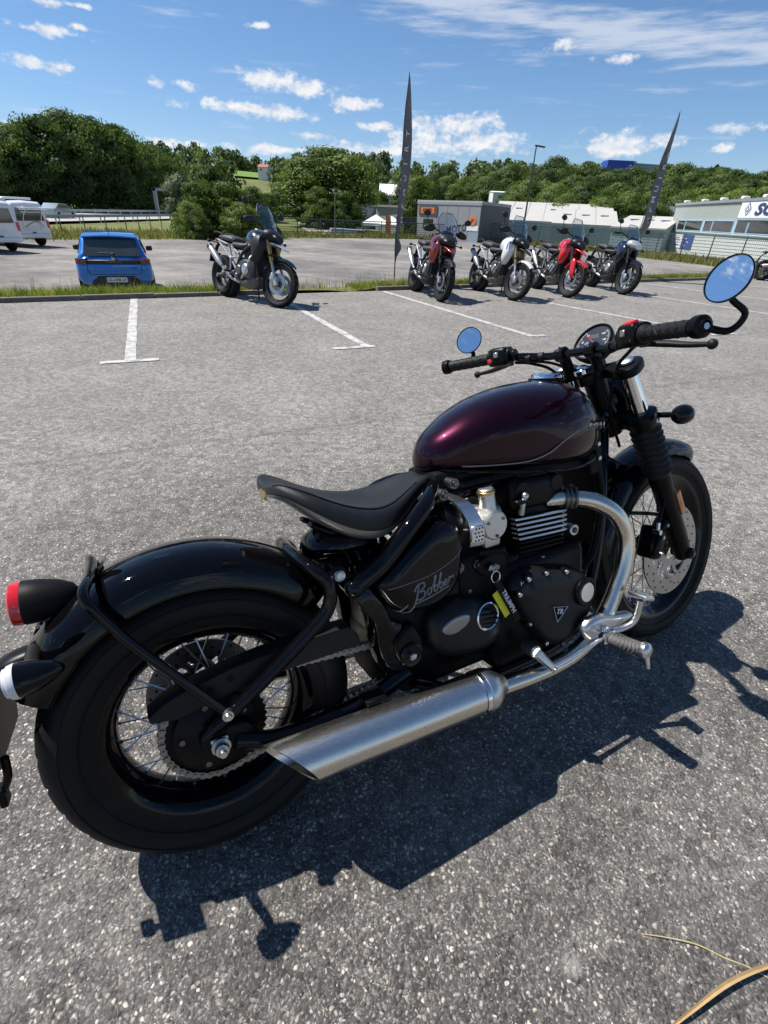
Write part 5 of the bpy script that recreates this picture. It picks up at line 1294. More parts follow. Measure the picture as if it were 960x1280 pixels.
    for x, w, t, b in zip(X, W, T, Z):
        zc = b + (t - b) * .44; r = []
        for j in range(48):
            a = 2 * PI * j / 48; ca, sa = math.cos(a), math.sin(a); e = 2.25 if sa > 0 else 2.9
            k = (abs(ca) ** e + abs(sa) ** e) ** (-1 / e)
            yy = w * ca * k; zz = zc + ((t - zc) if sa > 0 else (zc - b)) * sa * k
            if -.75 < sa < .25 and x < .96: yy *= 1 - .07 * math.cos((sa + .25) / .5 * PI / 2) * min(1, max(0, (x - .6) / .1)) * min(1, max(0, (.96 - x) / .12))   # knee hollow
            r.append((x, yy, zz))
        rings.append(r)
    q = [cr_spline([r[j] for r in rings], 5) for j in range(48)]
    TK = MB().loft([[q[j][i] for j in range(48)] for i in range(len(q[0]))]).build('fuel_tank', 'tank_paint', B, 70)
    MB().tube([(x, -w * .93, b + .012) for x, w, b in list(zip(X, W, Z))[2:-2]], .004, 8, 5).build('tank_seam', 'gloss_black', TK)
    MB().tube([(x, w * .93, b + .012) for x, w, b in list(zip(X, W, Z))[2:-2]], .004, 8, 5).build('tank_seam', 'gloss_black', TK)
    def tank_y(x, z):
        w, t, b = (float(np.interp(x, X, q_)) for q_ in (W, T, Z)); zc = b + (t - b) * .44; e = 2.25 if z > zc else 2.9
        s_ = min(.98, abs((z - zc) / ((t - zc) if z > zc else (zc - b)))); return w * (1 - s_ ** e) ** (1 / e)
    for sy in (-1, 1):
        MB().tube([(x, sy * (tank_y(x, z) - .0005), z) for x, z in cr_spline([(1.085, .838), (1.04, .826), (.98, .815), (.93, .796), (.885, .772), (.83, .760), (.74, .764), (.66, .772)], 5)], .0017, 6).build('tank_line', 'satin_grey', TK)
    m = MB(); m.lathe([(.044, -.004), (.044, .006), (.041, .012), (.037, .013), (.034, .010), (.028, .012), (.015, .015), (0, .016)], (1.015, -.004, .947), (.06, -.03, 1), 40); CP_ = m.build('filler_cap', 'chrome', TK)
    m = MB(); m.lathe([(.052, -.004), (.050, .004), (.044, .005)], (1.015, -.004, .944), (.06, -.03, 1), 40); m.build('filler_ring', 'gloss_black', TK)
    for sy in (-1, 1):
        me = text_mesh('tank_lettering', 'TRIUMPH', .022, 'grey_print', .0008)
        obj('tank_lettering', me, TK, frame((1.03, sy * .1405, .82), (1, sy * .16 if sy < 0 else .16, -.05) if sy < 0 else (-1, .16, .05), (0, .0, 1)))
    # ---------------- engine
    E = MB()
    E.box((.86, 0, .36), (.34, .27, .30), bev=.03, seg=3); E.box((.68, 0, .40), (.28, .24, .26), bev=.03, seg=3); E.box((.87, 0, .225), (.30, .20, .06), bev=.015, seg=2)
    E = E.build('crankcase', 'satin_black', B)
    C_ = MB(); rot = M.Rotation(.06, 3, 'Y')
    C_.box((.872, 0, .57), (.145, .225, .19), rot, .02, 2); C_.build('cylinder_block', 'satin_black', B)
    for i in range(10):
        z = .492 + i * .0135; m = MB(); x = .874 - .1 * (z - .57)
        m.box((x, 0, z), (.178 - .004 * (9 - i) * .7, .258 - .006 * max(0, 5 - i), .0052), rot, .0024, 2)
        f_ = m.build('cooling_fin', 'satin_black', B)
        if i >= 5:                                       # machined bright edges on the upper fins
            e = MB(); hx, hy = (.178 - .004 * (9 - i) * .7) / 2, .129
            P_ = [V((-hx + .018, -hy - .0006, 0)), V((hx - .018, -hy - .0006, 0))]
            arc = [V((-hx - .0004, -hy + .02, 0)), V((-hx + .004, -hy + .005, 0)), *P_, V((hx - .004, -hy + .005, 0)), V((hx + .0004, -hy + .02, 0))]
            e.tube([tuple(V((x, 0, z)) + rot @ p) for p in arc], .0036, 8, 4); e.build('machined_edge', 'bright_alloy', f_)
    m = MB(); m.box((.865, 0, .675), (.18, .25, .085), rot, .02, 3); m.box((.86, 0, .715), (.11, .22, .03), rot, .012, 2); HD = m.build('cylinder_head', 'satin_black', B)
    m = MB()
    for sx_ in (-.055, .06): m.cyl((.865 + sx_, -.128, .69), (.865 + sx_, -.115, .69), .024, n=20, bev=.004)
    tag(m.build('cam_end_cap', 'satin_black', HD), kind='stuff')
    m = MB(); m.tube([(.80, -.13, .63), (.80, -.137, .66), (.806, -.137, .675)], .007, 8, 3); m.ball((.807, -.137, .678), .010, 10); m.build('spark_plug_cap', 'alloy', HD)
    m = MB(); m.box((.80, -.135, .665), (.05, .02, .012), bev=.003); m.build('coil_cover', 'satin_black', HD)
    m = MB(); m.box((.893, -.128, .485), (.055, .006, .018), M.Rotation(.18, 3, 'Y'), .002); m.build('name_plate', 'alloy', B)
    # clutch cover
    cl = [(.728, .448), (.748, .480), (.79, .492), (.852, .482), (.957, .452), (1.009, .402), (1.019, .327), (.965, .278), (.899, .238), (.831, .270), (.77, .355)]
    CC = MB().puffy(cl, XZ, -.135, -.058, 6, 2.1, 10, 6, back=-.03).build('clutch_cover', 'cover_black', B, 60)
    m = MB(); m.lathe([(.040, -.02), (.040, .008), (.035, .011), (.028, .009), (.0275, .009)], (.958, -.190, .392), (0.10, -1, .06), 36); m.build('oil_cap_ring', 'satin_black', CC)
    m = MB(); m.lathe([(.0275, .006), (.026, .011), (0, .012)], (.958, -.190, .392), (0.10, -1, .06), 36); m.build('oil_cap_disc', 'bright_alloy', CC)
    for (a, b) in ((.772, .478), (.83, .478), (.90, .463), (.742, .445), (.785, .345), (.84, .268), (.90, .247), (.965, .288)):
        m = MB(); y = -.178 if b > .4 else -.165
        m.cyl((a, y + .02, b), (a, y - .004, b), .0095, n=14, bev=.002); bs_ = m.build('bolt_boss', 'satin_black', CC)
        k = MB(); bolt(k, (a, y - .004, b), .0062, -1, .005); k.build('cover_bolt', 'alloy', bs_)
    # triangular badge
    t0 = V((.862, -.1945, .362)); s_ = .026; tri = [(-1, .62), (1, .62), (0, -1.0)]
    Tm = frame(t0, (1, 0, -.28), (.28, 0, 1))
    m = MB(Tm); m.tube([(a * s_, b * s_, .0012) for a, b in tri], .0012, 6, 0, True); BG = m.build('triangle_badge', 'white_print', CC)
    m = MB(Tm); m.prism([(a * s_ * .96, b * s_ * .96) for a, b in tri], lambda a, b, d: (a, b, d), -.004, .0008); m.build('badge_ground', 'gloss_black', BG)
    obj('badge_letters', text_mesh('badge_letters', 'TR', .020, 'white_print', .0005, .12, bold=.0003), BG, Tm @ M.Translation((0, .003, .0014)))
    obj('cover_mark', text_mesh('cover_mark', 'H', .016, 'white_print', .0004), CC, frame((.757, -.176, .468), (1, 0, -.2), (0, .3, 1)))
    # gearbox / lower cover with grille cap and grey patch
    lo = [(.492, .419), (.510, .450), (.555, .468), (.617, .465), (.685, .432), (.722, .382), (.722, .340), (.675, .304), (.592, .308), (.527, .330), (.496, .369)]
    LC = MB().puffy(lo, XZ, -.115, -.055, 4.2, 2.0, 10, 6, back=-.03).build('lower_cover', 'cover_black', B, 60)
    pa = [(.520, .412), (.535, .430), (.572, .437), (.60, .428), (.590, .405), (.545, .395)]
    MB().puffy(pa, XZ, -.1672, -.0032, 8, 2, 4, 4, back=-.01).build('cover_patch', 'satin_grey', LC)
    f0 = (.652, -.162, .408)
    m = MB(); m.lathe([(.033, -.004), (.036, .002), (.036, .007), (.033, .009), (.030, .007), (.030, 0)], f0, (.1, -1, .1), 40); m.build('grille_ring', 'chrome', LC)
    m = MB(); m.lathe([(.031, 0), (.031, .003), (0, .003)], f0, (.1, -1, .1), 40); GC = m.build('grille_cap', 'matte_black', LC)
    for k in (-.018, -.006, .006, .018):
        L = math.sqrt(.030 ** 2 - k * k); m = MB(); m.tube([(f0[0] - L, -.167, f0[2] + k + .006), (f0[0] + L, -.169, f0[2] + k - .006)], .0028, 8); m.build('grille_bar', 'satin_black', GC)
    # throttle bodies styled as carburettors
    m = MB(); m.cyl((.640, -.09, .65), (.75, -.09, .635), .030, n=20, bev=.004); m.cyl((.640, .09, .65), (.75, .09, .635), .030, n=20, bev=.004); tag(m.build('intake_stub', 'cast_alloy', B), kind='stuff')
    for sy in (-1, 1):
        m = MB(); m.cyl((.697, sy * .085, .632), (.697, sy * .158, .630), .036, n=32, bev=.004); m.cyl((.712, sy * .09, .60), (.705, sy * .13, .585), .02, n=14); m.box((.700, sy * .11, .60), (.05, .06, .06), bev=.008, seg=2); TB = m.build('throttle_body', 'cast_alloy', B)
        m = MB(); m.cyl((.710, sy * .115, .655), (.706, sy * .112, .700), .0205, n=24, bev=.002); m.build('throttle_tower', 'cast_alloy', TB)
        m = MB(); m.cyl((.706, sy * .112, .700), (.7055, sy * .112, .708), .0228, n=24, bev=.001); m.build('tower_band', 'brass', TB)
        m = MB(); m.cyl((.7055, sy * .112, .708), (.705, sy * .112, .714), .019, n=24, bev=.002); m.build('tower_top', 'cast_alloy', TB)
        m = MB()
        for j in range(3): a = 2 * PI * j / 3 + .6; bolt(m, (.697 + .026 * math.cos(a), sy * .158, .630 + .026 * math.sin(a)), .004, sy, .003)
        tag(m.build('cap_screw', 'dark_steel', TB), kind='stuff')
        # air filter dome and bright strap with its perforated end
        m = MB(); m.ball((.588, sy * .098, .645), (.045, .050, .055), 24); m.build('filter_dome', 'satin_black', B)
        sp_ = []
        for (x, y, z) in ((.600, .06, .716), (.605, .10, .715), (.618, .140, .700), (.630, .158, .668), (.636, .164, .640), (.638, .160, .600), (.640, .150, .592)): sp_.append((x, sy * y, z))
        c = cr_spline(sp_, 5); L_ = [[(x - .020, y, z), (x + .020, y, z - .004), (x + .020, y - sy * .004, z - .005), (x - .020, y - sy * .004, z - .001)] for x, y, z in c]
        SP = MB().loft(L_).build('intake_strap', 'alloy', B, 30)
        m = MB(); m.box((.636, sy * .1655, .625), (.034, .006, .042), M.Rotation(.1, 3, 'Y'), .002); m.build('strap_end', 'alloy', SP)
        m = MB()
        for i in range(4):
            for j in range(3): p = (.627 + j * .009 + (i % 2) * .003, sy * .1687, .611 + i * .0095); m.cyl(p, (p[0], sy * .1692, p[2]), .0026, n=6)
        tag(m.build('strap_perforation', 'matte_black', SP), kind='stuff')
    # dark clutter between engine and tank: rails, hoses, brackets, bolts
    m = MB(); m.tube([(.60, -.06, .72), (.72, -.09, .73), (.85, -.11, .735), (1.0, -.10, .72), (1.09, -.06, .70)], .010, 8, 5); m.build('cable_run', 'matte_black', B)
    m = MB(); m.tube([(.66, -.13, .56), (.74, -.125, .545), (.76, -.11, .50), (.74, -.11, .47)], .008, 8, 5); m.build('coolant_hose', 'matte_black', B)
    m = MB(); m.box((.68, -.03, .50), (.16, .20, .12), bev=.02, seg=2); m.build('gearbox_top', 'matte_black', B)
    m = MB(); m.box((.74, 0, .74), (.30, .14, .05), bev=.015, seg=2); m.build('airbox', 'matte_black', B)
    for p in ((.575, -.128, .725), (.625, -.10, .738), (.655, -.135, .535), (.63, -.125, .47), (.985, -.13, .545), (.60, -.137, .54)):
        m = MB(); m.cyl((p[0], p[1] + .03, p[2]), p, .0125, n=14); bolt(m, p, .0085, -1, .006); m.build('frame_bolt', 'dark_steel', B)
    m = MB(); m.cyl((.985, -.10, .545), (.985, -.132, .545), .016, n=18, bev=.002); m.build('engine_mount', 'alloy', B)
    m = MB(); m.box((.60, 0, .29), (.34, .20, .12), bev=.02, seg=2); m.box((.43, 0, .33), (.10, .17, .16), bev=.02, seg=2); m.build('sump', 'matte_black', B)
    m = MB(); m.box((.455, -.02, .47), (.14, .20, .20), bev=.02, seg=2); m.build('battery_box', 'matte_black', B)
    # ignition lock, key, ring and fob
    m = MB(); m.cyl((.672, -.10, .528), (.672, -.142, .526), .024, n=24, bev=.004); IG = m.build('ignition_lock', 'satin_black', B)
    m = MB(); m.box((.684, -.15, .522), (.022, .003, .014), M.Rotation(.4, 3, 'Y') @ M.Rotation(.3, 3, 'Z'), .001); m.cyl((.694, -.155, .52), (.694, -.15, .522), .011, n=16); m.build('key', 'alloy', IG)
    ring = [(.689 + .013 * math.cos(t), -.158, .500 + .015 * math.sin(t)) for t in np.linspace(0, 2 * PI, 20, endpoint=False)]
    m = MB(); m.tube(ring, .0012, 6, 0, True); m.build('key_ring', 'chrome', IG)
    fobd = V((.052, -.012, -.115)).normalized(); acr = V((1, 0, .45)).normalized(); acr = (acr - fobd * acr.dot(fobd)).normalized(); nrm = fobd.cross(acr)
    Fm = frame(V((.690, -.161, .487)), tuple(fobd), tuple(acr))
    m = MB(Fm); rg = [[(x, -.009, .001 + .004 * math.sin(x * 25)), (x, .009, .001 + .004 * math.sin(x * 25)), (x, .009, -.0005 + .004 * math.sin(x * 25)), (x, -.009, -.0005 + .004 * math.sin(x * 25))] for x in np.linspace(0, .128, 9)]
    m.loft(rg); FB = m.build('key_fob', 'satin_black', IG)
    m = MB(Fm); m.loft([[(x, -.026, -.003), (x, -.009, -.003), (x, -.009, -.005), (x, -.026, -.005)] for x in np.linspace(.022, .098, 6)]); m.build('fob_strip', 'yellow_tag', FB)
    obj('fob_lettering', text_mesh('fob_lettering', 'TRIUMPH', .017, 'white_print', .0003, bold=.0003), FB, Fm @ M.Translation((.062, .0, .0056)))
    # ---------------- exhaust
    for sy in (-1, 1):
        y = .195
        h = [(.905, .10, .640), (.965, .125, .640), (1.03, .155, .622), (1.085, .178, .580), (1.118, .188, .510), (1.112, .192, .440), (1.083, .193, .375), (1.042, .194, .308), (.980, .195, .248), (.885, .195, .214), (.765, .197, .214), (.655, .198, .224)]
        HP = MB().tube([(a, sy * b, c) for a, b, c in h], .0225, 20, 7).build('exhaust_header', 'pipe_steel', B)
        m = MB()
        for k in range(3): x = .955 + k * .011; m.lathe([(.022, 0), (.034 - .003 * (k % 2), 0), (.034 - .003 * (k % 2), .006), (.022, .006)], (x, sy * (.118 + k * .005), .641), (1, sy * .45, -.05), 10)
        tag(m.build('header_clamp', 'dark_steel', HP), kind='stuff')
        ax = V((.478, 0, -.030)); p0 = V((.118, sy * .20, .268)); p1 = p0 + ax
        d = ax.normalized(); e1 = V((0, 0, 1)); e1 = (e1 - d * e1.dot(d)).normalized(); e2 = d.cross(e1); n = 40; rg = []
        for (s0, r) in ((0, .046), (0, .050), (.25, .051), (.5, .051), (.75, .050), (1.0, .0495)):
            ring_ = []
            for j in range(n):
                a = 2 * PI * j / n; off = 0
                if s0 == 0: off = -.034 * math.cos(a) + .030 * (e2.y * math.sin(a)) * sy
                ring_.append(tuple(p0 + d * (s0 * ax.length + off * (1 if s0 == 0 else 0)) + e1 * math.cos(a) * r + e2 * math.sin(a) * r))
            rg.append(ring_)
        inner = [[tuple(V(q) + d * .10) for q in rg[0]]]
        MF = MB().loft(inner + rg, cap=False).build('muffler', 'brushed_steel', B, 50)
        m = MB(); m.add([tuple(p0 + d * .095 + e1 * math.cos(2 * PI * j / n) * .046 + e2 * math.sin(2 * PI * j / n) * .046) for j in range(n)], [tuple(range(n))]); m.build('muffler_baffle', 'matte_black', MF)
        m = MB(); m.lathe([(.046, -.005), (.0525, 0), (.0535, .012), (.050, .026), (.040, .042), (.028, .056), (.0245, .066)], tuple(p1), tuple(d), 36); m.build('muffler_cone', 'alloy', MF)
        m = MB(); m.lathe([(.0512, 0), (.0528, 0), (.0528, .012), (.0512, .012)], tuple(p1 - d * .016), tuple(d), 36); m.build('muffler_band', 'chrome', MF)
        m = MB(); m.box((.33, sy * .155, .31), (.05, .05, .012), bev=.002); m.build('muffler_bracket', 'satin_black', MF)
    # ---------------- footpeg, hanger, brake pedal and linkage (right), gear lever (left)
    for sy in (-1, 1):
        m = MB(); o = [(.926, .292), (.945, .318), (.99, .322), (1.045, .305), (1.11, .290), (1.122, .278), (1.07, .268), (1.03, .262), (1.00, .240), (.96, .246)]
        m.puffy(o, lambda a, b, d: (a, sy * d, b), .212, .014, 6, 2, 6, 4, back=.012); HG = m.build('peg_hanger', 'alloy', B)
        m = MB(); m.box((.985, sy * .238, .273), (.046, .034, .034), bev=.006, seg=2); m.cyl((.985, sy * .238, .298), (.985, sy * .238, .252), .010, n=14); m.build('peg_clevis', 'chrome', HG)
        PG = MB(); pp = [(.988, sy * .254, .269), (.994, sy * .29, .270), (1.000, sy * .335, .273)]
        PG.tube(pp, [.0185, .0205, .020], 18, 4, flat=.8); PG = PG.build('footpeg', 'peg_rubber', B)
        for k in range(7):
            y = .264 + k * .0105; m = MB(); m.tube([(.994 + .0205 * math.cos(t), sy * (y + .004 * math.sin(3 * t)), .270 + .0165 * math.sin(t)) for t in np.linspace(0, 2 * PI, 16, endpoint=False)], .0018, 6, 0, True); m.build('peg_ridge', 'peg_rubber', PG)
        m = MB(); m.lathe([(.0195, 0), (.021, .004), (.020, .014), (.014, .020), (0, .022)], (1.000, sy * .335, .273), (.1, sy, .06), 24); m.build('peg_tip', 'alloy', PG)
        m = MB(); m.tube([(1.002, sy * .346, .262), (1.002, sy * .351, .238), (1.002, sy * .353, .226)], [.008, .0062, .005], 10, 4); m.build('peg_feeler', 'alloy', PG)
    m = MB(); m.tube([(1.02, -.228, .268), (1.06, -.240, .272), (1.088, -.25, .292), (1.094, -.258, .350)], .0085, 12, 6); PD = m.build('brake_pedal', 'alloy', B)
    m = MB(); m.box((1.090, -.262, .366), (.040, .056, .012), M.Rotation(.35, 3, 'Y'), .004, 2); PP = m.build('pedal_pad', 'alloy', PD)
    m = MB()
    for i in range(3):
        for j in range(4): m.box(tuple(V((1.090, -.262, .366)) + M.Rotation(.35, 3, 'Y') @ V((-.012 + i * .012, -.02 + j * .0133, .0065))), (.007, .008, .003), M.Rotation(.35, 3, 'Y'))
    tag(m.build('pedal_stud', 'chrome', PP), kind='stuff')
    m = MB(); m.cyl((.768, -.165, .286), (.768, -.212, .286), .0165, n=20, bev=.003); m.tube([(.768, -.21, .286), (.785, -.222, .262), (.800, -.23, .242)], [.019, .016, .013], 12, 4, flat=.7); LV = m.build('brake_lever_arm', 'alloy', B)
    m = MB(); m.cyl((.800, -.222, .240), (.800, -.240, .240), .0095, n=14, bev=.002); bolt(m, (.8, -.24, .24), .006); m.build('arm_pin', 'chrome', LV)
    m = MB(); m.tube([(.806, -.232, .242), (.88, -.230, .247), (.945, -.228, .252), (.975, -.225, .258)], [.0075, .006, .006, .007], 10, 4); m.build('brake_rod', 'bright_alloy', B)
    m = MB(); m.tube([(1.045, .205, .262), (1.10, .235, .27), (1.13, .25, .30)], .008, 10, 4); m.cyl((1.13, .24, .30), (1.13, .29, .30), .011, n=12); m.build('gear_lever', 'alloy', B)
    m = MB(); m.tube([(.70, .13, .21), (.62, .24, .06), (.60, .282, -.078)], [.012, .011, .010], 12, 3); m.box((.60, .285, -.082), (.05, .03, .006), M.Rotation(.3, 3, 'X'), .002); m.build('side_stand', 'satin_black', B)
    # ---------------- radiator
    m = MB(); m.box((1.155, 0, .50), (.035, .15, .40), M.Rotation(-.22, 3, 'Y'), .006); RD = m.build('radiator', 'matte_black', B)
    m = MB()
    for k in range(24): m.box(tuple(V((1.155, 0, .50)) + M.Rotation(-.22, 3, 'Y') @ V((.019, 0, -.17 + k * .0145))), (.004, .13, .003), M.Rotation(-.22, 3, 'Y'))
    tag(m.build('radiator_fin', 'dark_steel', RD), kind='stuff')
    m = MB(); m.box((1.10, -.085, .735), (.055, .03, .12), M.Rotation(-.1, 3, 'Y'), .006); m.build('relay_box', 'matte_black', B)
    for p in ((1.105, -.101, .76), (1.11, -.101, .72)):
        m = MB(); bolt(m, p, .007, -1, .005); m.build('relay_bolt', 'alloy', B)
    m = MB(); m.tube([(1.115, -.09, .70), (1.13, -.095, .60), (1.10, -.10, .46), (1.05, -.10, .40)], .011, 10, 5); m.build('radiator_hose', 'matte_black', B)
    m = MB(); m.tube([(1.128, -.08, .72), (1.145, -.085, .60), (1.12, -.09, .43), (1.07, -.10, .33)], .004, 8, 5); m.build('clutch_cable', 'satin_black', B)
    # ---------------- front end (all turned by the steering)
    X_ = lambda z: 1.51 - math.tan(RAKE) * (z - .331)
    adir = V((-math.sin(RAKE), 0, math.cos(RAKE)))
    def fk(z, y): return (X_(z), y, z)
    for sy in (-1, 1):
        y = sy * .103
        m = MB(ST); m.tube([fk(.315, y), fk(.36, y), fk(.58, y), fk(.635, y)], [.024, .030, .031, .034], 20); FL = m.build('fork_leg', 'satin_black', B)
        m = MB(ST); m.cyl((1.512, y - sy * .03, .331), (1.512, y + sy * .036, .331), .019, n=20, bev=.003); m.build('axle_clamp', 'satin_black', FL)
        m = MB(ST); bolt(m, (1.512, y + sy * .036, .331), .010, sy, .006); m.build('axle_bolt', 'dark_steel', FL)
        m = MB(ST); pr = []
        n = 8
        for i in range(n):
            z0 = i / n * .165; pr += [(.036, z0), (.043, z0 + .006), (.044, z0 + .010), (.036, z0 + .0165)]
        pr = [(.033, -.008)] + pr + [(.036, .168), (.03, .172)]
        m.lathe(pr, fk(.628, y), tuple(adir), 28); m.build('fork_gaiter', 'grip_rubber', B, 80)
        m = MB(ST); m.cyl(fk(.77, y), fk(.96, y), .0235, n=28); m.build('fork_tube', 'chrome', B)
        m = MB(ST); m.lathe([(.0225, 0), (.0225, .006), (.015, .010), (0, .011)], fk(.966, y), tuple(adir), 24); m.build('fork_cap', 'alloy', B)
        # indicator on its stalk
        m = MB(ST); m.tube([(1.302, y, .808), (1.306, sy * .15, .808), (1.308, sy * .178, .808)], [.010, .008, .008], 12); IN = m.build('indicator_stalk', 'gloss_black', B)
        m = MB(ST); m.lathe([(0, -.036), (.010, -.034), (.019, -.026), (.0255, -.012), (.0275, .004), (.0265, .014), (.024, .017)], (1.308, sy * .203, .808), (1, 0, 0), 28); m.build('indicator_shell', 'gloss_black', IN)
        m = MB(ST); m.lathe([(.0255, .014), (.022, .021), (.012, .025), (0, .026)], (1.308, sy * .203, .808), (1, 0, 0), 28); m.build('indicator_lens', 'amber_lens', IN)
        m = MB(ST); m.box((X_(.52) + .022, y + sy * .0315, .52), (.024, .005, .085), M.Rotation(-RAKE, 3, 'Y'), .004, 2); m.build('side_reflector', 'amber_lens', FL)
    # yokes
    lc = MB(ST); c0 = V(fk(.806, 0)); f_ = frame(c0, tuple(V((0, 1, 0))), (adir.cross(V((0, 1, 0)))))
    o = [(-.145, -.012), (-.135, -.038), (-.10, -.046), (-.05, -.028), (0, -.022 + -.05), (.05, -.028), (.10, -.046), (.135, -.038), (.145, -.012), (.135, .03), (.10, .040), (.05, .02), (0, .015), (-.05, .02), (-.10, .040), (-.135, .03)]
    fy = lambda cz: (lambda a, b, d: tuple(V(fk(cz, 0)) + V((0, 1, 0)) * a + V((math.cos(RAKE), 0, math.sin(RAKE))) * b + adir * d))
    YK = MB(ST).prism(cr_spline(o, 4, True), fy(.80), -.020, .022, .004, 2).build('lower_yoke', 'satin_black', B)
    m = MB(ST)
    for k in (-.008, .010): bolt(m, tuple(V(fk(.80, -.145)) + adir * k + V((0, .004, 0))), .006, -1, .005)
    tag(m.build('yoke_bolt', 'alloy', YK), kind='stuff')
    TY = MB(ST).prism(cr_spline(o, 4, True), fy(.950), -.014, .014, .005, 2).build('top_yoke', 'satin_black', B)
    m = MB(ST); m.lathe([(.021, 0), (.021, .012), (.016, .016), (0, .017)], tuple(V(fk(.950, 0)) + V((-.05, 0, -.012)) + adir * .014), tuple(adir), 24); m.build('stem_nut', 'chrome', TY)
    # risers and bar
    for sy in (-1, 1):
        m = MB(ST); m.tube([(1.165, sy * .05, .955), (1.150, sy * .05, .985), (1.135, sy * .05, 1.005)], [.018, .016, .017], 14, 3); m.cyl((1.133, sy * .035, 1.008), (1.133, sy * .066, 1.008), .021, n=20, bev=.003); RS = m.build('bar_riser', 'satin_black', B)
        m = MB(ST); bolt(m, (1.118, sy * .05, 1.024), .006, -1, .005); m.lathe([(0, .008), (.006, .008), (.0065, 0)], (1.116, sy * .05, 1.020), (-.6, 0, .8), 12); m.build('clamp_bolt', 'alloy', RS)
    ge = V((.9955, .39, 1.018)); gi = V((1.048, .25, 1.024))
    def gl(t): return gi + (ge - gi) * t
    path = [tuple(V((p.x, -p.y, p.z))) for p in (ge, gi)] + [(1.095, -.17, 1.018), (1.128, -.10, 1.008), (1.133, -.05, 1.008), (1.133, .05, 1.008), (1.128, .10, 1.008), (1.095, .17, 1.018)] + [tuple(gi), tuple(ge)]
    MB(ST).tube(path, .0112, 14, 6).build('handlebar', 'gloss_black', B)
    for sy in (-1, 1):
        mm = lambda p: (p[0], sy * p[1], p[2])
        m = MB(ST); m.tube([mm(gl(t)) for t in (0, .03, .06, .5, .94, .97)], [.022, .022, .0172, .0176, .0172, .019], 20); GP = m.build('handlebar_grip', 'grip_rubber', B)
        gd_ = (ge - gi).normalized(); e1 = gd_.cross(V((0, 0, 1))).normalized(); e2 = gd_.cross(e1); rb = MB(ST)
        for k in range(6):
            pts = []
            for t in np.linspace(.12, .88, 26):
                a = 2 * PI * k / 6 + .35 * math.sin(t * 40); pts.append(mm(gl(t) + (e1 * math.cos(a) + e2 * math.sin(a)) * .0176))
            rb.tube(pts, .0011, 5)
        tag(rb.build('grip_rib', 'grip_rubber', GP), kind='stuff')
        m = MB(ST); dd = V((gd_.x, gd_.y * sy, gd_.z)); m.lathe([(.017, 0), (.0225, .003), (.0235, .012), (.0225, .022), (.014, .027), (0, .028)], mm(ge), tuple(dd), 24); m.build('bar_end_weight', 'satin_black', GP)
        m = MB(ST); m.lathe([(.0065, .026), (.0065, .031), (0, .031)], mm(ge), tuple(dd), 14); m.build('bar_end_screw', 'alloy', GP)
        # switch housing
        hc = gi + (gi - ge).normalized() * .032
        R3 = M.Rotation(-sy * math.atan2(ge.x - gi.x, ge.y - gi.y) * 1.0, 3, 'Z')
        m = MB(ST); m.box(mm(hc), (.060, .062, .056), R3, .014, 3); m.tube([mm(hc + gd_ * t) for t in (-.034, .034)], .0265, 20); SW = m.build('switch_housing', 'satin_black', B)
        m = MB(ST); m.cyl(mm(hc - gd_ * .040), mm(hc - gd_ * .052), .017, n=18, bev=.003); m.build('housing_collar', 'satin_black', SW)
        m = MB(ST); q = hc + V((-.016, 0, .027)); m.box(mm(q), (.022, .032, .010), R3 @ M.Rotation(-.3, 3, 'Y'), .003, 2) if sy < 0 else m.box(mm(hc + V((-.030, .012, -.010))), (.012, .022, .014), R3, .003, 2)
        m.build('kill_switch' if sy < 0 else 'horn_button', 'red_plastic', SW)
        m = MB(ST); m.box(mm(hc + V((-.031, -.010, .006))), (.006, .016, .016), R3, .002); m.build('switch_rocker', 'satin_grey', SW)
        m = MB(ST); m.box(mm(hc + V((-.0305, .008, -.012 if sy < 0 else .012))), (.006, .012, .011), R3, .002); RK = m.build('starter_button' if sy < 0 else 'light_button', 'reflector_grey', SW)
        # lever, perch and cable or reservoir
        pv = hc + V((.040, .0, -.022))
        m = MB(ST); m.box(mm(hc + V((.028, -.005, -.010))), (.035, .03, .022), R3, .005, 2); m.cyl(mm(pv + V((0, 0, -.008))), mm(pv + V((0, 0, .010))), .010, n=14); PR = m.build('lever_perch', 'satin_black', B)
        LE = V((1.098, .375, .982))
        m = MB(ST); m.tube([mm(p) for p in (pv, pv * .7 + LE * .3 + V((.012, 0, 0)), pv * .35 + LE * .65 + V((.010, 0, -.002)), LE)], [.011, .014, .0115, .009], 14, 5, flat=.6); m.ball(mm(LE), .0115, 12); m.build('hand_lever', 'dusty_black', B)
        m = MB(ST)
        if sy > 0: m.tube([mm(p) for p in (pv + V((.0, -.02, 0)), pv + V((.02, -.07, -.01)), (1.16, .10, .96), (1.19, .05, .86), (1.17, -.04, .72))], .0045, 8, 6)
        else: m.tube([mm(p) for p in (pv + V((.0, -.02, 0)), pv + V((.03, -.06, -.015)), (1.17, .10, .95), (1.21, .05, .84), (1.27, .04, .72))], .0045, 8, 6)
        m.build('control_cable', 'matte_black', B)
        m = MB(ST); m.tube([mm(p) for p in (hc - gd_ * .045 + V((.0, 0, -.015)), (1.11, .14, 1.0), (1.135, .08, .985), (1.16, .04, .95), (1.20, .03, .86))], .004, 8, 6); m.build('switch_wire', 'matte_black', B)
        for t_ in (.115, .15):
            m = MB(ST); px = 1.128 - (t_ - .10) * .47; m.lathe([(.0112, -.007), (.0128, -.007), (.0128, .007), (.0112, .007)], mm((px, t_, 1.010)), (.4, -sy, 0), 16); m.build('cable_tie', 'grip_rubber', B)
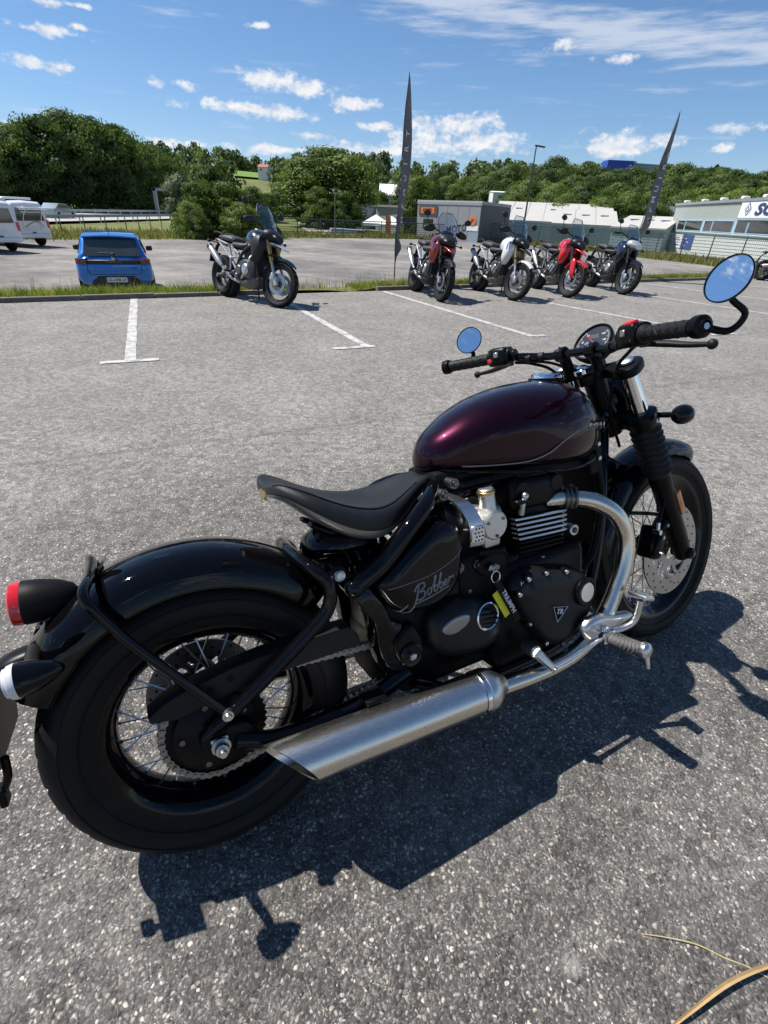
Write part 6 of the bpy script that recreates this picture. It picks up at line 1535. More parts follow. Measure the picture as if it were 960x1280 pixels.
        # bar-end mirror
        if sy < 0: mc = V(U(1.022, -.460, 1.112)); root = ge + gd_ * .016; root = V((root.x, -root.y, root.z)); k1, k2 = V(U(1.052, -.450, 1.020)), V(U(1.062, -.472, 1.048))
        else: mc = V(U(1.062, .400, 1.082)); root = ge + gd_ * -.006; k1, k2 = V(U(1.066, .398, 1.022)), V(U(1.075, .401, 1.045))
        nrm = V((-.845, -.45, .29)).normalized() if sy > 0 else V((-.92, .10, .38)).normalized(); back = mc - nrm * .010
        m = MB(ST); m.tube([tuple(root), tuple(k1), tuple(k2), tuple(back + V((0, 0, -.030))), tuple(back)], [.010, .0085, .0075, .007, .008], 12, 6, flat=.8)
        m.lathe([(.012, -.003), (.014, .004), (.014, .012), (.012, .014)], tuple(root), tuple(dd), 16); MR = m.build('mirror_arm', 'satin_black', B)
        m = MB(ST); m.lathe([(0, -.013), (.023, -.012), (.040, -.006), (.0450, .001), (.0450, .004), (.0425, .0045), (.0423, .0025)], tuple(mc), tuple(nrm), 40); SH = m.build('mirror_shell', 'gloss_black', MR)
        m = MB(ST); m.lathe([(.0425, .0026), (0, .0026)], tuple(mc), tuple(nrm), 40); m.build('mirror_pane', 'mirror_glass', MR)
    # instrument
    ic = V((1.208, 0, 1.030)); inr = V((-.80, 0, .60)).normalized()
    m = MB(ST); m.lathe([(0, -.055), (.032, -.05), (.052, -.030), (.060, -.006), (.061, .004), (.058, .008), (.055, .006), (.054, .002)], tuple(ic), tuple(inr), 48); IC = m.build('instrument_case', 'satin_black', B)
    m = MB(ST); m.lathe([(.055, .002), (0, .002)], tuple(ic), tuple(inr), 48); m.build('instrument_dial', 'dial', IC)
    tk = MB(ST); ey = V((0, -1, 0)); ez = inr.cross(ey) * -1
    for j in range(41):
        a = rad(225 - 270 * j / 40); L = .008 if j % 4 == 0 else .004
        d_ = ey * math.cos(a) + ez * math.sin(a); p = ic + inr * .0026
        tk.tube([tuple(p + d_ * .050), tuple(p + d_ * (.050 - L))], .0007, 4)
    tag(tk.build('dial_marks', 'white_print', IC), kind='stuff')
    for j in range(8):
        a = rad(225 - 270 * j / 7); d_ = ey * math.cos(a) + ez * math.sin(a)
        fm = frame(ic + inr * .0028 + d_ * .0355, tuple(ey), tuple(ez)); obj('dial_numeral', text_mesh('dial_numeral', str(j * 20 + 20), .0085, 'white_print', .0002), IC, ST @ fm)
    m = MB(ST); a = rad(222); d_ = ey * math.cos(a) + ez * math.sin(a); m.tube([tuple(ic + inr * .005 - d_ * .008), tuple(ic + inr * .005 + d_ * .038)], [.0016, .0007], 6); m.build('dial_needle', 'red_plastic', IC)
    m = MB(ST); m.box(tuple(ic + inr * .003 - ez * .018), (.002, .030, .013), None, 0); m.v = m.v; m.build('dial_display', 'satin_grey', IC)
    m = MB(ST); m.tube([(1.235, 0, .99), (1.25, 0, .95), (1.24, 0, .93)], .014, 10, 3); m.build('instrument_stalk', 'satin_black', B)
    # headlamp in front of the yokes
    hl = (1.325, .02, .865)
    m = MB(ST); m.lathe([(0, -.065), (.03, -.062), (.055, -.04), (.068, -.005), (.072, .02), (.072, .03), (.066, .034)], hl, (1, 0, -.06), 40); HL = m.build('headlamp', 'gloss_black', B)
    m = MB(ST); m.lathe([(.067, .03), (.055, .042), (.03, .05), (0, .052)], hl, (1, 0, -.06), 40); m.build('headlamp_lens', 'clear_lens', HL)
    m = MB(ST); m.tube([(1.29, -.07, .86), (1.30, -.085, .83), (1.29, -.09, .80)], .008, 8, 3); m.tube([(1.29, .07, .86), (1.30, .085, .83), (1.29, .09, .80)], .008, 8, 3); tag(m.build('headlamp_bracket', 'satin_black', HL), kind='stuff')
    for (p, q) in (((1.26, -.03, .90), (1.30, -.04, .84)), ((1.25, .04, .90), (1.29, .03, .83))):
        m = MB(ST); m.tube([p, (p[0] + .02, p[1] * 1.5, p[2] - .03), q], .006, 8, 4); m.build('wiring_loom', 'matte_black', B)
    # front mudguard
    rg = []
    sect = [(-.058, -.040), (-.062, -.036), (-.060, -.016), (-.050, 0), (-.028, .010), (0, .0135), (.028, .010), (.050, 0), (.060, -.016), (.062, -.036), (.058, -.040)]
    inn = [(y * .96, r - .0035) for y, r in reversed(sect)]
    for i in range(37):
        t = i / 36; a = rad(58) + (rad(172) - rad(58)) * t; wd = 1 - .35 * max(0, (.12 - t) / .12) ** 2 - .3 * max(0, (t - .9) / .1) ** 2
        rg.append([(1.51 + math.cos(a) * (.362 + r), y * wd, .331 + math.sin(a) * (.362 + r)) for y, r in sect + inn])
    MG = MB(ST).loft(rg).build('front_mudguard', 'gloss_black', B, 45)
    for sy in (-1, 1):
        m = MB(ST); m.tube([(1.40, sy * .062, .655), (1.41, sy * .075, .62), (1.43, sy * .09, .58)], .007, 8, 3); m.tube([(1.20, sy * .06, .53), (1.34, sy * .085, .50), (1.44, sy * .098, .47)], .006, 8, 3); tag(m.build('mudguard_stay', 'satin_black', MG), kind='stuff')
    # front caliper and hose
    m = MB(ST); cx, cz = 1.51 - .125, .331 + .055
    m.box((cx - .01, -.078, cz + .01), (.055, .062, .105), M.Rotation(.35, 3, 'Y'), .012, 3); m.box((cx - .02, -.11, cz + .01), (.04, .02, .08), M.Rotation(.35, 3, 'Y'), .008, 2); m.tube([(1.385, -.09, .42), (1.43, -.10, .47)], .013, 10); CL = m.build('brake_caliper', 'satin_black', B)
    for p in ((cx - .02, -.121, cz + .035), (cx - .03, -.121, cz - .015), (cx + .03, -.105, cz + .06)):
        m = MB(ST); bolt(m, p, .007, -1, .007); m.build('caliper_bolt', 'alloy', CL)
    m = MB(ST); m.cyl((cx - .035, -.10, cz + .055), (cx - .035, -.125, cz + .055), .008, n=12); m.cyl((cx - .035, -.115, cz + .055), (cx - .03, -.115, cz + .085), .005, n=10); m.build('hose_banjo', 'chrome', CL)
    m = MB(ST); m.tube([(cx - .03, -.115, cz + .085), (cx + .0, -.115, cz + .18), (1.34, -.09, .66), (1.30, -.06, .74)], .0045, 8, 6); m.build('brake_hose', 'matte_black', B)
    m = MB(ST); m.tube([(1.15, -.02, .74), (1.22, -.075, .68), (1.30, -.09, .66), (1.36, -.10, .58), (1.375, -.10, .50)], .004, 8, 6); m.build('sensor_wire', 'matte_black', B)
    # ---------------- tail: stem, lamp, indicators, number plate carrier
    m = MB(); rg = []
    for x, z, w, h in ((-.125, .715, .020, .020), (-.175, .655, .030, .024), (-.205, .618, .036, .028), (-.235, .590, .036, .030), (-.262, .575, .034, .026)):
        rg.append([(x + h * math.sin(t) * .55, w * math.cos(t), z + h * math.sin(t) * .8) for t in np.linspace(0, 2 * PI, 20, endpoint=False)])
    m.loft(rg); m.build('tail_stem', 'gloss_black', B)
    tl = V((-.262, 0, .668)); tdir = V((-1, 0, .10)).normalized()
    m = MB(); m.lathe([(0, -.088), (.010, -.086), (.024, -.074), (.034, -.052), (.0395, -.022), (.041, .004), (.040, .006)], tuple(tl), tuple(tdir), 36); TL = m.build('tail_lamp', 'matte_black', B)
    m = MB(); m.lathe([(.0395, .004), (.0405, .010), (.0395, .022), (.034, .026), (0, .028)], tuple(tl), tuple(tdir), 36); m.build('tail_lens', 'red_lens', TL)
    m = MB(); m.cyl((-.175, 0, .668), (-.165, 0, .668), .014, n=16, bev=.003); m.build('lamp_grommet', 'grip_rubber', TL)
    m = MB(); m.tube([(-.215, 0, .60), (-.225, 0, .635), (-.235, 0, .65)], [.03, .026, .02], 14, 3); m.build('lamp_foot', 'gloss_black', TL)
    for sy in (-1, 1):
        m = MB(); m.tube([(-.262, sy * .03, .590), (-.262, sy * .085, .592), (-.255, sy * .125, .594), (-.250, sy * .15, .595)], [.013, .012, .010, .009], 12, 3); IS = m.build('indicator_stalk', 'dusty_black', B)
        ip = V((-.262, sy * .175, .603)); idr = V((-1, 0, -.02)).normalized()
        m = MB(); m.lathe([(0, -.060), (.006, -.058), (.015, -.046), (.023, -.026), (.0275, -.004), (.028, .004)], tuple(ip), tuple(idr), 32); m.build('indicator_shell', 'gloss_black', IS)
        m = MB(); m.lathe([(.028, .004), (.0285, .006), (.027, .014), (.024, .016), (.0235, .020), (.016, .023), (0, .024)], tuple(ip), tuple(idr), 32); m.build('indicator_lens', 'clear_lens', IS)
    m = MB(); m.tube([(-.262, 0, .575), (-.315, 0, .565), (-.345, 0, .54), (-.36, 0, .48)], [.028, .03, .03, .026], 12, 4, flat=.4); PC = m.build('plate_carrier', 'satin_black', B)
    Pm = frame((-.352, -.005, .462), (0, -1, 0), (.16, 0, 1))
    pf = lambda a, b, d: tuple(Pm @ V((a, b, d)))
    m = MB(); m.prism([(-.105, -.065), (.105, -.065), (.105, .075), (-.105, .075)], pf, -.004, 0, .001); m.build('plate_backing', 'satin_black', PC)
    m = MB(); m.prism([(-.10, -.06), (.10, -.06), (.10, .07), (-.10, .07)], pf, .0005, .003); m.build('number_plate', 'plate_white', PC)
    m = MB(); m.tube([(-.342, -.09, .43), (-.348, -.085, .39), (-.362, -.08, .362)], .007, 8, 3); m.box((-.365, -.078, .352), (.012, .03, .036), None, .002); m.build('plate_bracket', 'satin_black', PC)
    # reflector tape on the tyre shoulder behind the guard
    return B
BOB = build_bobber()
# ------------------------------------------------------------------ the row of tall touring motorcycles
pm('paint_ink', (.006, .010, .009), .25, .2, 1.0); pm('paint_darkred', (.20, .008, .014), .3, .35, 1.0); pm('paint_white', (.66, .67, .68), .35, .1, .8)
pm('paint_red', (.52, .012, .016), .3, .1, 1.0); pm('paint_navy', (.010, .014, .028), .25, .3, 1.0); pm('paint_silver', (.55, .57, .60), .35, .5, .6)
pm('frame_silver', (.50, .50, .50), .4, .8); pm('engine_grey', (.11, .11, .11), .45, .7, var=.3, vs=60); pm('gold_fork', (.62, .40, .12), .3, .9); pm('black_plastic', (.012, .012, .013), .5, var=.3, spec=.35)
pm('seat_vinyl', (.045, .045, .047), .6, bump=.3, bs=500); pm('header_brown', (.30, .22, .15), .35, .9, var=.25); pm('lamp_glass', (.55, .58, .62), .08, .3, 1.0, var=.2, vs=40)
def screen_mat():
    m = bpy.data.materials.new('screen'); m.use_nodes = True; g = NT(m.node_tree); g.n.clear(); out = g.node('ShaderNodeOutputMaterial')
    t = g.node('ShaderNodeBsdfTransparent'); t.inputs[0].default_value = (.70, .76, .80, 1); s = g.node('ShaderNodeBsdfGlossy'); s.inputs['Color'].default_value = (.9, .95, 1, 1); s.inputs['Roughness'].default_value = .05
    p = g.node('ShaderNodeTexCoord').outputs['Object']; f = g.node('ShaderNodeFresnel'); f.inputs[0].default_value = 1.5
    k = g.math('ADD', g.math('ADD', f.outputs[0], .05), g.math('MULTIPLY', g.noise(p, 6.0, 3, .6), .10), clamp=True)
    mx = g.node('ShaderNodeMixShader'); g.put(mx.inputs[0], k); g.l.new(t.outputs[0], mx.inputs[1]); g.l.new(s.outputs[0], mx.inputs[2]); g.l.new(mx.outputs[0], out.inputs[0]); MAT['screen'] = m
screen_mat()

def shell(m, secs, n=20, e=2.4):
    """loft of superellipse sections (x, half width, z low, z high)"""
    R = []
    for (x, w, lo, hi) in secs:
        zc, h = (lo + hi) / 2, (hi - lo) / 2; r = []
        for j in range(n):
            a = 2 * PI * j / n; ca, sa = math.cos(a), math.sin(a); k = (abs(ca) ** e + abs(sa) ** e) ** (-1 / e); r.append((x, w * ca * k, zc + h * sa * k))
        R.append(r)
    q = [cr_spline([r[j] for r in R], 3) for j in range(n)]
    return m.loft([[q[j][i] for j in range(n)] for i in range(len(q[0]))])

def small_wheel(parent, name, cx, R, w, cast, rim='black_plastic', xf=None, discy=None):
    W = empty(name, None, parent); o = (cx, 0, R); h = w / 2; Rr = R - w * .62
    prof = [(Rr, -h * .72), (Rr + .02, -h * .92), (R - w * .28, -h), (R - w * .12, -h * .86), (R - .015, -h * .5), (R, 0), (R - .015, h * .5), (R - w * .12, h * .86), (R - w * .28, h), (Rr + .02, h * .92), (Rr, h * .72)]
    MB(xf).lathe(prof, o, (0, 1, 0), 48).build('tyre', 'tyre_rubber', W, 50)
    tr = MB(xf)
    for k in range(44):
        a = 2 * PI * k / 44; s_ = 1 if k % 2 else -1; c = (cx + (R - .004) * math.cos(a), s_ * h * .28, R + (R - .004) * math.sin(a)); tr.box(c, (.012, h * .7, .016), M.Rotation(-a, 3, 'Y') @ M.Rotation(.4 * s_, 3, 'X'))
    tag(tr.build('tread_block', 'dusty_black', W, smooth=False), kind='stuff')
    MB(xf).lathe([(Rr + .004, -h * .75), (Rr - .02, -h * .66), (Rr - .03, 0), (Rr - .02, h * .66), (Rr + .004, h * .75), (Rr - .004, h * .78), (Rr - .03, h * .6), (Rr - .042, 0), (Rr - .03, -h * .6), (Rr - .004, -h * .78), (Rr + .004, -h * .75)], o, (0, 1, 0), 48).build('rim', rim, W)
    MB(xf).lathe([(0, -.05), (.04, -.05), (.045, -.03), (.03, -.02), (.03, .02), (.045, .03), (.04, .05), (0, .05)], o, (0, 1, 0), 20).build('hub', 'engine_grey', W)
    n = 10 if cast else 24; me = None
    for k in range(n):
        a = 2 * PI * k / n; off = .12 * (1 if k % 2 else -1) if cast else .5 * (1 if (k // 2) % 2 else -1)
        p0 = V((cx + .035 * math.cos(a + off), (0 if cast else .035 * (1 if k % 2 else -1)), R + .035 * math.sin(a + off))); p1 = V((cx + (Rr - .03) * math.cos(a), 0, R + (Rr - .03) * math.sin(a)))
        if me is None: me = MB().tube([(0, 0, 0), (0, 0, 1)], [.015, .010] if cast else .003, 8).mesh('spoke', rim if cast else 'frame_silver')
        if xf is not None: p0, p1 = xf @ p0, xf @ p1
        d = p1 - p0; obj('spoke', me, W, M.Translation(p0) @ d.to_track_quat('Z', 'Y').to_matrix().to_4x4() @ M.Diagonal((1, 1, d.length, 1)))
    for y in (discy or ()):
        MB(xf).lathe([(.10, -.003), (.155, -.003), (.155, .003), (.10, .003), (.10, -.003)], (cx, y, R), (0, 1, 0), 36).build('brake_disc', 'disc_steel', W)
    return W

def tourer(name, label, rear, front, sp, scale=.93, lean=rad(9), steer=rad(8)):
    r, f = V((*rear, 0)), V((*front, 0)); hd = math.atan2(f.y - r.y, f.x - r.x); mid = (r + f) / 2; WB = 1.53
    loc = mid - V((math.cos(hd), math.sin(hd), 0)) * (WB * scale / 2)
    T = empty(name, M.Translation(loc) @ M.Rotation(hd, 4, 'Z') @ M.Rotation(-lean, 4, 'X') @ M.Scale(scale, 4)); tag(T, label, 'motorcycle', 'touring motorcycles along the kerb')
    rk = rad(24); ax = V((-math.sin(rk), 0, math.cos(rk))); o = V((WB + .10, 0, 0)); SX = M.Translation(o) @ M.Rotation(steer, 4, ax) @ M.Translation(-o)
    tank, beak, mud, fork, fr, cast = sp['tank'], sp['beak'], sp['mud'], sp['fork'], sp['frame'], sp.get('cast', True)
    small_wheel(T, 'rear_wheel', 0, .325, .17, cast, sp.get('rim', 'black_plastic'), None, (.075,)); small_wheel(T, 'front_wheel', WB, .34, .12, cast, sp.get('rim', 'black_plastic'), SX, (-.075, .075))
    # swing arm, drive, rear hugger
    for sy in (-1, 1): MB().tube([(0, sy * .13, .325), (.25, sy * .135, .36), (.52, sy * .12, .42)], [.032, .035, .04], 10, 4).build('swingarm', 'engine_grey', T)
    MB().cyl((0, -.15, .325), (0, .15, .325), .03, n=14).build('rear_axle', 'frame_silver', T)
    m = MB(); m.lathe([(.372, -.09), (.380, -.07), (.384, 0), (.380, .07), (.372, .09)], (0, 0, .325), (0, 1, 0), 18, (rad(-35), rad(75)), (1, 0, 0)); m.build('rear_hugger', 'black_plastic', T)
    # engine, sump, headers
    m = MB(); m.box((.78, 0, .50), (.40, .36, .30), M.Rotation(.05, 3, 'Y'), .05, 3); m.box((.62, 0, .42), (.24, .30, .22), None, .04, 2); m.build('engine', 'engine_grey', T)
    m = MB(); m.box((.88, 0, .70), (.20, .34, .22), M.Rotation(-.25, 3, 'Y'), .03, 2); m.build('cylinder_block', 'black_plastic', T)
    for (x, z, rr) in ((.86, .48, .085), (.68, .46, .075), (.62, .36, .05)):
        m = MB(); m.cyl((x, -.17, z), (x, -.205, z), rr, n=24, bev=.012); m.build('engine_cover', 'frame_silver' if rr > .08 else 'engine_grey', T)
    for k in (-1, 0, 1): MB().tube([(.97, k * .09, .70), (1.06, k * .09, .62), (1.08, k * .08, .48), (1.0, k * .06, .34), (.82, k * .04, .28), (.6, -.06, .27)], .021, 10, 5).build('exhaust_header', sp.get('header', 'header_brown'), T)
    m = MB(); shell(m, [(.55, .05, .24, .30), (.62, .13, .21, .33), (.80, .16, .19, .37), (.98, .13, .21, .46), (1.06, .05, .30, .50)]); m.build('belly_pan', sp.get('belly', 'engine_grey'), T)
    if sp.get('bars', True):
        for sy in (-1, 1): MB().tube([(1.06, sy * .12, .74), (1.07, sy * .25, .66), (1.03, sy * .28, .50), (.92, sy * .27, .38), (.78, sy * .20, .34)], .0135, 8, 4).build('crash_bar', sp.get('barmat', 'black_plastic'), T)
    # muffler, right side
    MB().tube([(.6, -.06, .27), (.42, -.14, .32), (.30, -.19, .42), (.22, -.215, .50)], .026, 10, 5).build('exhaust_link', 'frame_silver', T)
    a, b = V((.24, -.215, .48)), V(sp.get('muf', (-.11, -.232, .755)))
    m = MB(); d = (b - a).normalized(); Lm = (b - a).length; m.lathe([(.028, 0), (.042, .07), (.050, .12), (.052, Lm - .05), (.045, Lm), (.03, Lm), (.03, Lm - .04)], tuple(a), tuple(d), 24); MU = m.build('muffler', sp.get('mufmat', 'frame_silver'), T)
    m = MB(); m.lathe([(.054, 0), (.055, .03), (.046, .06), (.03, .062)], tuple(b - d * .045), tuple(d), 24); m.build('muffler_cap', 'black_plastic', MU)
    # trellis subframe
    fr_pts = [[(.62, .70), (.34, .80), (-.02, .87)], [(.60, .42), (.36, .62), (.02, .84)], [(.34, .80), (.42, .60)], [(.42, .82), (.62, .55), (.62, .38)], [(.36, .62), (.62, .66)]]
    for sy in (-1, 1):
        for p in fr_pts: MB().tube([(x, sy * (.13 if i else .15), z) for i, (x, z) in enumerate(p)], .0165, 8, 3).build('frame_tube', fr, T)
        MB().tube([(1.16, sy * .05, .98), (1.0, sy * .17, .84), (.78, sy * .18, .72), (.60, sy * .16, .50), (.56, sy * .14, .36)], .024, 10, 4).build('main_frame', fr if sp.get('brightmain') else 'black_plastic', T)
        MB().cyl((.40, sy * .16, .42), (.40, sy * .27, .42), .018, n=10).build('footpeg', 'grip_rubber', T)
        m = MB(); m.tube([(.40, sy * .155, .62), (.40, sy * .16, .42), (.30, sy * .16, .34)], .014, 8, 3); m.build('peg_bracket', 'frame_silver', T)
    # seats, tail, rack
    m = MB(); shell(m, [(.40, .13, .80, .86), (.46, .17, .79, .87), (.60, .16, .78, .86), (.74, .11, .79, .88), (.80, .08, .82, .90)]); m.build('rider_seat', 'seat_vinyl', T)
    m = MB(); shell(m, [(-.04, .09, .90, .945), (.02, .13, .89, .96), (.20, .15, .86, .965), (.36, .15, .84, .955), (.42, .12, .84, .92)]); m.build('pillion_seat', 'seat_vinyl', T)
    m = MB(); shell(m, [(-.20, .05, .86, .91), (-.08, .09, .83, .90), (.15, .14, .78, .87), (.38, .15, .76, .84)]); m.build('tail_fairing', 'black_plastic', T)
    if sp.get('rack', True):
        for sy in (-1, 1): MB().tube([(.16, sy * .12, .93), (.0, sy * .13, .985), (-.16, sy * .11, .985), (-.20, sy * .05, .975), (-.20, 0, .975)], .012, 8, 4).build('rack_rail', 'black_plastic', T)
    m = MB(); m.box((-.20, 0, .87), (.04, .12, .05), None, .01); m.build('tail_lamp', 'red_lens', T)
    m = MB(); m.tube([(-.15, 0, .86), (-.27, 0, .74), (-.30, 0, .62)], [.03, .035, .03], 8, 3, flat=.5); m.box((-.315, 0, .60), (.01, .20, .16), M.Rotation(.25, 3, 'Y'), .003); m.build('plate_hanger', 'black_plastic', T)
    for sy in (-1, 1): m = MB(); m.tube([(-.18, sy * .03, .83), (-.20, sy * .16, .84)], .009, 6); m.ball((-.205, sy * .185, .84), (.03, .035, .025), 10); m.build('rear_indicator', 'black_plastic', T)
    # tank and side panels
    m = MB(); shell(m, [(.74, .09, .84, .95), (.80, .15, .80, 1.03), (.92, .20, .76, 1.08), (1.04, .22, .74, 1.07), (1.14, .20, .76, 1.02), (1.22, .12, .82, .96)]); TK = m.build('fuel_tank', tank, T)
    m = MB(); m.cyl((.90, 0, 1.075), (.90, 0, 1.09), .045, n=20, bev=.005); m.build('filler_cap', 'frame_silver', TK)
    for sy in (-1, 1):
        pol = sp.get('panel', [(1.02, .98), (1.20, 1.0), (1.30, .90), (1.24, .72), (1.12, .58), (1.02, .62), (1.00, .80)])
        m = MB(); m.puffy(pol, lambda a_, b_, d_: (a_, sy * d_, b_), .15, .085, 3, 1.6, 6, 3, back=.03); m.build('side_panel', sp.get('pmat', tank), T)
        m = MB(); m.puffy([(.98, .60), (1.10, .62), (1.12, .42), (1.02, .38), (.96, .48)], lambda a_, b_, d_: (a_, sy * d_, b_), .14, .05, 4, 2, 5, 3, back=.03); m.build('radiator_shroud', 'black_plastic', T)
    m = MB(); m.box((1.11, 0, .58), (.05, .32, .36), M.Rotation(-.2, 3, 'Y'), .01); m.build('radiator', 'black_plastic', T)
    # front fairing, beak, lamps, screen
    m = MB(SX); shell(m, [(1.14, .13, .90, 1.07), (1.22, .18, .90, 1.10), (1.32, .17, .92, 1.09), (1.42, .09, .93, 1.02)]); NF = m.build('nose_fairing', sp.get('nose', 'black_plastic'), T)
    for sy in (-1, 1): m = MB(SX); m.ball((1.375, sy * .070, .985), (.045, .060, .026), 16, M.Rotation(sy * .35, 3, 'X')); m.build('headlamp', 'lamp_glass', NF)
    if sp.get('beakon', True): m = MB(SX); shell(m, [(1.22, .07, .86, .93), (1.32, .105, .87, .93), (1.46, .085, .86, .90), (1.58, .045, .82, .85), (1.62, .015, .81, .825)]); m.build('beak', beak, T)
    rows = []; hs = sp.get('screen', .40)
    for i in range(9):
        t = i / 8; w = (.15 + .05 * math.sin(t * PI * .8)) * (1 - .42 * max(0, t - .7) / .3); x = 1.33 - .22 * t - .02 * t * t; z = 1.04 + hs * t
        rows.append([(x - .10 * abs(s_) ** 2.2, w * s_, z) for s_ in np.linspace(-1, 1, 11)])
    SC = MB(SX).loft(rows, cap=False, closed=False).build('windscreen', 'screen', T, 80)
    m = MB(SX); m.tube([rows[i][0] for i in range(9)] + [rows[8][j] for j in range(1, 10)] + [rows[8 - i][10] for i in range(9)], .006, 6); m.build('screen_edge', 'black_plastic', SC)
    m = MB(SX); m.box((1.20, 0, 1.10), (.06, .22, .10), M.Rotation(-.5, 3, 'Y'), .015, 2); m.build('instrument_panel', 'black_plastic', T)
    # fork and mudguard
    fk = lambda z, y: (WB - math.tan(rk) * (z - .34) - .0, y, z)
    for sy in (-1, 1):
        y = sy * .105; m = MB(SX); m.cyl(fk(.34, y), fk(.66, y), .024, n=12); FK = m.build('fork_slider', 'frame_silver' if fork != 'black_plastic' else 'satin_black', T)
        m = MB(SX); m.cyl(fk(.62, y), fk(1.02, y), .031, n=14); m.build('fork_tube', fork, T)
        m = MB(SX); m.box((WB - .01, y, .36), (.07, .05, .11), M.Rotation(-rk, 3, 'Y'), .012, 2); m.box((WB - .10, sy * .085, .43), (.07, .06, .11), M.Rotation(.3, 3, 'Y'), .012, 2); m.build('brake_caliper', 'frame_silver', FK)
        if sp.get('guards'): m = MB(SX); m.puffy([(1.40, .72), (1.50, .70), (1.60, .46), (1.56, .36), (1.48, .44), (1.42, .60)], lambda a_, b_, d_: (a_, sy * d_, b_), .12, .03, 4, 2, 5, 3, back=.02); m.build('fork_guard', mud, T)
    m = MB(SX); R = []
    for i in range(15):
        a_ = rad(48) + rad(100) * i / 14; wd = .068 * (1 - .3 * max(0, (.2 - i / 14) / .2)); R.append([(WB + math.cos(a_) * (.375 + q), wd * yy, .34 + math.sin(a_) * (.375 + q)) for yy, q in ((-1, -.035), (-.9, -.008), (-.5, .008), (0, .012), (.5, .008), (.9, -.008), (1, -.035), (.88, -.012), (.5, .003), (0, .007), (-.5, .003), (-.88, -.012))])
    m.loft(R); m.build('front_mudguard', mud, T)
    m = MB(SX); m.box(fk(.72, 0), (.10, .28, .04), M.Rotation(-rk, 3, 'Y'), .01); m.box(fk(1.02, 0), (.12, .28, .035), M.Rotation(-rk, 3, 'Y'), .01); m.build('yoke', 'black_plastic', T)
    # bars, hand guards, mirrors
    MB(SX).tube([(.98, -.43, 1.14), (1.04, -.25, 1.17), (1.17, -.10, 1.10), (1.18, .10, 1.10), (1.04, .25, 1.17), (.98, .43, 1.14)], .013, 10, 5).build('handlebar', 'black_plastic', T)
    for sy in (-1, 1):
        m = MB(SX); m.cyl((1.02, sy * .31, 1.157), (.98, sy * .43, 1.14), .019, n=12); m.build('grip', 'grip_rubber', T)
        if sp.get('handguards', True): m = MB(SX); m.puffy([(-.36 * 1, 1.20), (-.25, 1.21), (-.22, 1.14), (-.30, 1.09), (-.42, 1.09), (-.45, 1.15)], lambda a_, b_, d_: (d_ - .10 * abs(a_ + .3), -sy * a_, b_), 1.08, .04, 4, 2, 5, 3, back=.01); m.build('hand_guard', 'black_plastic', T)
        m = MB(SX); m.tube([(1.03, sy * .28, 1.17), (1.02, sy * .36, 1.26), (1.03, sy * .40, 1.33)], .007, 8, 4); MR = m.build('mirror_stem', 'black_plastic', T)
        m = MB(SX); m.ball((1.04, sy * .42, 1.37), (.028, .072, .048), 18); m.build('mirror_shell', 'black_plastic', MR)
        m = MB(SX); m.ball((1.018, sy * .42, 1.37), (.008, .060, .039), 14); m.build('mirror_pane', 'mirror_glass', MR)
        m = MB(SX); m.tube([(1.30, sy * .14, .95), (1.31, sy * .24, .95)], .008, 6); m.ball((1.315, sy * .265, .95), (.022, .032, .022), 10); m.build('front_indicator', 'black_plastic', T)
    MB().tube([(.66, .16, .36), (.60, .28, .16), (.58, .33, -.045)], .014, 8, 3).build('side_stand', 'black_plastic', T)
    return T

def build_tourers():
    tourer('touring_motorcycle', 'black tall touring motorcycle with silver trellis frame standing alone near the blue car', (-2.79, 8.86), (-1.765, 7.99), dict(tank='paint_ink', beak='paint_silver', mud='paint_ink', fork='gold_fork', frame='frame_silver', cast=False, brightmain=False, nose='black_plastic', pmat='black_plastic', belly='engine_grey', barmat='frame_silver', screen=.38), steer=rad(14))
    tourer('touring_motorcycle', 'dark red touring motorcycle beside the tall feather flag', (.347, 10.816), (.824, 9.282), dict(tank='paint_darkred', beak='paint_darkred', mud='black_plastic', fork='black_plastic', frame='frame_silver', nose='black_plastic', pmat='paint_darkred', belly='black_plastic'), steer=rad(2))
    tourer('touring_motorcycle', 'white touring motorcycle with gold fork tubes, second in the close row', (1.66, 11.29), (2.19, 9.92), dict(tank='paint_white', beak='black_plastic', mud='paint_white', fork='gold_fork', frame='frame_silver', cast=False, pmat='paint_white', nose='black_plastic', rim='black_plastic'), steer=rad(12))
    tourer('touring_motorcycle', 'bright red touring motorcycle with red fork guards and front mudguard', (3.06, 12.2), (3.43, 10.67), dict(tank='paint_red', beak='paint_red', mud='paint_red', fork='black_plastic', frame='engine_grey', cast=False, guards=True, nose='black_plastic', pmat='paint_red', belly='engine_grey'), steer=rad(14))
    tourer('touring_motorcycle', 'dark blue sport tourer with silver nose, rightmost of the close row', (4.58, 13.1), (4.87, 11.62), dict(tank='paint_navy', beak='paint_navy', mud='paint_navy', fork='black_plastic', frame='black_plastic', nose='paint_silver', beakon=False, rack=False, handguards=False, mufmat='engine_grey', muf=(-.02, -.24, .50), bars=False, pmat='paint_navy', belly='black_plastic', screen=.34), steer=rad(10))
    # roadster at the right edge of the frame
    r = gnd(946, 350); f = r + V((1.05, -1.1, 0))
    tourer('roadster_motorcycle', 'black roadster with low silver muffler cut by the right picture edge', (r.x, r.y), (f.x, f.y), dict(tank='paint_ink', beak='paint_ink', mud='black_plastic', fork='black_plastic', frame='black_plastic', beakon=False, rack=False, handguards=False, muf=(-.10, -.24, .42), screen=.06, bars=False, nose='black_plastic'), .88)
build_tourers()
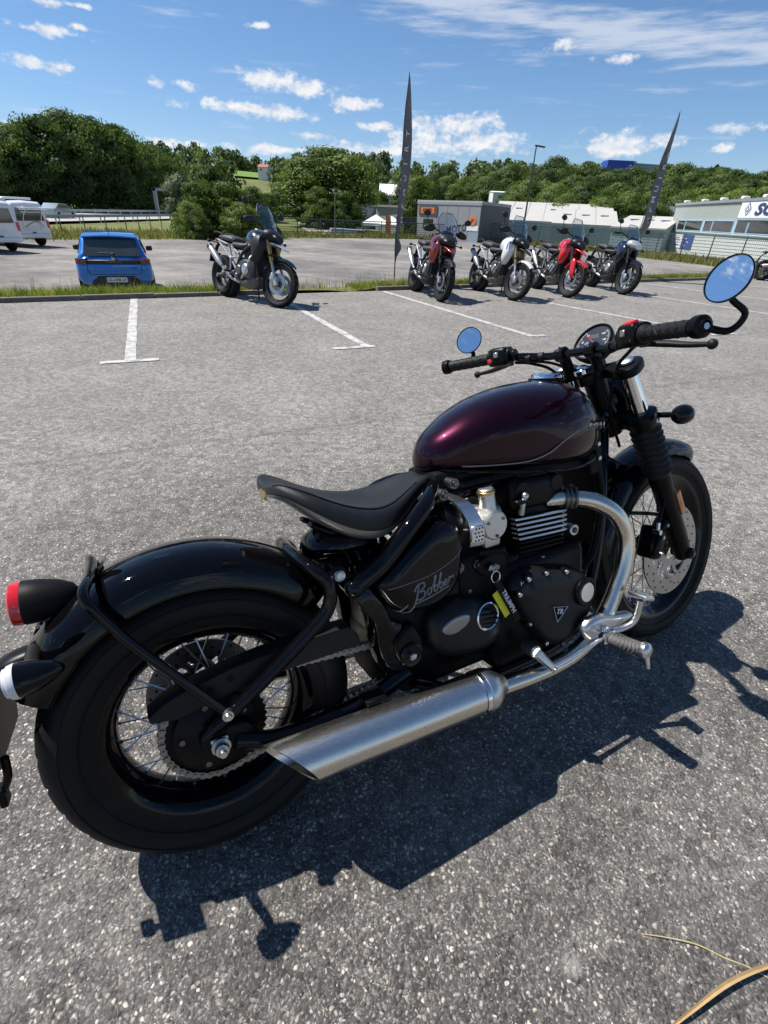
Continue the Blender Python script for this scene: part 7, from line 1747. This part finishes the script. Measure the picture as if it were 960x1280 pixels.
# ------------------------------------------------------------------ cars and vans
pm('car_blue', (.004, .16, .56), .28, .35, 1.0, var=.06); pm('van_white', (.74, .75, .76), .4, 0, .6, var=.04); pm('car_grey', (.28, .33, .36), .35, .3, .8)
pm('glass_tint', (.035, .043, .044), .05, 0, 1.0, var=.5, vs=3); pm('trim_black', (.014, .014, .015), .5); pm('lamp_smoke', (.09, .02, .022), .15, 0, 1.0, var=.3, vs=30); pm('lamp_red', (.55, .015, .02), .2, 0, 1.0); pm('plate_glow', (.70, .71, .72), .4); pm('cabin_light', (.62, .64, .64), .5)

def car_wheel(P, x, y, r, w, s):
    W = empty('wheel', None, P); MB().lathe([(r * .62, -w / 2), (r * .9, -w / 2), (r, -w * .36), (r, w * .36), (r * .9, w / 2), (r * .62, w / 2)], (x, y, r), (0, 1, 0), 32).build('tyre', 'tyre_rubber', W)
    m = MB(); m.lathe([(r * .63, w * .40 * s), (r * .60, w * .30 * s), (r * .2, w * .34 * s), (0, w * .36 * s)], (x, y, r), (0, 1, 0), 24); m.build('rim', 'frame_silver', W)

def build_hatch():
    hd = rad(90 + 25.5); p = at(141, 322, 13.0); rear = V((p.x, p.y, -.76))
    C = empty('hatchback_car', M.Translation(rear) @ M.Rotation(hd, 4, 'Z') @ M.Scale(.95, 4)); tag(C, 'bright blue hatchback parked tail-on behind the grass bank', 'car')
    # body sections from tail to nose: x, half width, low, high
    secs = [(-.02, .70, .42, .80), (.03, .80, .30, .90), (.15, .86, .24, .98), (.6, .875, .20, .97), (1.5, .87, .19, .95), (2.6, .87, .19, .93), (3.1, .865, .20, .90), (3.6, .84, .22, .80), (3.95, .74, .28, .68), (4.05, .60, .38, .58)]
    m = MB(); shell(m, secs, 28, 4.0); B = m.build('body', 'car_blue', C, 50)
    # greenhouse
    gs = [(.10, .70, .90, .95), (.30, .68, .88, 1.20), (.48, .655, .88, 1.385), (.75, .65, .88, 1.43), (1.5, .65, .88, 1.445), (2.1, .645, .88, 1.40), (2.55, .66, .88, 1.20), (3.0, .70, .86, .95)]
    R = []
    for (x, w, lo, hi) in gs: R.append([(x, -w * 1.16, lo), (x, -w * 1.10, lo + (hi - lo) * .45), (x, -w * .99, lo + (hi - lo) * .90), (x, -w * .88, hi), (x, 0, hi + .012), (x, w * .88, hi), (x, w * .99, lo + (hi - lo) * .90), (x, w * 1.10, lo + (hi - lo) * .45), (x, w * 1.16, lo)])
    q = [cr_spline([r[j] for r in R], 3) for j in range(9)]
    m = MB(); m.loft([[q[j][i] for j in range(9)] for i in range(len(q[0]))]); m.build('roof', 'car_blue', C, 60)
    # rear window, spoiler, bar, lamps, bumper
    Fr = lambda x0, z0, x1, z1: (lambda a, b, d: (x0 + (x1 - x0) * b - d * .9, -a, z0 + (z1 - z0) * b + d * .25))
    f = Fr(.085, .955, .385, 1.33)
    m = MB(); m.prism([(-.66, 0), (.66, 0), (.635, .15), (.58, .85), (.52, 1.0), (-.52, 1.0), (-.58, .85), (-.635, .15)], f, .012, .03); RW = m.build('rear_window', 'glass_tint', C, smooth=False)
    m = MB(); m.prism([(-.18, .28), (.20, .28), (.18, .62), (-.16, .62)], f, .031, .034); m.build('window_reflection_panel', 'cabin_light', RW, smooth=False) if False else None
    m = MB(); m.tube([(.04, -.02, 1.02), (.06, .12, 1.035), (.07, .30, 1.03)], .012, 6); m.box((.045, -.02, 1.01), (.05, .08, .05), None, .01); m.build('rear_wiper', 'trim_black', RW)
    m = MB(); R = [[(x, y, 1.405 - .03 * abs(y / .62) ** 2 + dz) for x, dz in ((.30, -.005), (.55, .035), (.55, .015), (.31, -.035))] for y in np.linspace(-.62, .62, 9)]; m.loft(R); m.build('spoiler', 'car_blue', C)
    m = MB(); m.box((-.012, 0, .83), (.06, 1.16, .10), None, .015); BR = m.build('tail_bar', 'trim_black', C)
    obj('tail_lettering', text_mesh('tail_lettering', 'PEUGEOT', .055, 'satin_grey', .002, space=1.6), BR, frame((-.044, 0, .835), (0, -1, 0), (0, 0, 1)))
    for sy in (-1, 1):
        m = MB(); m.box((.05, sy * .70, .845), (.16, .26, .135), M.Rotation(-sy * .35, 3, 'Z'), .025, 2); L = m.build('tail_lamp', 'lamp_smoke', C)
        for k in range(3): m = MB(); m.box((-.035 + k * .004, sy * (.64 + k * .06), .845), (.02, .012, .09), M.Rotation(-sy * .35, 3, 'Z') @ M.Rotation(.25 * sy, 3, 'X')); m.build('lamp_claw', 'lamp_red', L)
        m = MB(); m.box((.03, sy * .62, .37), (.02, .16, .045), M.Rotation(-sy * .3, 3, 'Z'), .008); m.build('bumper_reflector', 'lamp_red', C)
        # side glass
        gl = [(.62, .98), (.80, 1.30), (1.5, 1.36), (2.05, 1.31), (2.62, .97)]
        fs = lambda a, b, d: (a, sy * (.80 - (b - .95) * .33 + d), b)
        m = MB(); m.prism(gl, fs, -.02, .012); m.build('side_window', 'glass_tint', C, smooth=False)
        m = MB(); m.box((1.45, sy * .735, 1.15), (.06, .05, .40), M.Rotation(sy * .32, 3, 'X')); m.build('door_pillar', 'trim_black', C)
        m = MB(); m.box((2.42, sy * .93, 1.0), (.12, .17, .13), None, .035, 3); MR = m.build('door_mirror', 'trim_black', C)
        m = MB(); m.lathe([(.36, -.01), (.40, -.01), (.40, .01), (.36, .01)], (.62, sy * .868, .31), (0, 1, 0), 24, (rad(-5), rad(185)), (1, 0, 0)); m.build('wheel_arch', 'trim_black', C)
        for x in (.62, 3.18): car_wheel(C, x, sy * .79, .31, .20, sy)
    m = MB(); m.prism([(-.62, .26), (.62, .26), (.56, .40), (.40, .52), (-.40, .52), (-.56, .40)], lambda a, b, d: (-d, -a, b), -.06, .03, .01); BP = m.build('bumper_insert', 'trim_black', C)
    m = MB(); m.box((-.045, 0, .435), (.02, .52, .115), None, .006); PL = m.build('number_plate', 'plate_glow', C)
    obj('plate_lettering', text_mesh('plate_lettering', 'GL-088-LP', .095, 'ink_dark', .001, bold=.001), PL, frame((-.0565, 0, .432), (0, -1, 0), (0, 0, 1)))
    for sy, w in ((-1, .03), (1, .03)): m = MB(); m.box((-.048, sy * .245, .435), (.02, w, .113)); m.build('plate_band', 'sign_blue', PL, smooth=False)
    m = MB(); m.box((-.02, 0, .70), (.04, .95, .012), None, .004); m.build('boot_crease', 'car_blue', C)
    for sy in (-1, 1): MB().tube([(-.028, sy * .60, .78), (-.026, sy * .61, .66), (-.022, sy * .58, .575), (-.024, sy * .46, .555)], .006, 5, 3).build('panel_gap', 'trim_black', C)
    MB().tube([(-.026, -.46, .555), (-.028, 0, .552), (-.026, .46, .555)], .006, 5).build('panel_gap', 'trim_black', C)
    m = MB(); m.tube([(.62, 0, 1.45), (.56, 0, 1.53), (.50, 0, 1.60)], [.012, .006, .003], 6); m.build('aerial', 'trim_black', C)
    m = MB(); m.box((-.045, 0, .905), (.01, .06, .07), None, .003); m.build('badge', 'chrome', C)

def build_van(label, rear_c, hd, rack):
    Vn = empty('camper_van', M.Translation(rear_c) @ M.Rotation(hd, 4, 'Z')); tag(Vn, label, 'van', 'white camper vans')
    def sect(x, lo, belt, hi, wl, wb, wt): return [(x, -wl, lo), (x, -wb, lo + .25), (x, -wb, belt), (x, -wt, hi - .12), (x, -wt * .9, hi - .02), (x, 0, hi + .02), (x, wt * .9, hi - .02), (x, wt, hi - .12), (x, wb, belt), (x, wb, lo + .25), (x, wl, lo), (x, 0, lo)]
    S = [sect(-.02, .50, 1.05, 1.78, .82, .88, .74), sect(.03, .42, 1.05, 1.86, .88, .93, .77), sect(.18, .36, 1.05, 1.93, .90, .945, .79), sect(.6, .32, 1.05, 1.95, .90, .95, .80), sect(3.2, .32, 1.05, 1.95, .90, .95, .80), sect(3.75, .32, 1.05, 1.80, .90, .95, .78), sect(4.35, .32, 1.02, 1.20, .88, .93, .76), sect(4.85, .38, .85, .98, .82, .88, .72), sect(4.95, .50, .70, .80, .70, .76, .6)]
    m = MB(); m.loft(S); m.build('body', 'van_white', Vn, 40)
    m = MB(); m.prism([(-.70, 1.12), (.70, 1.12), (.64, 1.66), (-.64, 1.66)], lambda a, b, d: (-.022 - d, -a, b), -.02, .012); m.build('rear_window', 'glass_tint', Vn, smooth=False)
    m = MB(); m.box((-.02, 0, .48), (.16, 1.72, .18), None, .04, 2); m.build('bumper', 'van_white', Vn)
    m = MB(); m.box((-.075, 0, .62), (.03, .16, .05), None, .01); m.build('tailgate_handle', 'trim_black', Vn)
    m = MB(); m.box((-.04, 0, .80), (.015, .54, .12)); m.build('number_plate', 'plate_glow', Vn, smooth=False)
    for sy in (-1, 1):
        m = MB(); m.box((.03, sy * .85, .98), (.12, .15, .36), M.Rotation(-.06, 3, 'Y'), .02, 2); m.build('tail_lamp', 'lamp_red', Vn)
        for (a, b) in ((.45, 1.5), (1.62, 2.75), (2.9, 3.75)):
            fs = lambda x, z, d: (x, sy * (.955 - max(0, z - 1.05) * .205 + d), z); hi = 1.62
            m = MB(); m.prism([(a, 1.14), (b, 1.14), (b - (.35 if a > 2.8 else 0), hi), (a, hi)], fs, -.03, .006); m.build('side_window', 'glass_tint', Vn, smooth=False)
        m = MB(); m.box((2.2, sy * .955, .48), (3.4, .02, .10), None, .008); m.build('side_trim', 'trim_black', Vn)
        m = MB(); m.box((3.8, sy * 1.04, 1.16), (.12, .16, .20), None, .03, 2); m.build('door_mirror', 'trim_black', Vn)
        for x in (.85, 3.95): car_wheel(Vn, x, sy * .84, .34, .22, sy)
    m = MB(); m.box((1.9, 0, 2.03), (2.9, 1.3, .10), None, .04, 2); m.build('roof_bed', 'van_white', Vn)
    m = MB(); m.cyl((.4, .74, 2.0), (3.3, .74, 2.0), .07, n=14); m.build('awning', 'van_white', Vn)
    if rack:
        R = empty('bike_rack', None, Vn)
        for y in (-.45, .45): MB().tube([(-.05, y, 1.62), (-.30, y, 1.70), (-.46, y, 1.55), (-.20, y, 1.30), (-.04, y, .75)], .018, 8, 4).build('rack_tube', 'van_white', R)
        for z, x in ((1.60, -.40), (1.50, -.46), (1.66, -.30)): MB().cyl((x, -.7, z), (x, .7, z), .02, n=8).build('rack_bar', 'van_white', R)
        MB().tube([(-.04, -.6, .9), (-.10, -.2, 1.1), (-.06, .4, .86)], .012, 6, 4).build('rack_strap', 'trim_black', R)

def build_cars():
    build_hatch()
    build_van('white camper van with bike rack on its tailgate, behind the first van', V((at(45, 300, 27.5).x, 27.5, -.84)), rad(90 + 68), True)
    build_van('white camper van cut by the left picture edge', V((at(4, 305, 23.8).x, 23.8, -.84)), rad(90 + 66), False)
    # car far off on the motorway
    p = at(72, 262, 64); C = empty('saloon_car', M.Translation((p.x, p.y, -.6)) @ M.Rotation(rad(90), 4, 'Z')); tag(C, 'pale grey saloon passing on the motorway above the guard rail', 'car')
    m = MB(); m.prism([(-2.1, .30), (2.1, .30), (2.15, .65), (1.2, .85), (.6, 1.35), (-1.0, 1.40), (-1.7, .95), (-2.15, .88)], lambda a, b, d: (a, d, b), -.85, .85, .08, 2); m.build('body', 'car_grey', C)
    m = MB(); m.prism([(1.0, .90), (.55, 1.28), (-.95, 1.32), (-1.5, .95)], lambda a, b, d: (a, d, b), -.86, .86); m.build('side_window', 'glass_tint', C, smooth=False)
    for x in (-1.35, 1.35):
        for y in (-.76, .76): m = MB(); m.cyl((x, y - .1, .3), (x, y + .1, .3), .3, n=16); m.build('wheel', 'tyre_rubber', C)
build_cars()
